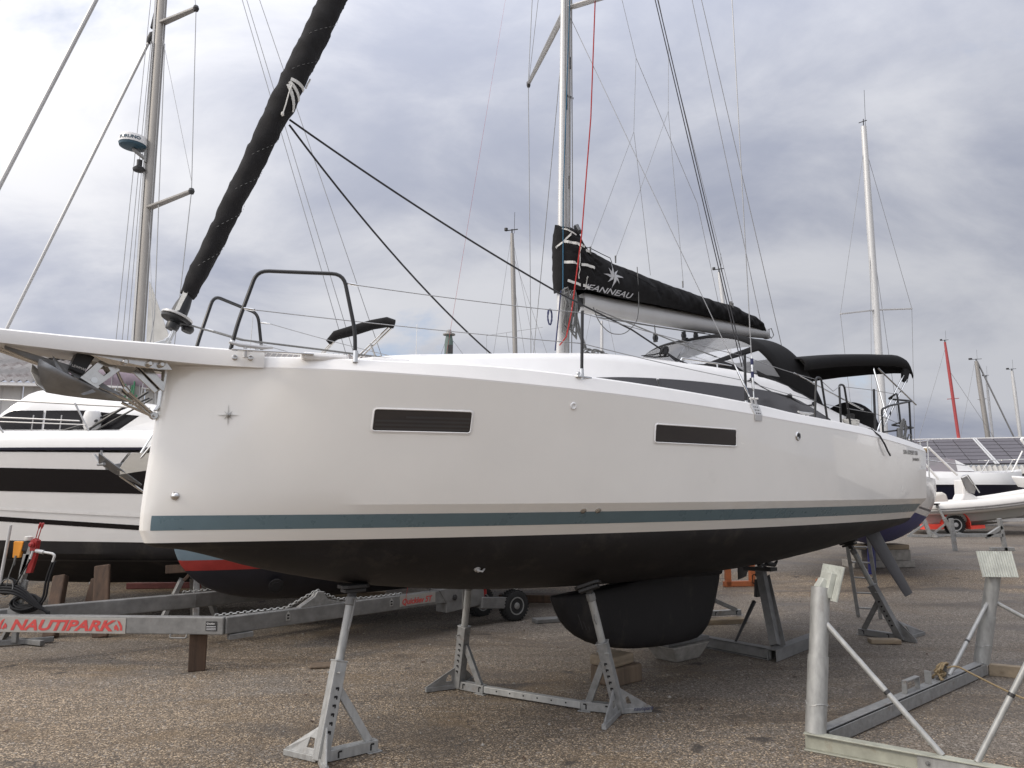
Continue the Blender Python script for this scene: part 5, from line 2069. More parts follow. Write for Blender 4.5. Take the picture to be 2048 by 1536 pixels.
t1 = cradle_post(P1, 1.32, (.16, .12), .17, (.95, .14, -.30))
t2 = cradle_post(P2, 1.20, (.17, -.12), .20, (-.10, -.92, .34), False)
t3 = cradle_post(P3, 1.32, (-.18, .12), .17, (-.79, .35, .34), False)
t4 = cradle_post(P4, 1.20, (-.16, .12), .17, (-.79, .35, .34), False)
mb = MB()
ibeam(mb, P1 - d12 * .06 - e_ * .06 + Vector((0, 0, .072)), P3 + Vector((0, 0, .072)), .10, .14)
b0 = mb.build('front_beam', 'ibeam_paint', CR, bevel=.003)
mb = MB()
nrm = Vector((-e_.y, e_.x, 0)) * -1
a0, a1 = P1 + e_ * .78, P1 + e_ * 2.0
mb.bar(a0 + nrm * .058 + Vector((0, 0, .075)), a1 + nrm * .058 + Vector((0, 0, .075)), .012, .10)
mb.build('splice_plate', 'galv_bright', b0, bevel=.003)
mb = MB()
for k in (.06, .32, .58, .84):
    mb.disc_stack(a0.lerp(a1, k) + nrm * .064 + Vector((0, 0, .08)), nrm, [(.017, 0), (.017, .008), (.009, .009), (.009, .02)], 8)
mb.build('bolt', 'galv_dull', b0, split=True)
mb = MB()
ibeam(mb, P1 + d12 * .10 + Vector((0, 0, .073)), P2 - d12 * .02 + Vector((0, 0, .073)), .10, .146)
mb.bar(P1 + d12 * .10 + Vector((.045, -.05, .073)), P2 - d12 * .05 + Vector((.045, -.05, .073)), .008, .12)
mb.build('side_beam', 'galv', CR, bevel=.003)
mb = MB()
mb.bar(P2 + Vector((.06, -.03, .065)), P4 + Vector((0, 0, .065)), .10, .13)
mb.build('back_beam', 'wood_pale', CR, bevel=.006)
mb = MB()
ibeam(mb, P3 + Vector((0, 0, .073)), P4 + Vector((0, 0, .073)), .10, .14)
mb.build('side_beam', 'galv', CR, bevel=.003)
for a, b in ((P1 + Vector((.15, .06, 1.04)), P1 + e_ * .95 + Vector((0, 0, .14))),
             (P1 + e_ * 1.18 + Vector((0, 0, .14)), P3 + Vector((-.45, .62, 1.02))),
             (P2 + Vector((.09, -.09, .86)), P2 - d12 * 1.02 + Vector((0, 0, .14))),
             (P2 + Vector((.15, -.10, .86)), P4 + Vector((-.8, .5, .14)))):
    mb = MB()
    mb.cyl(a, b, .0235, None, 14)
    br = mb.build('brace', 'galv_bright', CR, smooth=True)
    mb = MB()
    c = a.lerp(b, .55)
    mb.cyl(c, c + (b - a).normalized() * .03, .0245, None, 12)
    mb.build('paint_mark', 'dark_steel', br)
mb = MB()
h0 = P1 + d12 * 1.82 + Vector((0, 0, .146))
mb.bar(h0, h0 + Vector((0, 0, .11)), .05, .012, up=d12)
mb.bar(h0 + d12 * .32, h0 + d12 * .32 + Vector((0, 0, .11)), .05, .012, up=d12)
mb.bar(h0 - d12 * .006 + Vector((0, 0, .116)), h0 + d12 * .326 + Vector((0, 0, .116)), .05, .012)
h1 = P1 + d12 * 2.42 + Vector((0, 0, .146))
mb.bar(h1, h1 + Vector((0, 0, .13)), .07, .012, up=d12)
h2 = P1 + d12 * 2.85 + Vector((0, 0, .146))
mb.bar(h2, h2 + Vector((0, 0, .13)), .07, .012, up=d12)
mb.build('lug', 'galv', CR, bevel=.002, split=True)
RP = thing('rope', 'tan rope knotted on the side beam of the empty cradle and trailing to the right', 'rope', tuple(P1 + d12 * 2.78 + Vector((0, 0, .2))), 0)
mb = MB()
kc = P1 + d12 * 2.78 + Vector((0, 0, .20))
rr = random.Random(5)
for k in range(7):
    mb.tube(coil_pts(kc + Vector((rr.uniform(-.05, .05), rr.uniform(-.05, .05), rr.uniform(-.05, .06))), rr.uniform(.06, .10), rr.uniform(.05, .09), 1.3, (d12.x, d12.y, rr.uniform(-.3, .3)), (rr.uniform(-.5, .5), -.6, .7), .01, 12), .011, 6)
for k in range(4):
    mb.tube([kc + d12 * (-.05 + .02 * k) + Vector((.02, 0, .08)), kc - d12 * (.10 + .02 * k) + Vector((0, 0, .03)), kc - d12 * (.14 - .02 * k) + Vector((.03, -.04, -.05))], .010, 6)
mb.build('knot', 'rope_tan', RP, smooth=True)
mb = MB()
tail = [kc + Vector((.05, -.03, .06)), kc + Vector((.16, -.02, .08)), kc + Vector((.30, -.12, .0)), kc + Vector((.48, -.28, -.10)), kc + Vector((.66, -.42, -.185)), kc + Vector((.9, -.50, -.19)), kc + Vector((1.3, -.55, -.19)), kc + Vector((1.9, -.50, -.19))]
mb.tube(arc_pts(tail, .12, 5), .0095, 8)
mb.build('tail', 'rope_tan', RP, smooth=True)

# ---- steel I-beam cradle under the after part of the hull
C2 = thing('keel_cradle', 'dull grey I-beam cradle with one upright under the back of the hull', 'boat cradle', (3.35, 10.1, 0), 0)
A0, B0 = Vector((2.15, 11.60, 0)), Vector((3.36, 10.10, 0))
dd = (B0 - A0).normalized()
mb = MB()
ibeam(mb, A0 + Vector((0, 0, .08)), B0 + Vector((0, 0, .08)), .13, .15)
mb.bar(A0 + Vector((-.03, -.05, .08)), B0 + Vector((-.03, -.05, .08)), .008, .11)
mb.build('main_beam', 'galv_dull', C2, bevel=.003)
cd = Vector((.67, .74, 0)).normalized()
mb = MB()
mb.bar(B0 - cd * .05 + Vector((.0, -.06, .15)), B0 + cd * 1.5 + Vector((.0, -.06, .15)), .14, .012)
mb.bar(B0 - cd * .05 + Vector((.045, -.10, .08)), B0 + cd * 1.5 + Vector((.045, -.10, .08)), .012, .145)
mb.bar(B0 - cd * .05 + Vector((-.045, -.02, .08)), B0 + cd * 1.5 + Vector((-.045, -.02, .08)), .012, .145)
cb = mb.build('cross_beam', 'galv_dull', C2, bevel=.003)
mb = MB()
nn = Vector((cd.y, -cd.x, 0))
mb.bar(B0 + cd * .25 + nn * .061 + Vector((.0, -.06, .085)), B0 + cd * .62 + nn * .061 + Vector((.0, -.06, .085)), .004, .07)
mb.build('label_plate', 'white_paint', cb)
mb = MB()
pt = Vector((3.47, 10.25, .15))
pe = Vector(bz(8.0, .12, 1.10))
mb.bar(pt, pe, .12, .11, up=dd)
mb.bar(pt + Vector((.07, -.01, 0)), pe + Vector((.07, -.01, -.12)), .012, .13, up=dd)
mb.build('upright', 'galv_dull', C2, bevel=.004)
mb = MB()
mb.bar(pe - Vector((0, 0, .03)) - dd * .22, pe - Vector((0, 0, .01)) + dd * .22, .16, .05)
mb.disc_stack(pe - Vector((0, 0, .14)), (0, 0, 1), [(.05, 0), (.07, .02), (.07, .06), (.05, .08)], 12)
mb.bar(pe - Vector((.03, -.02, .40)), pe - Vector((.02, 0, .16)), .16, .05, up=dd)
mb.tube(arc_pts([pe + Vector((-.07, 0, -.10)), pe + Vector((-.11, 0, -.10)), pe + Vector((-.11, 0, -.22)), pe + Vector((-.06, 0, -.22))], .02), .008, 6)
mb.build('saddle', 'dark_steel', C2, bevel=.004)
mb = MB()
mb.tube([pe - dd * .12 + Vector((0, 0, -.48)), A0.lerp(B0, .72) + Vector((0, 0, .155))], [.030, .016], 10)
mb.build('brace', 'dark_steel', C2, smooth=True)

# ---- ladder at the stern
LD = thing('ladder', 'aluminium ladder leaning against the stern of the big yacht', 'ladder', (6.07, 13.18, zg(13.2)), 0)
lp = [Vector((5.93, 13.27, zg(13.2))), Vector((6.23, 13.10, zg(13.2)))]
lt = [Vector((5.43, 12.72, 2.75)), Vector((5.73, 12.55, 2.75))]
for a, b in zip(lp, lt):
    mb = MB()
    mb.bar(a, b, .03, .06, up=(.86, -.5, 0))
    mb.build('rail', 'galv', LD, bevel=.004)
for k in range(1, 11):
    q = (k * .262 - .10) / 2.75
    mb = MB()
    mb.cyl(lp[0].lerp(lt[0], q), lp[1].lerp(lt[1], q), .014, None, 8)
    mb.build('rung', 'galv', LD, smooth=True)
block('plank', 'short worn orange-brown plank lying beside the stern jack stand', 'plank', (5.34, 11.17, .004), (.42, .16, .065), R(-4), 'wood_pale')
block('plank', 'thin dark board lying flat on the tarmac behind the front jack stand', 'plank', (-2.35, 9.75, .002), (.32, .26, .03), R(12), 'wood')
for k, (x, y, rz) in enumerate(((.62, 12.85, 20),)):
    block('timber_baulk', 'flat grey timber lying beside the trailer tyre', 'timber', (x, y, zg(y)), (.55, .22, .07), R(rz), 'galv_dull')
block('timber_baulk', 'dark timber beam lying behind the trailer wheel left of the keel', 'timber', (1.35, 14.6, zg(14.6)), (3.2, .3, .14), R(-6), 'wood_dark')

# stack of boards behind the stern
SB = thing('timber_stack', 'small stack of pale timber behind the stern rudder', 'timber stack', (9.3, 19.5, zg(19.5)), R(5))
for k, (dx, w_, h_, z_) in enumerate(((0, 1.6, .17, .0), (.05, 1.3, .26, .175), (.1, 1.15, .12, .44))):
    mb = MB()
    mb.box((dx, 0, z_ + h_ / 2), (w_, .6, h_))
    mb.build('board', 'wood_pale' if k == 2 else 'concrete', SB, world=False, bevel=.01)

# orange trestle beyond the keel
OT = thing('steel_trestle', 'rusty orange steel frame standing beyond the keel', 'trestle', (4.6, 16.4, zg(16.4)), R(10))
for a, b in (((0, 0, 0), (0, 0, .95)), ((.55, 0, 0), (.55, 0, .95)), ((-.5, 0, .92), (.6, 0, .92)), ((-.1, 0, .06), (.6, 0, .06)), ((0, .9, 0), (0, .9, .95)), ((0, 0, .9), (0, .95, .9))):
    mb = MB()
    mb.bar(a, b, .11, .11)
    mb.build('bar', 'orange_steel', OT, world=False, bevel=.006)

# ================================================================== hydraulic boat trailer on the left
TR = thing('boat_trailer', 'long galvanised hydraulic boat trailer with red NAUTIPARK lettering on its drawbar', 'boat trailer', (-3.5, 9.4, 0), 0)
T0 = Vector((-6.75, 9.83, .515))
TB = Vector((-3.49, 9.41, .555))
TE = Vector((-.90, 12.10, .56))
mb = MB()
mb.bar(T0, TB + Vector((.02, .0, 0)), .12, .205)
near = mb.build('drawbar', 'galv_dull', TR, bevel=.012)
dT = (TB - T0).normalized()
nT = Vector((dT.y, -dT.x, 0))
# lettered plate
mb = MB()
pa, pb = Vector((-6.44, 9.79, .515)), Vector((-4.72, 9.57, .53))
mb.bar(pa + nT * .063, pb + nT * .063, .008, .185)
plate = mb.build('name_plate', 'plate_grey', near, bevel=.003)
mm = frame_mtx(pa.lerp(pb, .105) + nT * .069 + Vector((0, 0, -.062)), dT, (0, 0, 1))
text_part('lettering', 'NAUTIPARK', .172, mm, 'red_letter', plate, .0012, shear=.32, bold=.006, sx=1.46, world=True)
for q, fl in ((.048, 1), (.945, -1)):
    mb = MB()
    m0 = frame_mtx(pa.lerp(pb, q) + nT * .069, dT, (0, 0, 1))
    for pl in ([(-.055, -.055), (-.05, .0), (-.02, .05), (.02, .07), (.0, .03), (-.025, -.02), (-.02, -.05)], [(-.01, -.055), (.0, -.02), (.03, .02), (.055, -.01), (.045, -.055), (.03, -.03), (.015, -.055)]):
        mb.prism([m0 @ Vector((x * fl, y, 0)) for x, y in pl], nT * .002)
    mb.build('emblem', 'red_letter', plate)
dA = (TE - TB).normalized()
nA = Vector((dA.y, -dA.x, 0))
mb = MB()
mb.bar(TB - dA * .0, TE, .12, .20)
arm = mb.build('side_arm', 'galv_dull', TR, bevel=.012)
mb = MB()
mb.bar(Vector((-6.6, 9.92, .56)), Vector((-4.6, 11.22, .60)), .12, .205)
mb.bar(Vector((-4.62, 11.20, .60)), Vector((-2.1, 13.75, .60)), .12, .20)
mb.build('side_arm', 'galv_dull', TR, bevel=.012)
mb = MB()
mb.bar(TB + nT * .062 - dT * .20, TB + nT * .062 - dT * .06, .005, .11)
rp = mb.build('rating_plate', 'dark_steel', near)
mm = frame_mtx(TB + nT * .066 - dT * .19 + Vector((0, 0, .02)), dT, (0, 0, 1))
text_part('rating_print', 'Quicklev', .03, mm, 'port_white', rp, .0005, world=True)
for k in range(3):
    mb = MB()
    mb.bar(TB + nT * .066 - dT * .19 + Vector((0, 0, -.005 - .018 * k)), TB + nT * .066 - dT * .07 + Vector((0, 0, -.005 - .018 * k)), .001, .007)
    mb.build('print_line', 'print_grey', rp)
# shield plates on the arm
for k in (.22, .48, .66):
    c = TB.lerp(TE, k) + nA * .0605 + Vector((0, 0, .02))
    mb = MB()
    mb.prism([c + dA * x + Vector((0, 0, z)) for x, z in ((-.03, -.055), (.03, -.055), (.03, .02), (.0, .06), (-.03, .02))], nA * .004)
    sh = mb.build('tie_plate', 'galv_bright', arm)
    mb = MB()
    for z in (-.025, .012):
        mb.prism([c + nA * .0045 + dA * x + Vector((0, 0, zz + z)) for x, zz in ((-.016, -.012), (.016, -.012), (.016, .010), (-.016, .010))], nA * .001)
    mb.build('slot', 'slot_dark', sh, split=True)
qa, qb = TB.lerp(TE, .70), TB.lerp(TE, .88)
mb = MB()
mb.bar(qa + nA * .063 + Vector((0, 0, .015)), qb + nA * .063 + Vector((0, 0, .015)), .006, .15)
qp = mb.build('model_plate', 'plate_grey', arm)
mm = frame_mtx(qa.lerp(qb, .05) + nA * .067 + Vector((0, 0, -.035)), dA, (0, 0, 1))
text_part('lettering', 'Quicklev 5T', .115, mm, 'red_letter', qp, .001, shear=.2, bold=.003, sx=.98, world=True)
# hull carriers with chain
for k in (.34,):
    c = TB.lerp(TE, k)
    mb = MB()
    mb.prism([c + dA * x + Vector((0, 0, z)) - nA * .05 for x, z in ((-.28, .10), (.40, .10), (.15, .17), (.06, .28), (-.02, .28), (-.06, .22))], nA * .10)
    mb.build('hull_carrier', 'galv', arm, bevel=.004)
mb = MB()


def chain(mb, pts, step=.042, r=.0055):
    L = 0
    k = 0
    for a, b in zip(pts[:-1], pts[1:]):
        n = max(1, int((b - a).length / step))
        d = (b - a).normalized()
        s_ = d.cross(Vector((0, 0, 1))).normalized()
        for i in range(n):
            c = a.lerp(b, (i + .5) / n)
            w_ = s_ if k % 2 else d.cross(s_)
            mb.tube([c - d * .026 - w_ * .008, c - d * .026 + w_ * .008, c - d * .012 + w_ * .016, c + d * .012 + w_ * .016, c + d * .026 + w_ * .008, c + d * .026 - w_ * .008, c + d * .012 - w_ * .016, c - d * .012 - w_ * .016, c - d * .026 - w_ * .008], r, 4, cap=False)
            k += 1


cA = TB.lerp(TE, .34)
chain(mb, [TB - dT * .12 + Vector((0, 0, .115)), TB.lerp(TE, .22) + Vector((0, 0, .115)), cA + Vector((0, 0, .295)) + dA * .0, cA + dA * .32 + Vector((0, 0, .15)), TB.lerp(TE, .56) + Vector((0, 0, .115)), TB.lerp(TE, .72) + Vector((0, 0, .115))])
mb.build('chain', 'galv_bright', TR, stuff=True)
mb = MB()
chain(mb, [Vector((-4.75, 11.15, .72)), Vector((-4.3, 11.6, .72)), Vector((-3.6, 12.3, .72))])
mb.build('chain', 'galv_bright', TR, stuff=True)
# axle housing, wheels
mb = MB()
bx = [TE - dA * .42 + Vector((0, 0, .10)), TE + dA * .62 + Vector((0, 0, .16))]
mb.prism([TE - dA * .38 + Vector((0, 0, .105)) + nA * .07, TE + dA * .55 + Vector((0, 0, .18)) + nA * .07, TE + dA * .60 + Vector((0, 0, -.20)) + nA * .07, TE - dA * .22 + Vector((0, 0, -.25)) + nA * .07, TE - dA * .22 + Vector((0, 0, -.11)) + nA * .07], -nA * .26)
ho = mb.build('axle_housing', 'galv_dull', TR, bevel=.01)
mb = MB()
mb.disc_stack(TE - dA * .06 + nA * .07 + Vector((0, 0, -.03)), nA, [(.045, 0), (.045, .012), (.022, .014), (.022, .03)], 12)
mb.build('pivot_bolt', 'dark_steel', ho, smooth=True)
mb = MB()
mb.bar(TE + dA * .50 + Vector((0, 0, -.17)) + nA * .05, Vector((.05, 13.05, .30)), .13, .18)
mb.bar(TE + dA * .2 + Vector((-.2, .1, -.25)), TE + dA * .75 + Vector((0, 0, -.2)), .2, .03)
mb.build('swing_arm', 'galv_dull', TR, bevel=.01)
mb = MB()
mb.cyl(TE + dA * .62 + nA * .02 + Vector((0, 0, .30)), TE + dA * .62 + nA * .02 + Vector((0, 0, -.05)), .045)
mb.cyl(TE + dA * .62 + nA * .02 + Vector((0, 0, -.05)), TE + dA * .62 + nA * .02 + Vector((0, 0, -.28)), .02)
mb.build('hydraulic_ram', 'red_paint', TR, smooth=True)
mb = MB()
mb.bar(TE + dA * .55 + nA * .1 + Vector((0, 0, .16)), TE + dA * 1.6 + nA * .1 + Vector((0, 0, .26)), .06, .06)
mb.bar(TE + dA * 1.2 + Vector((-.2, .2, .06)), TE + dA * 1.5 + Vector((.2, 0, .06)), .1, .05)
mb.build('link_bar', 'galv_dull', TR, bevel=.004)


def wheel(root, c, axis, r, wd, rim='galv'):
    axis = Vector(axis).normalized()
    c = Vector(c)
    mb = MB()
    mb.disc_stack(c, axis, [(r * .60, -wd * .48), (r * .80, -wd * .52), (r * .95, -wd * .46), (r, -wd * .30), (r, wd * .30), (r * .95, wd * .46), (r * .80, wd * .52), (r * .60, wd * .48)], 30)
    u = axis.orthogonal().normalized()
    v = axis.cross(u)
    for k in range(30):
        a = 2 * PI * k / 30
        d = u * math.cos(a) + v * math.sin(a)
        t_ = axis.cross(d)
        for sg in (1, -1):
            mb.bar(c + d * (r + .003) + axis * sg * wd * .08, c + d * (r + .003) + axis * sg * wd * .44, r * .09, .02, up=d)
    wo_ = mb.build('wheel', 'rubber', root, smooth=True)
    mb = MB()
    for sg in (1, -1):
        mb.disc_stack(c + axis * sg * wd * .30, axis * sg, [(r * .60, 0), (r * .60, wd * .2), (r * .52, wd * .2), (r * .46, wd * .06), (r * .25, wd * .05), (r * .22, wd * .22), (r * .12, wd * .26), (.005, wd * .26)], 22)
    ri = mb.build('rim', rim, wo_, smooth=True)
    mb = MB()
    for k in range(6):
        a = 2 * PI * k / 6
        d = u * math.cos(a) + v * math.sin(a)
        for sg in (1, -1):
            mb.disc_stack(c + d * r * .36 + axis * sg * wd * .36, axis * sg, [(r * .055, 0), (r * .055, wd * .05)], 6)
    mb.build('wheel_nut', 'dark_steel', ri)
    return wo_


wheel(TR, (.03, 12.98, .245 + zg(13)), (.52, -.70, 0), .245, .19)
wheel(TR, (-.55, 13.40, .245 + zg(13)), (.7, -.7, 0), .245, .18)
mb = MB()
mb.ringplate([Vector((.02, 13.1, .50)), Vector((.10, 13.05, .90)), Vector((.40, 13.0, .90)), Vector((.34, 13.05, .60))], [Vector((.12, 13.07, .60)), Vector((.15, 13.05, .82)), Vector((.27, 13.03, .82)), Vector((.25, 13.05, .62))], (.01, .05, 0))
mb.bar((.05, 13.1, .58), (.62, 13.0, .62), .05, .05)
mb.build('fender_bracket', 'white_paint', TR)
mb = MB()
mb.bar((.42, 13.0, .72), (.80, 12.95, .74), .10, .17)
mb.build('lamp_board', 'black_plastic', TR, bevel=.03)
# drawbar prop foot bracket near the bend
mb = MB()
mb.bar(TB + Vector((.05, .02, -.14)), TB + Vector((.28, .2, -.13)), .10, .06)
mb.tube(arc_pts([TB - dT * .66 + Vector((0, -.05, -.10)), TB - dT * .66 + Vector((0, -.07, -.14)), TB - dT * .45 + Vector((0, -.07, -.14)), TB - dT * .45 + Vector((0, -.05, -.10))], .03), .010, 6)
mb.build('bracket', 'galv_dull', TR, bevel=.004, split=True)
# control post with pump, levers and hoses
mb = MB()
cp0 = Vector((-6.36, 9.93, .60))
mb.prism([cp0 + Vector((-.13, 0, 0)), cp0 + Vector((.05, 0, 0)), cp0 + Vector((.10, 0, .42)), cp0 + Vector((.02, 0, .45))], (0, .05, 0))
mb.bar(cp0 + Vector((.02, .02, .40)), cp0 + Vector((.13, .02, .86)), .10, .05, up=(1, 0, 0))
mb.prism([cp0 + Vector((.01, -.03, .50)), cp0 + Vector((.09, -.03, .50)), cp0 + Vector((.14, -.03, .76)), cp0 + Vector((.045, -.03, .76))], (0, .012, 0))
ctl = mb.build('control_post', 'galv', TR, bevel=.004)
mb = MB()
mb.tube([cp0 + Vector((-.20, -.06, .40)), cp0 + Vector((-.13, -.06, 1.13))], .020, 10)
mb.build('pump_handle', 'alu_white', ctl, smooth=True)
mb = MB()
mb.prism([cp0 + Vector((-.10, -.02, .71)), cp0 + Vector((-.01, -.02, .71)), cp0 + Vector((.03, -.02, .92)), cp0 + Vector((-.10, -.02, .92))], (0, .06, 0))
mb.build('orange_grip', 'orange', ctl, bevel=.01)
mb = MB()
mb.box(cp0 + Vector((.06, .04, .86)), (.12, .10, .13))
mb.build('switch_box', 'black_plastic', ctl, bevel=.01)
mb = MB()
mb.disc_stack(cp0 + Vector((.07, .02, .93)), (0, 0, 1), [(.045, 0), (.05, .01), (.05, .05), (.03, .055)], 14)
mb.build('filler_cap', 'webbing', ctl, smooth=True)
mb = MB()
mb.prism([cp0 + Vector((.13, -.04, .80)), cp0 + Vector((.20, -.04, .80)), cp0 + Vector((.215, -.04, .93)), cp0 + Vector((.17, -.04, .96)), cp0 + Vector((.13, -.04, .93))], (0, .09, 0))
mb.prism([cp0 + Vector((.10, -.03, .52)), cp0 + Vector((.16, -.03, .52)), cp0 + Vector((.22, -.03, .78)), cp0 + Vector((.15, -.03, .78))], (0, .06, 0))
mb.disc_stack(cp0 + Vector((.16, -.05, .88)), (0, -1, 0), [(.035, 0), (.035, .02), (.02, .022), (.02, .04)], 12)
for dx in (0, .03):
    mb.tube([cp0 + Vector((.17 + dx, 0, .94)), cp0 + Vector((.20 + dx * 1.2, 0, 1.10))], .007, 6)
mb.build('valve_block', 'red_paint', ctl, bevel=.006)
mb = MB()
for dx in (0, .036):
    mb.tube([cp0 + Vector((.20 + dx, 0, 1.08)), cp0 + Vector((.207 + dx, 0, 1.11)), cp0 + Vector((.218 + dx, 0, 1.15)), cp0 + Vector((.219 + dx, 0, 1.16))], [.008, .016, .015, .004], 8)
mb.build('valve_lever', 'red_paint', ctl, smooth=True)
mb = MB()
mb.tube(arc_pts([cp0 + Vector((.20, -.02, .80)), cp0 + Vector((.42, -.02, .765)), cp0 + Vector((.45, -.02, .74)), cp0 + Vector((.43, -.02, .66))], .04), .016, 8)
mb.cyl(cp0 + Vector((.20, -.02, .80)), cp0 + Vector((.30, -.02, .783)), .026)
mb.tube([cp0 + Vector((.18, -.05, .80)), cp0 + Vector((.16, -.06, .70))], .014, 8)
mb.build('pipe_elbow', 'alu_white', ctl, smooth=True)
mb = MB()
for dx in (0, .035):
    mb.tube(arc_pts([cp0 + Vector((.43 + dx, -.02, .67)), cp0 + Vector((.37 + dx, -.03, .45)), cp0 + Vector((.36 + dx, -.04, .20)), cp0 + Vector((.24 + dx, -.05, .07))], .12), .014, 8)
mb.tube(arc_pts([cp0 + Vector((.165, -.06, .70)), cp0 + Vector((.02, -.07, .40)), cp0 + Vector((-.05, -.06, .34))], .1), .010, 8)
rr = random.Random(8)
for k in range(4):
    mb.tube(arc_pts([cp0 + Vector((-.35, -.05 - .02 * k, .38 - .03 * k)), cp0 + Vector((.05, -.06 - .02 * k, .38 - .03 * k)), cp0 + Vector((.30, -.07, .16 - .02 * k)), cp0 + Vector((.46, -.05, .0 + .012 * k))], .2, 6), .017, 8)
for k in range(6):
    mb.tube(coil_pts(cp0 + Vector((.14 + rr.uniform(-.02, .02), -.03 + rr.uniform(-.03, .03), .13 + .012 * k)), .20 - .012 * k, .095 - .006 * k, 1.15, (1, 0, .08), (-.2, .35, 1), .006, 18), .015, 8)
for k in range(3):
    mb.tube(coil_pts(cp0 + Vector((-.10, -.06, .36)), .085 + .02 * k, .10, 1.1, (1, 0, 0), (0, .2, 1), .006, 16), .009, 6)
mb.build('hydraulic_hose', 'hose', TR, smooth=True)
mb = MB()
mb.tube(coil_pts(cp0 + Vector((-.10, -.09, .34)), .09, .11, 1.5, (1, 0, 0), (0, .2, 1), .006, 16), .006, 6)
mb.tube([cp0 + Vector((-.04, -.05, .70)), cp0 + Vector((-.09, -.06, .5)), cp0 + Vector((-.12, -.07, .3))], .006, 6)
mb.cyl(cp0 + Vector((-.06, -.03, .62)), cp0 + Vector((-.05, -.03, .74)), .012)
mb.build('cable', 'rope_grey', TR, smooth=True)

block('timber_block', 'upright weathered timber post holding up the trailer drawbar', 'timber block', (-3.85, 9.56, 0), (.20, .16, .44), R(20), 'wood_dark', bevel=.012)
# low angle-iron stand beside the drawbar
LS = thing('drawbar_stand', 'low pale steel stand on the tarmac under the drawbar at the left edge', 'stand', (-7.0, 10.9, 0), 0)
mb = MB()
for a, b in (((-7.6, 10.75, .05), (-6.62, 11.25, .05)), ((-7.4, 11.3, .05), (-6.6, 10.95, .05)), ((-7.02, 11.0, .05), (-7.02, 11.0, .45)), ((-7.35, 10.88, .06), (-7.06, 11.0, .40)), ((-7.35, 11.25, .05), (-7.06, 11.02, .40))):
    mb.bar(a, b, .07, .07)
mb.build('frame', 'galv_dull', LS, bevel=.006)

# ================================================================== other boats
def yhull(L, Bm, zsheer, zwl, zbot, fullness=.62, overhang=.5, transom=.62, rake=.35):
    """returns p(u, v, side): u 0 bow..1 stern, v 0 sheer..1 keel"""
    def half(u):
        if u < fullness:
            q = u / fullness
            return Bm / 2 * math.sin(q * PI / 2) ** .80
        q = (u - fullness) / (1 - fullness)
        return Bm / 2 * lerp(1, transom, q ** 1.8)

    def p(u, v, sd):
        zs = zsheer + .22 * (1 - u) ** 2
        zk = lerp(zwl, zbot, min(1, math.sin(min(1, u * 1.55) * PI / 2))) if u < .65 else lerp(zbot, zwl - .02, ((u - .65) / .35) ** 1.6)
        z = lerp(zs, zk, v)
        h = half(u) * (1 - v ** 2.2) ** .62 * (1 + .03 * math.sin(v * PI))
        x = u * L + overhang * v ** 1.15 * (1 - u) ** 3 - rake * v * u ** 6
        return Vector((x, sd * h, z))
    return p


def band_mesh(p, v0, v1, n=6, us=None, off=0.0):
    us = us or [0, .004, .012, .03, .06, .1, .15, .2, .27, .35, .45, .55, .65, .75, .85, .93, 1]
    mb = MB()
    for sd in (1, -1):
        mb.grid([[p(u, lerp(v0, v1, k / n), sd) + Vector((0, sd * off, 0)) for k in range(n + 1)] for u in us], flip=(sd < 0))
    mb.grid([[p(1, lerp(v0, v1, k / n), 1) for k in range(n + 1)], [p(1, lerp(v0, v1, k / n), -1) for k in range(n + 1)]])
    return mb


def deck_mesh(p, crown=.06):
    us = [0, .004, .012, .03, .06, .1, .15, .2, .27, .35, .45, .55, .65, .75, .85, .93, 1]
    mb = MB()
    mb.grid([[p(u, 0, 1).lerp(p(u, 0, -1), k / 6) + Vector((0, 0, crown * math.sin(PI * k / 6) - .004)) for k in range(7)] for u in us])
    return mb


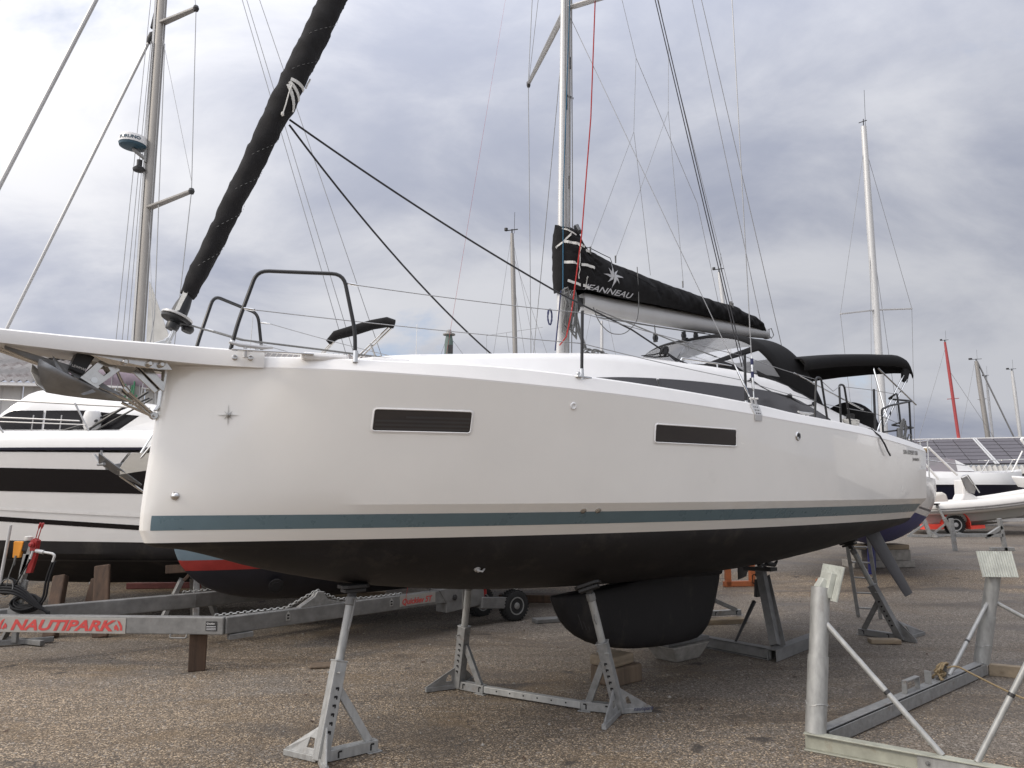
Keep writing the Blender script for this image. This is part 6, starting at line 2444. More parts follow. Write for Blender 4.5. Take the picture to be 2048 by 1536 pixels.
def yacht(label, loc, rz, L, Bm, zsheer, zwl, zbot, bands, group=None, mast_u=.42, mast_h=12, mast_r=.06, spr=((.5, 1.0),), keel=True, mast_mat='alu_old', name='sailing_yacht', deck=True, stays=True, rake=0.0, cabin=True, overhang=.5, wind=True, mastbase=None):
    y = thing(name, label, 'sailing yacht', loc, rz, group)
    p = yhull(L, Bm, zsheer, zwl, zbot, overhang=overhang)
    for nm, v0, v1, mt in bands:
        band_mesh(p, v0, v1).build(nm, mt, y, world=False, smooth=True, angle=45)
    if deck:
        deck_mesh(p).build('deck', 'white_boat', y, world=False, smooth=True)
    if keel:
        mb = MB()
        mb.prism([(L * .42, -.07, zbot + .1), (L * .62, -.07, zbot + .1), (L * .60, -.05, max(.06, zbot - 1.1)), (L * .45, -.05, max(.06, zbot - 1.1))], (0, .14, 0))
        mb.build('keel', bands[-1][3], y, world=False, bevel=.03)
    if cabin:
        mb = MB()
        rows = []
        for u, hh, ww in ((.22, .02, .18), (.26, .18, .26), (.34, .32, .31), (.45, .38, .33), (.58, .40, .34), (.63, .36, .34), (.65, .02, .34)):
            z0 = p(u, 0, 1).z
            rows.append([Vector((u * L, Bm * ww, z0 - .02)), Vector((u * L, Bm * ww * .86, z0 + hh)), Vector((u * L, 0, z0 + hh + .06)), Vector((u * L, -Bm * ww * .86, z0 + hh)), Vector((u * L, -Bm * ww, z0 - .02))])
        mb.grid(rows)
        mb.build('cabin', 'white_boat', y, world=False, smooth=True, angle=30)
    if mast_h:
        x0 = mast_u * L
        z0 = p(mast_u, 0, 1).z + (.35 if cabin else 0)
        top = Vector((x0 + rake * mast_h, 0, z0 + mast_h))
        mb = MB()
        mb.tube([Vector((x0, 0, z0 - .1)), Vector((x0, 0, z0)).lerp(top, .75), top], [mast_r, mast_r, mast_r * .72], 14, sq=.7)
        mo = mb.build('mast', mast_mat, y, world=False, smooth=True)
        if wind:
            mb = MB()
            mb.tube([top, top + Vector((0, 0, .18))], .012, 5)
            mb.tube([top + Vector((-.25, 0, .12)), top + Vector((.18, 0, .16))], .012, 5)
            mb.tube([top + Vector((.1, .05, 0)), top + Vector((.1, .05, .9))], .006, 5)
            mb.disc_stack(top + Vector((-.25, 0, .12)), (0, 0, 1), [(.05, 0), (.05, .05)], 8)
            mb.build('wind_vane', 'dark_steel', mo, world=False)
        tips = []
        for q, hw in spr:
            c = Vector((x0, 0, z0)).lerp(top, q)
            for sd in (1, -1):
                t_ = c + Vector((.25, sd * hw, .05))
                mb = MB()
                mb.bar(c, t_, .09, .03, w1=.06)
                mb.build('spreader', mast_mat, mo, world=False, bevel=.006)
                tips.append((sd, t_))
        if stays:
            mb = MB()
            for sd in (1, -1):
                pts = [Vector((x0 + .3, sd * Bm * .44, p(mast_u + .03, 0, 1).z))] + [t_ for s_, t_ in tips if s_ == sd] + [top - Vector((0, 0, .2))]
                mb.tube(pts, .006, 5)
                if tips:
                    mb.tube([pts[0], Vector((x0, 0, z0)).lerp(top, spr[0][0])], .005, 5)
            mb.tube([p(0, 0, 1) + Vector((.1, 0, 0)), top - Vector((0, 0, .3))], .008, 5)
            mb.tube([p(1, 0, 1) * .5 + p(1, 0, -1) * .5, top], .006, 5)
            mb.build('stay', 'wire', mo, world=False)
    return y, p


# ---- the small yacht sitting on the trailer (its bow shows below the big hull)
TY = thing('sailing_yacht', 'small yacht with red band and dark bottom cradled on the red-lettered trailer', 'sailing yacht', (-4.52, 10.2, 0), R(45))
f_tk = tabf([(0, 1.46), (.04, 1.34), (.12, 1.18), (.26, 1.02), (.48, .86), (.8, .735), (1.2, .65), (1.8, .60), (3.5, .56), (6, .60), (8.4, 1.15)])
f_th = tabf([(0, 0.0), (.03, .05), (.12, .12), (.3, .24), (.6, .42), (1.0, .62), (1.6, .85), (2.5, 1.15), (4, 1.42), (5.5, 1.46), (7, 1.32), (8.4, 1.05)])
TX = [0, .015, .04, .08, .12, .18, .26, .36, .48, .63, .8, 1, 1.25, 1.6, 2, 2.5, 3.2, 4, 5, 6, 7, 8.4]


def ty_pt(x, z, sd):
    zk, zs = f_tk(x), 2.55
    q = max(0.0, min(1.0, (zs - z) / (zs - zk)))
    return Vector((x, sd * f_th(x) * (1 - q ** 3.2) ** .55, max(z, zk)))


for nm, za, zb, mt in (('topsides', 2.55, 1.42, 'white_boat'), ('boot_top', 1.42, 1.245, 'bluegrey_hull'), ('red_band', 1.245, 1.105, 'band_red'), ('hull_bottom', 1.105, 0, 'antifouling_navy')):
    mb = MB()
    for sd in (1, -1):
        rows = []
        for x in TX:
            lo = max(zb, f_tk(x))
            hi = max(za, f_tk(x))
            rows.append([ty_pt(x, lerp(hi, lo, (k / 9) ** .8 if nm != 'hull_bottom' else 1 - (1 - k / 9) ** 1.6), sd) for k in range(10)])
        mb.grid(rows, flip=(sd < 0))
    mb.build(nm, mt, TY, world=False, smooth=True, angle=60)
mb = MB()
mb.grid([[ty_pt(x, 2.55, 1).lerp(ty_pt(x, 2.55, -1), k / 4) for k in range(5)] for x in TX])
mb.build('deck', 'white_boat', TY, world=False, smooth=True)
mb = MB()
mb.bar((8.4, 0, 1.3), (8.4, 0, 2.55), 1.85, .04, up=(1, 0, 0))
mb.build('transom', 'white_boat', TY, world=False)
XT = XF[TY.name]
mb = MB()
mb.disc_stack(Vector((1.25, -.50, .86)), (-.35, -1, -.45), [(.10, -.02), (.10, .008), (.06, .012), (.06, .02)], 20)
mb.build('thruster_tunnel', 'slot_dark', TY, world=False, smooth=True)
mb = MB()
mb.bar((-.75, 0, 2.40), (.5, 0, 2.62), .16, .05)
mb.tube([(-.70, .06, 2.36), (.18, .02, 1.75)], .016, 6)
mb.tube([(-.62, 0, 2.40), (-.25, .18, 3.0), (.1, .30, 3.22), (1.2, .75, 3.2), (1.25, .78, 2.7)], .016, 8)
mb.tube([(-.62, 0, 2.40), (-.25, -.18, 3.0), (.1, -.30, 3.22), (1.2, -.75, 3.2), (1.25, -.78, 2.7)], .016, 8)
for sd in (.07, -.07):
    mb.prism([(-.78, sd, 2.42), (-.30, sd, 2.48), (-.24, sd, 2.66), (-.62, sd, 2.66)], (0, .01, 0))
mb.build('bow_roller', 'steel', TY, world=False, smooth=True, angle=30)
A2 = thing('anchor', 'small galvanised plough anchor on the bow roller of the trailer yacht behind the big bow', 'anchor', tuple(XT @ Vector((-.7, 0, 2.4))), R(45))
mb = MB()
for sd in (1, -1):
    k_ = [Vector(q) for q in ((-.98, 0, 2.52), (-.80, 0, 2.40), (-.45, 0, 2.24))]
    o_ = [Vector(q) for q in ((-1.02, sd * .11, 2.64), (-.82, sd * .12, 2.49), (-.45, sd * .012, 2.25))]
    mb.grid([[XT @ q for q in k_], [XT @ q for q in o_]], flip=(sd < 0))
mb.build('fluke', 'anchor_steel', A2, solid=.014)
mb = MB()
mb.bar(XT @ Vector((-.9, 0, 2.46)), XT @ Vector((-.1, 0, 2.60)), .025, .06)
mb.tube([XT @ Vector((-.95, .12, 2.5)), XT @ Vector((-.95, -.12, 2.5))], .02, 8)
mb.tube([XT @ Vector((-.92, .10, 2.5)), XT @ Vector((-.93, .10, 2.68))], .014, 6)
mb.build('shank', 'anchor_steel', A2, bevel=.003)

# ---- the white motor cruiser on the left
MC = thing('motor_cruiser', 'white motor cruiser with black hull window band and black bottom at the left edge', 'motor cruiser', (-12.35, 13.35, zg(13.35)), R(-1.2))
f_mb = tabf([(0, 0.02), (.3, .35), (.8, .72), (1.6, 1.10), (2.6, 1.38), (3.8, 1.53), (5.2, 1.6), (9.6, 1.52)])
f_mk = tabf([(0, 2.2), (.25, 1.75), (.7, 1.30), (1.3, .98), (2.2, .75), (3.2, .64), (5, .58), (9.6, .60)])
f_ch = tabf([(0, .02), (.5, .20), (1.2, .52), (2.2, .85), (3.4, 1.10), (5, 1.24), (9.6, 1.26)])
f_chz = tabf([(0, 2.0), (.8, 1.62), (2, 1.38), (3.5, 1.22), (6, 1.10), (9.6, 1.05)])
MX = [0, .1, .25, .45, .7, 1, 1.4, 1.9, 2.4, 3, 3.6, 4.2, 4.9, 5.6, 6.4, 7.4, 8.5, 9.6]


def mc_side(x, z, sd, off=0.0):
    zt = 2.86 - .010 * x
    zc = f_chz(x)
    if z >= zc:
        k = min(1.2, (z - zc) / (zt - zc))
        h = lerp(f_ch(x), f_mb(x), k ** .8)
    else:
        zk = f_mk(x)
        k = max(0, (z - zk) / max(.02, zc - zk))
        h = f_ch(x) * k ** .85
    return Vector((x, sd * (h + off), z))


def mc_band(za, zb, name, material, n=5, off=0.0, x0=0.0, x1=9.6, parent=MC):
    mb = MB()
    xs_ = [x0] + [x for x in MX if x0 < x < x1] + [x1]
    for sd in (1, -1):
        mb.grid([[mc_side(x, lerp(za(x), zb(x), k / n), sd, off) for k in range(n + 1)] for x in xs_], flip=(sd < 0))
    return mb.build(name, material, parent, world=False, smooth=True, angle=30)


z_rub = lambda x: 2.775 - .015 * x * .6
z_pnt = lambda x: max(1.42 - .012 * x, f_mk(x) + .01)
mc_band(z_rub, z_pnt, 'hull', 'white_boat', 12)
mc_band(z_pnt, lambda x: f_mk(x), 'hull_bottom', 'antifouling', 8)
mc_band(lambda x: 2.52 - .02 * (x - 3), lambda x: 2.16 - .02 * (x - 3), 'hull_window', 'band_black', 3, .006, 1.6, 8.0)
mc_band(lambda x: 1.76 - .06 * (x - 4), lambda x: 1.685 - .06 * (x - 4), 'pinstripe', 'band_black', 2, .004, .8, 9.5)
mc_band(lambda x: 1.90 - .045 * (x - 4), lambda x: 1.86 - .05 * (x - 4), 'spray_rail', 'white_paint', 2, .016, .8, 9.5)
mc_band(lambda x: 1.06, lambda x: 1.03, 'strake', 'antifouling_grey', 2, .014, 2.2, 9.5)
mc_band(lambda x: 2.80, lambda x: 2.76, 'rub_rail', 'navy', 2, .02)
mb = MB()
rows = []
for x in MX:
    b = f_mb(x)
    zr = 2.80
    pr = [(b, zr), (b - .01, zr + .10), (b - .05, zr + .20), (b - .13, zr + .27), (max(.0, b - .4), zr + .30), (0, zr + .36)]
    pr = [(max(0, t), z) for t, z in pr]
    rows.append([Vector((x, -t, z)) for t, z in pr] + [Vector((x, t, z)) for t, z in reversed(pr[:-1])])
mb.grid(rows)
mb.build('deck', 'white_boat', MC, world=False, smooth=True, angle=60)
mb = MB()
mb.grid([[mc_side(9.6, lerp(z_rub(9.6), .6, k / 6), 1) for k in range(7)], [mc_side(9.6, lerp(z_rub(9.6), .6, k / 6), -1) for k in range(7)]])
mb.build('transom', 'white_boat', MC, world=False)
f_ct2 = tabf([(2.6, 3.04), (3.3, 3.14), (3.7, 3.24), (4.0, 3.50), (4.3, 3.76), (4.6, 3.84), (5.0, 3.79), (5.75, 3.66), (6.4, 3.56), (7.0, 3.5), (8.0, 3.45)])
mb = MB()
rows = []


def cab_w(x):
    return min(1.12, .45 + (x - 2.5) * .45)


for x in [2.6, 3.0, 3.4, 3.7, 3.85, 4.0, 4.15, 4.3, 4.45, 4.6, 4.8, 5.0, 5.4, 5.9, 6.4, 7.2, 8]:
    zt = f_ct2(x)
    wd = cab_w(x)
    zb = 3.0
    pr = [(wd, zb), (wd * .97, lerp(zb, zt, .45)), (wd * .90, lerp(zb, zt, .80)), (wd * .75, lerp(zb, zt, .96)), (wd * .4, zt + .015), (0, zt + .03)]
    rows.append([Vector((x, -t, z)) for t, z in pr] + [Vector((x, t, z)) for t, z in reversed(pr[:-1])])
mb.grid(rows)
mb.fan(rows[-1])
cab = mb.build('superstructure', 'white_boat', MC, world=False, smooth=True, angle=40)
for (xa, xb) in ((3.95, 4.75), (4.79, 5.45), (5.49, 6.5)):
    mb = MB()
    rows = []
    for i in range(9):
        x = lerp(xa, xb, i / 8)
        wd = cab_w(x)
        zt = f_ct2(x)
        top_ = min(3.0 + (zt - 3.0) * .60, 3.43)
        bot = 3.12
        rows.append([Vector((x, -(wd * lerp(1.0, .945, (z - 3.0) / (zt - 3.0)) + .012), z)) for z in (bot, (bot + top_) / 2, max(bot + .01, top_))])
    mb.grid(rows)
    mb.build('side_window', 'band_black', cab, world=False, smooth=True)
for pts, r in (([(2.6, -1.38, 3.62), (4.1, -1.48, 3.57), (6.7, -1.5, 3.42)], .015),
               ([(2.6, -1.4, 3.32), (4.1, -1.5, 3.29), (5.6, -1.5, 3.22)], .012),
               ([(2.6, -1.4, 3.25), (4.1, -1.5, 3.22), (5.7, -1.5, 3.16)], .009),
               ([(5.78, -1.46, 2.98), (5.5, -1.5, 3.50)], .015), ([(4.40, -1.46, 3.0), (4.22, -1.5, 3.28)], .014), ([(3.4, -1.42, 3.0), (3.2, -1.45, 3.60)], .014),
               ([(4.8, -1.44, 3.0), (4.82, -1.44, 3.32)], .009), ([(5.25, -1.44, 3.0), (5.27, -1.44, 3.32)], .009)):
    mb = MB()
    mb.tube(pts, r, 8)
    mb.build('bow_rail', 'alu', MC, world=False, smooth=True)
mb = MB()
mb.box((4.22, -1.46, 3.14), (.05, .05, .13))
mb.build('rail_lamp', 'dark_steel', MC, world=False, bevel=.01)
mb = MB()
mb.disc_stack((5.62, -1.2, 3.10), (0, 0, 1), [(.10, 0), (.13, .06), (.14, .20), (.11, .30), (.03, .34)], 14)
mb.build('helm_seat', 'white_boat', MC, world=False, smooth=True)
mb = MB()
for a, b, r in (((5.25, -1.25, 3.08), (6.5, -1.15, 3.62), .016), ((5.6, -1.3, 3.08), (6.5, -1.2, 3.72), .022), ((5.7, -1.3, 3.06), (6.6, -1.25, 3.60), .014), ((5.15, -1.3, 3.06), (5.75, -1.28, 3.25), .02)):
    mb.tube([a, b], r, 6)
mb.build('windscreen_frame', 'black_plastic', MC, world=False)
mb = MB()
mb.grid([[Vector((6.1, -1.28, 3.09)), Vector((6.5, -1.22, 3.40))], [Vector((7.2, -1.30, 3.09)), Vector((7.3, -1.2, 3.44))]])
mb.build('windscreen', 'white_boat', MC, world=False, loose=True)
# the canopy folded on its frame (it rises above the big yacht's foredeck)
MB2 = thing('sport_boat', 'sports boat whose dark folded canopy on a steel frame rises above the big foredeck', 'motor boat', (-3.3, 16.3, zg(16)), R(8))
p = yhull(7.5, 2.5, 3.1, 2.1, 1.25, transom=.9)
band_mesh(p, 0, .75).build('hull', 'white_boat', MB2, world=False, smooth=True)
band_mesh(p, .75, 1).build('hull_bottom', 'antifouling_navy', MB2, world=False, smooth=True)
deck_mesh(p).build('deck', 'white_boat', MB2, world=False, smooth=True)
iv = XF[MB2.name].inverted()
mb = MB()
c_pts = [Vector((-3.55, 14.2, 5.0)), Vector((-3.40, 14.2, 5.14)), Vector((-3.05, 14.2, 5.24)), Vector((-2.70, 14.2, 5.35)), Vector((-2.42, 14.2, 5.40)), Vector((-2.28, 14.2, 5.36))]
mb.tube(c_pts, [.055, .095, .105, .10, .105, .09], 12)
mb.build('folded_canopy', 'canvas', MB2, smooth=True)
mb = MB()
for a, b in (((-3.48, 14.25, 5.02), (-4.05, 14.6, 4.55)), ((-3.42, 14.15, 5.0), (-3.98, 14.5, 4.5)), ((-2.38, 14.2, 5.3), (-3.25, 14.6, 4.6)), ((-2.33, 14.15, 5.26), (-3.20, 14.55, 4.55)), ((-2.75, 14.3, 5.0), (-2.5, 14.6, 4.3))):
    mb.tube([Vector(a), Vector(b)], .019, 8)
mb.tube([Vector((-4.05, 14.6, 4.55)), Vector((-2.6, 14.9, 4.35))], .02, 6)
mb.tube([Vector((-4.05, 14.6, 4.55)), Vector((-3.9, 15.4, 3.0))], .03, 6)
mb.tube([Vector((-2.6, 14.9, 4.35)), Vector((-2.5, 15.6, 3.0))], .03, 6)
mb.build('canopy_frame', 'steel', MB2, smooth=True)
mb = MB()
mb.tube([Vector((-1.92, 14.6, 3.0)), Vector((-1.89, 14.6, 5.45))], [.014, .006], 5)
mb.build('aerial', 'white_paint', MB2)

# props under the cruiser
for k, (bx_, by_, tx, ty, w_, hz, mt, lab) in enumerate((
        (-6.86, 11.56, -7.0, 11.95, .19, .86, 'wood_dark', 'rough round-edged timber prop under the cruiser, leftmost of the three'),
        (-6.62, 12.0, -6.50, 12.1, .17, .80, 'wood_dark', 'dark timber prop under the cruiser, middle of the three'),
        (-6.14, 11.60, -6.29, 11.80, .24, 1.04, 'wood_dark', 'tall broad plank propped against the black bottom of the cruiser'))):
    o = thing('timber_prop', lab, 'timber prop', (bx_, by_, 0), 0)
    mb = MB()
    mb.bar((bx_, by_, 0), (tx, ty, hz), w_, .14 if k < 2 else .06, up=(0, -1, .2))
    mb.build('post', mt, o, bevel=.02)
TS = thing('steel_trestle', 'grey steel trestle with a dark wooden saddle under the cruiser beside the small yacht', 'trestle', (-5.2, 12.3, 0), 0)
for a, b in (((-5.46, 11.9, 0), (-5.20, 12.15, .80)), ((-4.86, 11.95, 0), (-4.98, 12.15, .80)), ((-5.2, 12.7, 0), (-5.1, 12.3, .80)), ((-4.8, 12.7, 0), (-4.95, 12.3, .80))):
    mb = MB()
    mb.bar(a, b, .09, .07)
    mb.build('leg', 'galv', TS, bevel=.005)
mb = MB()
mb.bar((-5.42, 12.05, .95), (-4.55, 12.15, 1.0), .10, .13)
mb.bar((-5.15, 12.1, .78), (-5.0, 12.15, .96), .2, .05)
mb.build('saddle', 'wood_dark', TS, bevel=.01)
# clutter beyond, seen below the hulls on the left
for k, (x, y, L_, w_, h_, rz, mt, nm, lab, cat) in enumerate((
        (-4.1, 16.6, 4.2, .22, .20, 8, 'galv_dull', 'steel_girder', 'long grey steel beam lying beyond the trestle on the left', 'steel girder'),
        (-4.3, 15.2, 3.6, .3, .10, 4, 'wood_pale', 'plank', 'long pale plank lying on the ground beyond the trestle on the left', 'plank'),
        (-7.9, 17.5, 3.2, .16, .16, 0, 'white_paint', 'steel_girder', 'white painted beam lying far under the cruiser', 'steel girder'),
        (-7.2, 16.2, 1.7, .12, .12, 6, 'faded_red', 'steel_girder', 'faded red beam lying far under the cruiser', 'steel girder'))):
    block(nm, lab, cat, (x, y, zg(y)), (L_, w_, h_), R(rz), mt)
o = thing('timber_stack', 'pale sawn timbers stacked beyond the bow of the small trailer yacht', 'timber stack', (-5.0, 16.9, zg(16.9) + .2), R(10))
for k in range(2):
    mb = MB()
    mb.box((.06 * k, 0, .09 + .185 * k), (.8, .4, .17))
    mb.build('board', 'wood_pale', o, world=False, bevel=.012)
for k, (x, y) in enumerate(((-9.0, 17.0), (-7.1, 17.4))):
    jack_stand(('pale jack stand far under the left part of the cruiser', 'grey jack stand far under the cruiser beside the timber props')[k], (x, y), (x + .1, y, 1.5), (x + .55, y + .1), [(x - .4, y + .2), (x - .1, y - .4)], z0=zg(y), simple=True, group='far jack stands')

# ---- yacht whose mast rises on the left
LY, lp_ = yacht('yacht with a tall grey mast carrying a radar dome, behind the cruiser on the left', (-13.2, 17.0, zg(17)), R(0), 13.5, 3.9, 2.75, 1.5, .95,
                [('topsides', 0, .6, 'white_boat'), ('hull_bottom', .6, 1, 'antifouling_navy')], mast_h=0, keel=True)


def lw(mb, name, material, parent, **k):
    return mb.build(name, material, parent, **k)


mb = MB()
rows = []
for z in (3.0, 6, 9, 12, 14.5, 17, 20.3):
    cx = -8.60 - .004 * (z - 3)
    rows.append([Vector((cx + .125 * math.cos(2 * PI * j / 16), 17 + .085 * math.sin(2 * PI * j / 16), z)) for j in range(16)])
mb.grid(rows, close=True)
mb.fan(rows[0])
mb.fan(rows[-1])
lm = mb.build('mast', 'alu_old', LY, smooth=True)
mb = MB()
mb.bar((-8.72, 16.94, 3.2), (-8.78, 16.94, 20), .05, .04, up=(0, 1, 0))
mb.build('sail_track', 'alu_white', lm)
for z0, tn, tf in ((8.80, (-7.08, 15.8, 8.72), (-9.35, 18.2, 8.95)), (13.55, (-7.24, 15.8, 13.11), (-9.35, 18.2, 13.87))):
    for tip in (tn, tf):
        mb = MB()
        mb.bar((-8.60, 17, z0), tip, .17, .06, w1=.11)
        mb.build('spreader', 'alu_old', lm, bevel=.015)
        mb = MB()
        mb.disc_stack(tip, (0, 0, 1), [(.05, -.06), (.07, 0), (.05, .06)], 10)
        mb.build('spreader_end', 'dark_steel', lm, smooth=True)
mb = MB()
for pts, r in (([(-7.30, 15.7, 2.9), (-7.08, 15.8, 8.72), (-7.24, 15.8, 13.11), (-8.62, 17, 19)], .010),
               ([(-7.08, 15.8, 8.9), (-8.6, 17, 13.3)], .007), ([(-7.4, 15.7, 2.9), (-8.6, 17, 8.7)], .007),
               ([(-9.2, 18.4, 2.9), (-9.35, 18.2, 8.95), (-9.35, 18.2, 13.87), (-8.65, 17, 19)], .010),
               ([(-9.3, 18.3, 2.9), (-8.7, 17, 8.6)], .007), ([(-8.2, 16.2, 2.9), (-8.0, 16.4, 6.0), (-8.5, 17, 13)], .012),
               ([(-8.85, 16.9, 3.1), (-8.76, 16.9, 13)], .008), ([(-9.0, 16.9, 3.1), (-8.79, 16.9, 13)], .008), ([(-9.1, 16.8, 3.1), (-8.82, 16.9, 16)], .008),
               ([(-8.45, 16.88, 3.1), (-8.52, 16.9, 15)], .008)):
    mb.tube([Vector(q) for q in pts], r, 5)
mb.build('shroud', 'wire', lm)
mb = MB()
mb.tube([Vector((-12.7, 17, 3.3)), Vector((-8.83, 17, 13.2))], .035, 8)
mb.tube([Vector((-13.4, 17, 6.3)), Vector((-8.75, 17, 18.0))], .05, 8)
mb.build('furled_headsail', 'alu_white', lm, smooth=True)
mb = MB()
mb.disc_stack(Vector((-8.83, 17, 13.2)), (.37, 0, 1), [(.05, -.2), (.08, -.1), (.08, .06), (.03, .12)], 10)
mb.prism([(-8.86, 16.95, 13.4), (-8.68, 16.95, 13.5), (-8.68, 16.95, 13.9), (-8.80, 16.95, 13.8)], (0, .08, 0))
mb.build('halyard_swivel', 'dark_steel', lm, smooth=True)
mb = MB()
for x2, y2, z2, xt, zt in ((-4.95, 19, 6.0, -8.3, 19.5), (-5.23, 19, 6.4, -8.4, 19.6), (-4.4, 19, 6.0, -8.2, 19.6)):
    mb.tube([Vector((x2 + (x2 - xt) * .6, y2, z2 - (zt - z2) * .28)), Vector((xt, 17, zt))], .010, 5)
mb.build('backstay', 'wire', lm)
mb = MB()
mb.disc_stack((-9.02, 16.85, 10.22), (.05, 0, 1), [(.20, 0), (.29, .03), (.31, .09)], 24)
mb.build('radar_base', 'radar_blue', lm, smooth=True)
mb = MB()
mb.disc_stack((-9.015, 16.85, 10.31), (.05, 0, 1), [(.312, 0), (.315, .10), (.29, .19), (.2, .23), (.01, .24)], 24)
rd = mb.build('radar_dome', 'white_boat', lm, smooth=True)


def warp_rad(c):
    a = -PI / 2 + .02 + (c.x - .20) / .318
    return Vector((-9.01 + .320 * math.cos(a), 16.85 + .320 * math.sin(a), 10.36 + c.y - (c.x) * .02))


text_part('radar_maker_name', 'FURUNO', .10, Matrix.Identity(4), 'radar_blue', rd, 0, bold=.004, sx=1.25, warp=lambda c: XF[LY.name].inverted() @ warp_rad(c))
mb = MB()
mb.bar((-9.0, 16.85, 10.20), (-8.72, 16.95, 9.98), .14, .06)
mb.bar((-8.72, 16.93, 10.2), (-8.72, 16.93, 9.9), .10, .06, up=(1, 0, 0))
mb.build('radar_bracket', 'galv', lm, bevel=.01)
mb = MB()
mb.disc_stack((-8.84, 16.88, 9.72), (0, 0, 1), [(.13, -.05), (.14, 0), (.06, .08), (.06, .22)], 14)
mb.build('deck_light', 'dark_steel', lm, smooth=True)
mb = MB()
mb.tube([Vector((-10.3, 17, 4.78)), Vector((-8.8, 17, 4.72)), Vector((-6.5, 17, 4.52))], [.16, .19, .15], 12)
mb.build('boom_cover', 'purple_cover', LY, smooth=True)
mb = MB()
mb.prism([(-8.45, 16.96, 7.0), (-8.40, 16.96, 6.9), (-7.85, 16.96, 5.55), (-8.42, 16.96, 5.5)], (0, .03, 0))
mb.build('sail_corner', 'sail_cloth', LY)
mb = MB()
for k in range(14):
    x = -8.62 + random.uniform(-.16, .16)
    mb.tube([Vector((x, 16.84, 4.2 + random.uniform(-.3, .5))), Vector((x + random.uniform(-.1, .1), 16.82, 3.6)), Vector((x + random.uniform(-.1, .1), 16.84, 3.2))], .018, 5)
mb.build('mast_lines', 'rope_green', lm)

# ---- yacht with the blue bottom behind the stern
RY, rp_ = yacht('white yacht with a blue bottom standing end-on behind the stern of the big yacht', (6.62, 14.45, zg(15)), R(63), 9.2, 3.0, 2.30, 1.55, .72,
                [('topsides', 0, .46, 'white_boat'), ('pinstripe', .46, .49, 'navy'), ('boot_top', .49, .56, 'white_boat'), ('hull_bottom', .56, 1.0, 'antifouling_blue')],
                mast_h=0, keel=True)
mb = MB()
mb.tube([Vector((8.69, 17.5, 2.7)), Vector((8.70, 17.5, 8.5)), Vector((8.71, 17.5, 11.1))], [.088, .085, .065], 14)
rm = mb.build('mast', 'alu_white', RY, smooth=True)
mb = MB()
mb.bar((7.71, 17.2, 6.28), (8.70, 17.5, 6.45), .06, .03)
mb.build('spreader', 'alu_white', rm, bevel=.005)
mb = MB()
mb.bar((9.67, 17.7, 6.53), (8.70, 17.5, 6.45), .06, .03)
mb.build('spreader', 'alu_white', rm, bevel=.005)
mb = MB()
for pts in ([(7.9, 17.2, 2.4), (7.71, 17.2, 6.28), (8.70, 17.5, 10.6)], [(9.5, 17.8, 2.4), (9.67, 17.7, 6.53), (8.71, 17.5, 10.6)], [(8.2, 17.2, 2.4), (8.7, 17.5, 8.6)], [(9.3, 17.8, 2.4), (8.7, 17.5, 8.6)], [(8.9, 18.2, 2.4), (8.72, 17.5, 11)]):
    mb.tube([Vector(q) for q in pts], .006, 5)
mb.build('shroud', 'wire', rm)
mb = MB()
mb.tube([Vector((8.71, 17.5, 11.1)), Vector((8.72, 17.5, 11.3))], .012, 5)
mb.tube([Vector((8.60, 17.5, 11.2)), Vector((8.80, 17.5, 11.27))], .012, 5)
mb.tube([Vector((8.76, 17.5, 11.1)), Vector((8.79, 17.5, 12.07))], .005, 5)
mb.build('wind_vane', 'dark_steel', rm)
mb = MB()
for x in (9.55, 9.72):
    mb.tube([Vector((x, 17.6, 2.45)), Vector((x + .02, 17.6, 3.35))], .016, 6)
mb.tube([Vector((9.5, 17.6, 3.30)), Vector((9.78, 17.6, 3.34))], .016, 6)
mb.build('stern_rail', 'steel', RY)
o = thing('tarpaulin', 'bundled blue tarpaulin below the blue bottomed yacht behind the rudder', 'tarpaulin', (8.9, 17.3, zg(17.3)), 0)
mb = MB()
rows = []
rr = random.Random(2)
for i in range(11):
    rows.append([Vector((8.62 + .062 * i, 17.3 + .05 * math.sin(i * 1.7) + rr.uniform(-.02, .02), zg(17.3) + z_ + rr.uniform(-.03, .03))) for z_ in (.05, .25, .42, .60, .74)])
mb.build('sheet', 'tarp_blue', o, solid=.03, smooth=True, loose=True)
for k, (x, y, px_, py__, lab) in enumerate(((14.75, 26.9, 14.42, 27.0, 'left one of two slender jack stands standing in front of the red trailer wheel'), (15.75, 27.2, 15.18, 27.2, 'right one of two slender jack stands standing in front of the red trailer wheel'))):
    z0 = zg(y)
    jack_stand(lab, (x, y), (px_, py__, z0 + 1.15), (x - .75, y + .15), [(x + .55, y + .15), (x + .1, y - .25)], z0=z0, simple=True, group='far jack stands', w=.12)
o = thing('steel_trestle', 'low grey trestle standing behind the ribbed pad of the empty cradle', 'trestle', (14.2, 22.9, zg(22.9)), 0)
for a, b in (((13.25, 22.9, 0), (13.2, 22.9, .95)), ((14.75, 22.9, 0), (14.65, 22.9, .95)), ((13.25, 22.9, .45), (14.7, 22.9, .45)), ((14.7, 22.9, .7), (14.2, 22.9, .40)), ((14.3, 22.9, .05), (15.0, 22.9, .05))):
    mb = MB()
    mb.bar(Vector(a) + Vector((0, 0, zg(22.9))), Vector(b) + Vector((0, 0, zg(22.9))), .11, .10)
    mb.build('bar', 'galv', o, bevel=.006)

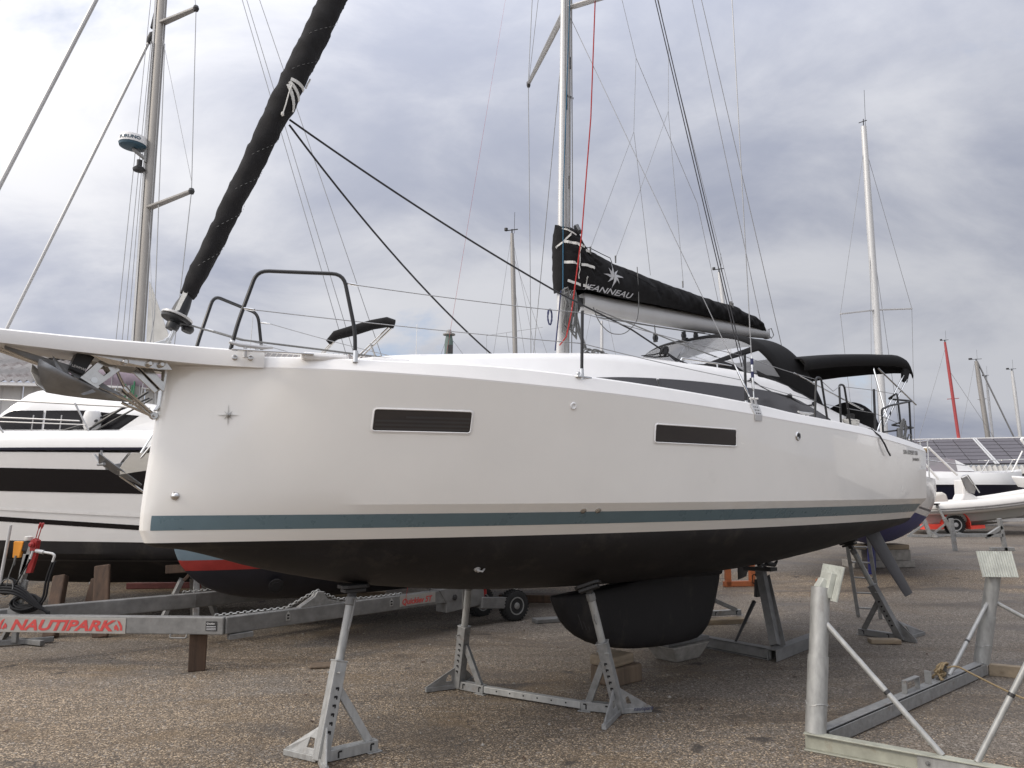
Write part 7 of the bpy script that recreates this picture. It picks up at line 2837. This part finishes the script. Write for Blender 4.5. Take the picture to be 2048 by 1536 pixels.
# ---- inflatable boat on its road trailer, far right
zr_ = zg(28)
RB = thing('inflatable_boat', 'pale grey rigid inflatable boat with white console on a road trailer at the far right', 'inflatable boat', (18.5, 28.3, zr_), 0)
mb = MB()
tub = [(14.9, 27.7, 1.52), (15.6, 27.45, 1.54), (17.0, 27.4, 1.64), (18.4, 27.42, 1.80), (19.8, 27.5, 2.02), (21.0, 27.8, 2.25), (21.5, 28.3, 2.38), (21.0, 28.8, 2.25), (19.8, 29.1, 2.02), (18.4, 29.18, 1.78), (17.0, 29.2, 1.60), (15.6, 29.15, 1.5), (14.9, 28.9, 1.5)]
mb.tube(arc_pts([Vector(q) for q in tub], .6, 4), .235, 16)
mb.build('tube', 'hypalon', RB, smooth=True)
mb = MB()
for dz in (-.02, .06):
    mb.tube(arc_pts([Vector((x, y - .215, z - .08 + dz)) for x, y, z in tub[:5]], .6, 4), .035, 6)
mb.build('rubbing_strip', 'grey_plastic', RB, smooth=True)
mb = MB()
rows = []
for q in tub[:6]:
    x, y, z = q
    rows.append([Vector((x, y + .1, z - .1)), Vector((x, lerp(y, 28.3, .4), z - .55)), Vector((x, 28.3, z - .78)), Vector((x, lerp(56.6 - y, 28.3, .4), z - .55)), Vector((x, 56.6 - y - .1, z - .1))])
mb.grid(rows)
mb.build('hull', 'rib_hull', RB, smooth=True)
mb = MB()
mb.prism([(16.55, 28.3, 1.5), (17.65, 28.3, 1.5), (17.5, 28.3, 1.85), (17.15, 28.3, 2.1), (17.05, 28.3, 2.55), (16.85, 28.3, 2.6), (16.85, 28.3, 2.05)], (0, .6, 0))
con = mb.build('console', 'white_boat', RB, bevel=.06)
mb = MB()
mb.prism([(16.80, 28.26, 2.62), (17.02, 28.26, 2.72), (17.32, 28.26, 2.25), (17.25, 28.26, 2.05), (17.0, 28.26, 2.12)], (0, .04, 0))
mb.build('screen', 'grey_plastic', con, bevel=.01)
mb = MB()
mb.tube(arc_pts([Vector((16.95, 28.2, 2.1)), Vector((16.75, 28.2, 2.70)), Vector((17.0, 28.2, 2.78)), Vector((17.4, 28.2, 2.1))], .08), .022, 6)
mb.build('console_rail', 'steel', con, smooth=True)
mb = MB()
mb.prism([(15.55, 28.3, 1.55), (16.35, 28.3, 1.55), (16.25, 28.3, 2.05), (16.1, 28.3, 2.12), (15.55, 28.3, 1.98)], (0, .9, 0))
mb.build('seat', 'cushion', RB, bevel=.08)
mb = MB()
mb.tube([Vector((16.75, 28.4, 2.75)), Vector((15.75, 28.4, 3.78))], .045, 8)
mb.tube([Vector((16.60, 29.4, 2.6)), Vector((15.65, 29.4, 3.78))], .045, 8)
mb.tube([Vector((15.75, 28.4, 3.78)), Vector((15.65, 29.4, 3.78))], .045, 8)
mb.build('roll_bar', 'white_paint', RB, smooth=True)
mb = MB()
mb.tube([Vector((14.5, 28.5, 3.62)), Vector((15.1, 28.5, 3.70)), Vector((15.7, 28.5, 3.68))], [.07, .11, .08], 8)
mb.build('furled_awning', 'rope_tan', RB, smooth=True)
mm = frame_mtx((16.5, 27.09, 1.52), (1, .0, .06), (0, 0, 1))
text_part('tube_lettering', 'zodiac'.upper(), .14, mm, 'grey_plastic', RB, .002, world=True)
RT = thing('road_trailer', 'white road trailer with red mudguard under the inflatable boat', 'boat trailer', (16.2, 28.2, zr_), 0)
mb = MB()
mb.bar((15.2, 28.0, zr_ + .52), (24, 28.0, zr_ + .54), .12, .13)
mb.bar((15.2, 29.6, zr_ + .52), (24, 29.0, zr_ + .54), .12, .13)
mb.bar((18.1, 28.0, zr_ + .55), (18.1, 28.0, zr_ + 1.0), .10, .10)
mb.build('chassis', 'white_paint', RT, bevel=.01)
wheel(RT, (16.1, 27.75, zr_ + .36), (0, -1, 0), .36, .24, 'alu_white')
mb = MB()
rows = []
for k in range(13):
    a = PI * (-.05 + 1.1 * k / 12)
    rows.append([Vector((16.1 - .50 * math.cos(a), y, zr_ + .38 + .46 * math.sin(a))) for y in (27.58, 27.95)])
mb.grid(rows)
mb.bar((14.95, 27.75, zr_ + .28), (15.6, 27.75, zr_ + .30), .34, .16)
mb.bar((16.6, 27.75, zr_ + .26), (17.1, 27.75, zr_ + .30), .34, .10)
mb.build('mudguard', 'red_fender', RT, solid=.03, loose=True)
mb = MB()
mb.box((20.0, 27.93, zr_ + .53), (.2, .04, .09))
mb.build('reflector', 'red_fender', RT)

# ---- white motor boats behind the inflatable
SBT = thing('motor_boat', 'white motor boat with purple tinted screen and dark hull side behind the inflatable boat', 'motor boat', (19.0, 32.3, zg(32)), 0)
mb = MB()
rows = []
for x, hw, zt in ((14.5, 1.2, 2.95), (16.5, 1.2, 2.98), (18.5, 1.15, 2.95), (20.0, .9, 2.92), (21.2, .45, 2.95), (21.8, .02, 3.0)):
    rows.append([Vector((x, 32.3 - hw * .6, 1.2)), Vector((x, 32.3 - hw * .92, 2.35)), Vector((x, 32.3 - hw, 2.42)), Vector((x, 32.3 - hw * .98, zt - .28)), Vector((x, 32.3 - hw * .8, zt)), Vector((x, 32.3, zt + .08)), Vector((x, 32.3 + hw * .8, zt)), Vector((x, 32.3 + hw, 2.4)), Vector((x, 32.3 + hw * .6, 1.2))])
mb.grid([r[2:] for r in rows])
mb.build('deck', 'white_boat', SBT, smooth=True, angle=30)
mb = MB()
mb.grid([r[:3] for r in rows])
mb.build('hull', 'navy', SBT, smooth=True, angle=30)
mb = MB()
rows = []
for x, w_, h_ in ((15.6, .75, .05), (16.2, .85, .48), (17.3, .85, .62), (18.6, .8, .60), (19.3, .7, .18), (19.5, .6, .02)):
    rows.append([Vector((x, 32.3 - w_, 2.98)), Vector((x, 32.3 - w_ * .85, 2.98 + h_ * .8)), Vector((x, 32.3, 2.98 + h_)), Vector((x, 32.3 + w_ * .85, 2.98 + h_ * .8)), Vector((x, 32.3 + w_, 2.98))])
mb.grid(rows[:4])
mb.build('windscreen', 'screen_purple', SBT, smooth=True)
mb = MB()
mb.grid(rows[3:])
mb.build('coaming', 'white_boat', SBT, smooth=True)
mb = MB()
for a in (19.6, 20.6, 21.4):
    mb.tube([Vector((a, 31.5, 2.95)), Vector((a + .35, 31.5, 3.45))], .022, 6)
mb.tube([Vector((19.5, 31.5, 3.42)), Vector((22, 31.8, 3.5))], .022, 6)
mb.tube([Vector((15.2, 31.2, 3.0)), Vector((17.0, 31.2, 3.45)), Vector((18.8, 31.2, 3.2))], .02, 6)
mb.build('bow_rail', 'steel', SBT, smooth=True)
SB2 = thing('motor_boat', 'white motor boat with a tall white roll bar cut by the right edge', 'motor boat', (20.5, 31.0, zg(31) - .05), R(-14))
p = yhull(6.5, 2.3, 1.85, 1.2, .35, transom=.9)
band_mesh(p, 0, .45).build('hull', 'white_boat', SB2, world=False, smooth=True)
band_mesh(p, .45, .62).build('dark_band', 'navy', SB2, world=False, smooth=True)
band_mesh(p, .62, 1).build('hull_bottom', 'white_boat', SB2, world=False, smooth=True)
deck_mesh(p).build('deck', 'white_boat', SB2, world=False, smooth=True)
mb = MB()
mb.tube(arc_pts([Vector((21.5, 30.2, 2.9)), Vector((20.45, 30.2, 4.25)), Vector((21.6, 30.2, 4.32)), Vector((23, 30.2, 4.2))], .15), .055, 8)
mb.tube(arc_pts([Vector((20.0, 30.2, 2.9)), Vector((20.5, 30.2, 3.75))], .1), .03, 8)
mb.tube(arc_pts([Vector((20.6, 30.2, 2.8)), Vector((20.65, 30.2, 3.62)), Vector((22, 30.2, 3.6))], .15), .03, 8)
mb.build('roll_bar', 'white_paint', SB2, smooth=True)
mb = MB()
mb.box((21.6, 30.4, 3.05), (1.2, .6, .5))
mb.build('cushion', 'grey_plastic', SB2, bevel=.12)

OB = thing('motor_boat', 'white motor boat standing off to the right, mirrored in the glossy stern topsides', 'motor boat', (14.6, 11.2, 0), R(55))
p = yhull(8.0, 2.7, 2.9, 1.5, .75, transom=.9)
band_mesh(p, 0, .62).build('hull', 'white_boat', OB, world=False, smooth=True)
band_mesh(p, .62, 1).build('hull_bottom', 'antifouling_grey', OB, world=False, smooth=True)
deck_mesh(p).build('deck', 'white_boat', OB, world=False, smooth=True)
mb = MB()
rows = []
for x, w_, h_ in ((2.4, .6, .04), (3.2, .85, .65), (4.0, .9, 1.0), (6.0, .9, 1.0), (6.4, .85, .9), (6.5, .8, .02)):
    rows.append([Vector((x, -w_, 2.9)), Vector((x, -w_ * .85, 2.9 + h_)), Vector((x, 0, 2.95 + h_)), Vector((x, w_ * .85, 2.9 + h_)), Vector((x, w_, 2.9))])
mb.grid(rows)
mb.build('cabin', 'white_boat', OB, world=False, smooth=True, angle=30)

# ================================================================== buildings
def wall_panels(root, a, b, z0, z1, n, material, ribw=.03):
    a, b = Vector(a), Vector(b)
    d = (b - a).normalized()
    nrm_ = Vector((d.y, -d.x, 0))
    me0 = None
    L = (b - a).length / n
    for k in range(n):
        p0 = a + d * L * k + d * .012
        p1 = a + d * L * (k + 1) - d * .012
        mb = MB()
        rows = []
        prof = [(0, 0), (.06, .03), (.30, .03), (.36, 0), (.64, 0), (.70, .03), (.94, .03), (1.0, 0)]
        for q, o_ in prof:
            c = p0.lerp(p1, q) + nrm_ * o_
            rows.append([Vector((c.x, c.y, z0)), Vector((c.x, c.y, z1))])
        mb.grid(rows)
        mb.build('wall_panel', material, root, loose=True)


def corr_sheet(a, b, up_a, up_b, pitch, amp, n_across):
    """corrugated roof sheet between eave line a-b and upper line up_a-up_b"""
    a, b, up_a, up_b = map(Vector, (a, b, up_a, up_b))
    nrm_ = (b - a).cross(up_a - a).normalized()
    if nrm_.z < 0:
        nrm_ = -nrm_
    n = n_across
    rows = []
    for k in range(n * 4 + 1):
        q = k / (n * 4)
        o_ = amp * math.sin(2 * PI * k / 4)
        rows.append([a.lerp(b, q) + nrm_ * o_, a.lerp(b, q).lerp(up_a.lerp(up_b, q), .5) + nrm_ * o_, up_a.lerp(up_b, q) + nrm_ * o_])
    mb = MB()
    mb.grid(rows)
    return mb


# right: long shed with a solar roof
BR = thing('shed', 'long low grey shed with solar panels on its roof at the far right', 'shed', (34, 46, zg(46)), 0)
XE0, XE1 = Vector((22.4, 47.6, 3.62)), Vector((45, 40.6, 3.62))
dE = (XE1 - XE0).normalized()
nE = Vector((dE.y, -dE.x, 0))
wall_panels(BR, XE0 - nE * .5, XE1 - nE * .5, zg(46) - .05, 3.25, 40, 'wall_grey')
UP = -nE * 4.6 + Vector((0, 0, 1.92))
corr_sheet(XE0 - Vector((0, 0, .42)) + nE * .35, XE1 - Vector((0, 0, .42)) + nE * .35, XE0 + UP * .03, XE1 + UP * .03, .2, .07, 84).build('roof_sheet', 'roof_corr', BR, smooth=True, loose=True)
mb = MB()
mb.grid([[XE0 + UP * .03, XE0 + UP], [XE1 + UP * .03, XE1 + UP]])
mb.build('roof', 'wall_grey', BR, loose=True)
mb = MB()
mb.bar(XE0 + UP + Vector((0, 0, .06)), XE1 + UP + Vector((0, 0, .06)), .3, .10)
mb.build('ridge_cap', 'white_paint', BR)
rows_n, cols_n = 7, 20
pw = (XE1 - XE0).length / cols_n
pan_me = None
for r_ in range(rows_n):
    for c_ in range(cols_n):
        q0, q1 = (r_ + .06) / rows_n, (r_ + .94) / rows_n
        if c_ in (6, 13):
            w0, w1 = .22, .97
        else:
            w0, w1 = .02, .985
        base = XE0 + dE * pw * (c_ + w0)
        if pan_me is None or c_ in (6, 13):
            mb = MB()
            wv = dE * pw * (w1 - w0)
            uv = UP * (.93 * (q1 - q0))
            up_n = dE.cross(UP).normalized()
            if up_n.z < 0:
                up_n = -up_n
            mb.add([Vector((0, 0, 0)), wv, wv + uv, uv] + [q + up_n * .05 for q in (Vector((0, 0, 0)), wv, wv + uv, uv)], [(3, 2, 1, 0), (4, 5, 6, 7), (0, 1, 5, 4), (1, 2, 6, 5), (2, 3, 7, 6), (3, 0, 4, 7)])
            o = mb.build('solar_panel', 'panel', BR, world=False)
            if c_ not in (6, 13):
                pan_me = o.data
        else:
            o = bpy.data.objects.new('solar_panel', pan_me)
            COL.objects.link(o)
            o.parent = BR
        o.location = base + UP * (.05 + .93 * q0) + Vector((0, 0, .06)) - BR.location
mb = MB()
for c_ in (6, 13):
    for off in (.05, .17):
        a = XE0 + dE * pw * (c_ + off)
        mb.bar(a + UP * .02 + Vector((0, 0, .12)), a + UP * .99 + Vector((0, 0, .12)), .10, .05)
mb.build('cable_tray', 'panel_rail', BR)

# left: shed with an old corrugated roof
BL = thing('shed', 'white walled shed with a weathered corrugated roof at the left edge', 'shed', (-14, 23, zg(23)), 0)
L0, L1 = Vector((-24, 21.4, 5.55)), Vector((-3.0, 25.2, 5.55))
dL = (L1 - L0).normalized()
nL = Vector((dL.y, -dL.x, 0))
wall_panels(BL, L0 - nL * .3, L1 - nL * .3, zg(22) - .05, 5.5, 24, 'wall_sheet')
UL = -nL * 6 + Vector((0, 0, 2.2))
corr_sheet(L0 + nL * .3 - Vector((0, 0, .06)), L1 + nL * .3 - Vector((0, 0, .06)), L0 + UL, L1 + UL, .2, .045, 100).build('roof_sheet', 'roof_sheet', BL, smooth=True, loose=True)
mb = MB()
mb.bar(L0 + nL * .15 + Vector((0, 0, -.14)), L1 + nL * .15 + Vector((0, 0, -.14)), .25, .10)
mb.build('fascia', 'white_paint', BL)
mb = MB()
mb.bar(L0 + dL * 8.3 + UL * .55 + Vector((0, 0, .25)), L0 + dL * 9.9 + UL * .55 + Vector((0, 0, .25)), .5, .42)
mb.build('roof_light', 'white_paint', BL, bevel=.03)

# ================================================================== masts far behind
def far_mast(label, base, top, r, material, spr=(), stays=(), group='bare masts beyond the yard', vane=True, name='yacht_mast'):
    base, top = Vector(base), Vector(top)
    o = thing(name, label, 'mast', (base.x, base.y, zg(base.y)), 0, group)
    mb = MB()
    ft = base + (base - top).normalized() * max(0.0, (base.z - zg(base.y)) / max(.1, (top - base).normalized().z))
    mb.tube([ft, base, base.lerp(top, .75), top], [r, r, r, r * .7], 12)
    m_ = mb.build('pole', material, o, smooth=True)
    for q, hw, dy in spr:
        c = base.lerp(top, q)
        mb = MB()
        mb.bar(c + Vector((-hw, 0, -dy)), c + Vector((hw, 0, dy)), .07, .04)
        mb.build('spreader', material, o, bevel=.008)
    mb = MB()
    for a, b, rr_ in stays:
        mb.tube([Vector(a), Vector(b)], rr_, 5)
    if stays:
        mb.build('stay', 'wire', o)
    if vane:
        mb = MB()
        k = r / .08
        mb.bar(top + Vector((-.22 * k, 0, .10)), top + Vector((.2 * k, 0, .16)), .03, .03)
        mb.bar(top, top + Vector((0, 0, .16)), .05, .05)
        mb.disc_stack(top + Vector((-.2 * k, 0, .10)), (0, 0, 1), [(.06 * k, 0), (.06 * k, .10)], 8)
        mb.tube([top + Vector((.08, 0, 0)), top + Vector((.1, 0, .8))], .008, 4)
        mb.build('wind_vane', 'dark_steel', o)
    return o


def P_(x, y, Y):
    """(unused spare)"""
    return None


far_mast('leaning red mast beyond the solar roof', (29.9, 50.2, 5.5), (29.5, 50.2, 12.2), .10, 'red_mast', spr=((.42, .4, .03),),
         stays=(((33.2, 51, 5), (29.6, 50.2, 10.3), .012), ((27.4, 51, 5), (29.5, 50.2, 11.8), .012)))
far_mast('thick pale double mast beyond the solar roof, right of the red mast', (33.0, 52.0, 5.8), (32.65, 52.0, 11.2), .16, 'alu_old', spr=((.5, .3, .03),),
         stays=(((31.0, 52, 5.5), (32.5, 52, 11.0), .012), ((34.9, 52, 5.6), (32.75, 52, 11.1), .055)))
far_mast('thin white mast beyond the solar roof between the two thicker masts', (33.6, 52.4, 5.8), (33.5, 52.4, 10.1), .08, 'alu_white')
far_mast('pale mast near the right edge beyond the solar roof', (35.25, 52.0, 5.7), (35.1, 52.0, 10.5), .12, 'alu_white', spr=((.04, .3, .02),))
far_mast('slim grey mast with a wind vane behind the big foredeck, left of the main mast', (.12, 26, 6.6), (0.0, 26, 11.35), .085, 'alu_old',
         stays=(((-.7, 26, 6.6), (-.05, 26, 11.1), .007), ((.9, 26, 6.6), (.03, 26, 11.1), .007), ((1.35, 26, 6.6), (.05, 26, 10.5), .007), ((.5, 26, 6.6), (.03, 26, 9.8), .007), ((-.9, 26, 7.6), (1.1, 26, 7.9), .008), ((-.9, 26, 7.6), (-.9, 26, 6.6), .006), ((-.1, 26, 7.0), (-.2, 26, 7.7), .008)))
far_mast('short white mast top peeping above the black boom cover', (8.70, 30, 9.3), (8.55, 30, 11.1), .085, 'alu_white')
far_mast('thin pale mast seen through the rigging under the boom', (3.03, 25, 6.2), (3.06, 25, 7.9), .055, 'alu_white', vane=False, stays=(((2.3, 25, 6.2), (2.75, 25, 8.4), .006), ((3.6, 25, 6.2), (3.2, 25, 8.4), .006)))
far_mast('stubby green-grey pole with a cap above the foredeck of the big yacht', (-1.72, 20, 5.6), (-1.71, 20, 6.36), .115, 'green_metal', vane=False, name='lamp_post',
         stays=(((-1.15, 20, 5.6), (-1.6, 20, 6.2), .006), ((-2.0, 20, 5.6), (-1.8, 20, 6.2), .006)))
lp0 = bpy.data.objects['lamp_post']
mb = MB()
mb.disc_stack((-1.71, 20, 6.36), (0, 0, 1), [(.17, 0), (.17, .03), (.08, .05), (.06, .14)], 14)
mb.build('cap', 'alu_old', lp0, smooth=True)
mb = MB()
mb.box((-1.66, 19.87, 5.95), (.13, .06, .22))
mb.build('sign_box', 'dark_steel', lp0)
far_mast('thin whip aerial left of the pulpit of the big yacht', (-5.35, 15.0, 4.3), (-5.30, 15.0, 5.75), .008, 'alu_white', vane=False, name='whip_aerial')

# ================================================================== small litter on the tarmac
rr = random.Random(21)
mb = MB()
for k in range(620):
    x, y = rr.uniform(-6, 7), rr.uniform(5.2, 13)
    s = rr.uniform(.004, .013) * (1.0 if rr.random() < .9 else 1.8)
    q = [Vector((rr.uniform(-1, 1), rr.uniform(-1, 1), rr.uniform(0, .8))) for _ in range(6)]
    c = Vector((x, y, zg(y)))
    top_ = c + Vector((rr.uniform(-.3, .3) * s, rr.uniform(-.3, .3) * s, s * .9))
    ring = [c + Vector((s * math.cos(a + rr.uniform(-.3, .3)) * rr.uniform(.7, 1.2), s * math.sin(a) * rr.uniform(.7, 1.2), 0)) for a in (0, 1.25, 2.5, 3.77, 5.02)]
    n = len(mb.v)
    mb.v += ring + [top_]
    mb.f += [(n + i, n + (i + 1) % 5, n + 5) for i in range(5)]
st_ = mb.build('gravel', 'concrete')
st_['kind'] = 'stuff'
st_['label'] = 'loose pale stones scattered over the tarmac'
lv = ((-4.6, 7.2), (-1.9, 7.5), (.1, 6.5), (-.2, 6.2), (3.2, 12.3), (2.1, 7.4), (-2.6, 11.2), (1.9, 7.9), (-5.0, 6.6), (3.3, 9.6))
mb = MB()
for k in range(36):
    x, y = lv[k] if k < len(lv) else (rr.uniform(-5, 6), rr.uniform(5.6, 13))
    L_ = rr.uniform(.02, .05)
    a = rr.uniform(0, PI)
    d = Vector((math.cos(a), math.sin(a), 0))
    n = Vector((-d.y, d.x, 0))
    c = Vector((x, y, zg(y) + .004))
    mb.add([c - d * L_, c + n * L_ * .35 + Vector((0, 0, .008)), c + d * L_ + Vector((0, 0, .012)), c - n * L_ * .35 + Vector((0, 0, .002))], [(0, 1, 2), (0, 2, 3)])
lf = mb.build('dead_leaves', 'wood_dark', loose=True)
lf['kind'] = 'stuff'
lf['label'] = 'dead leaves and scraps lying on the tarmac'
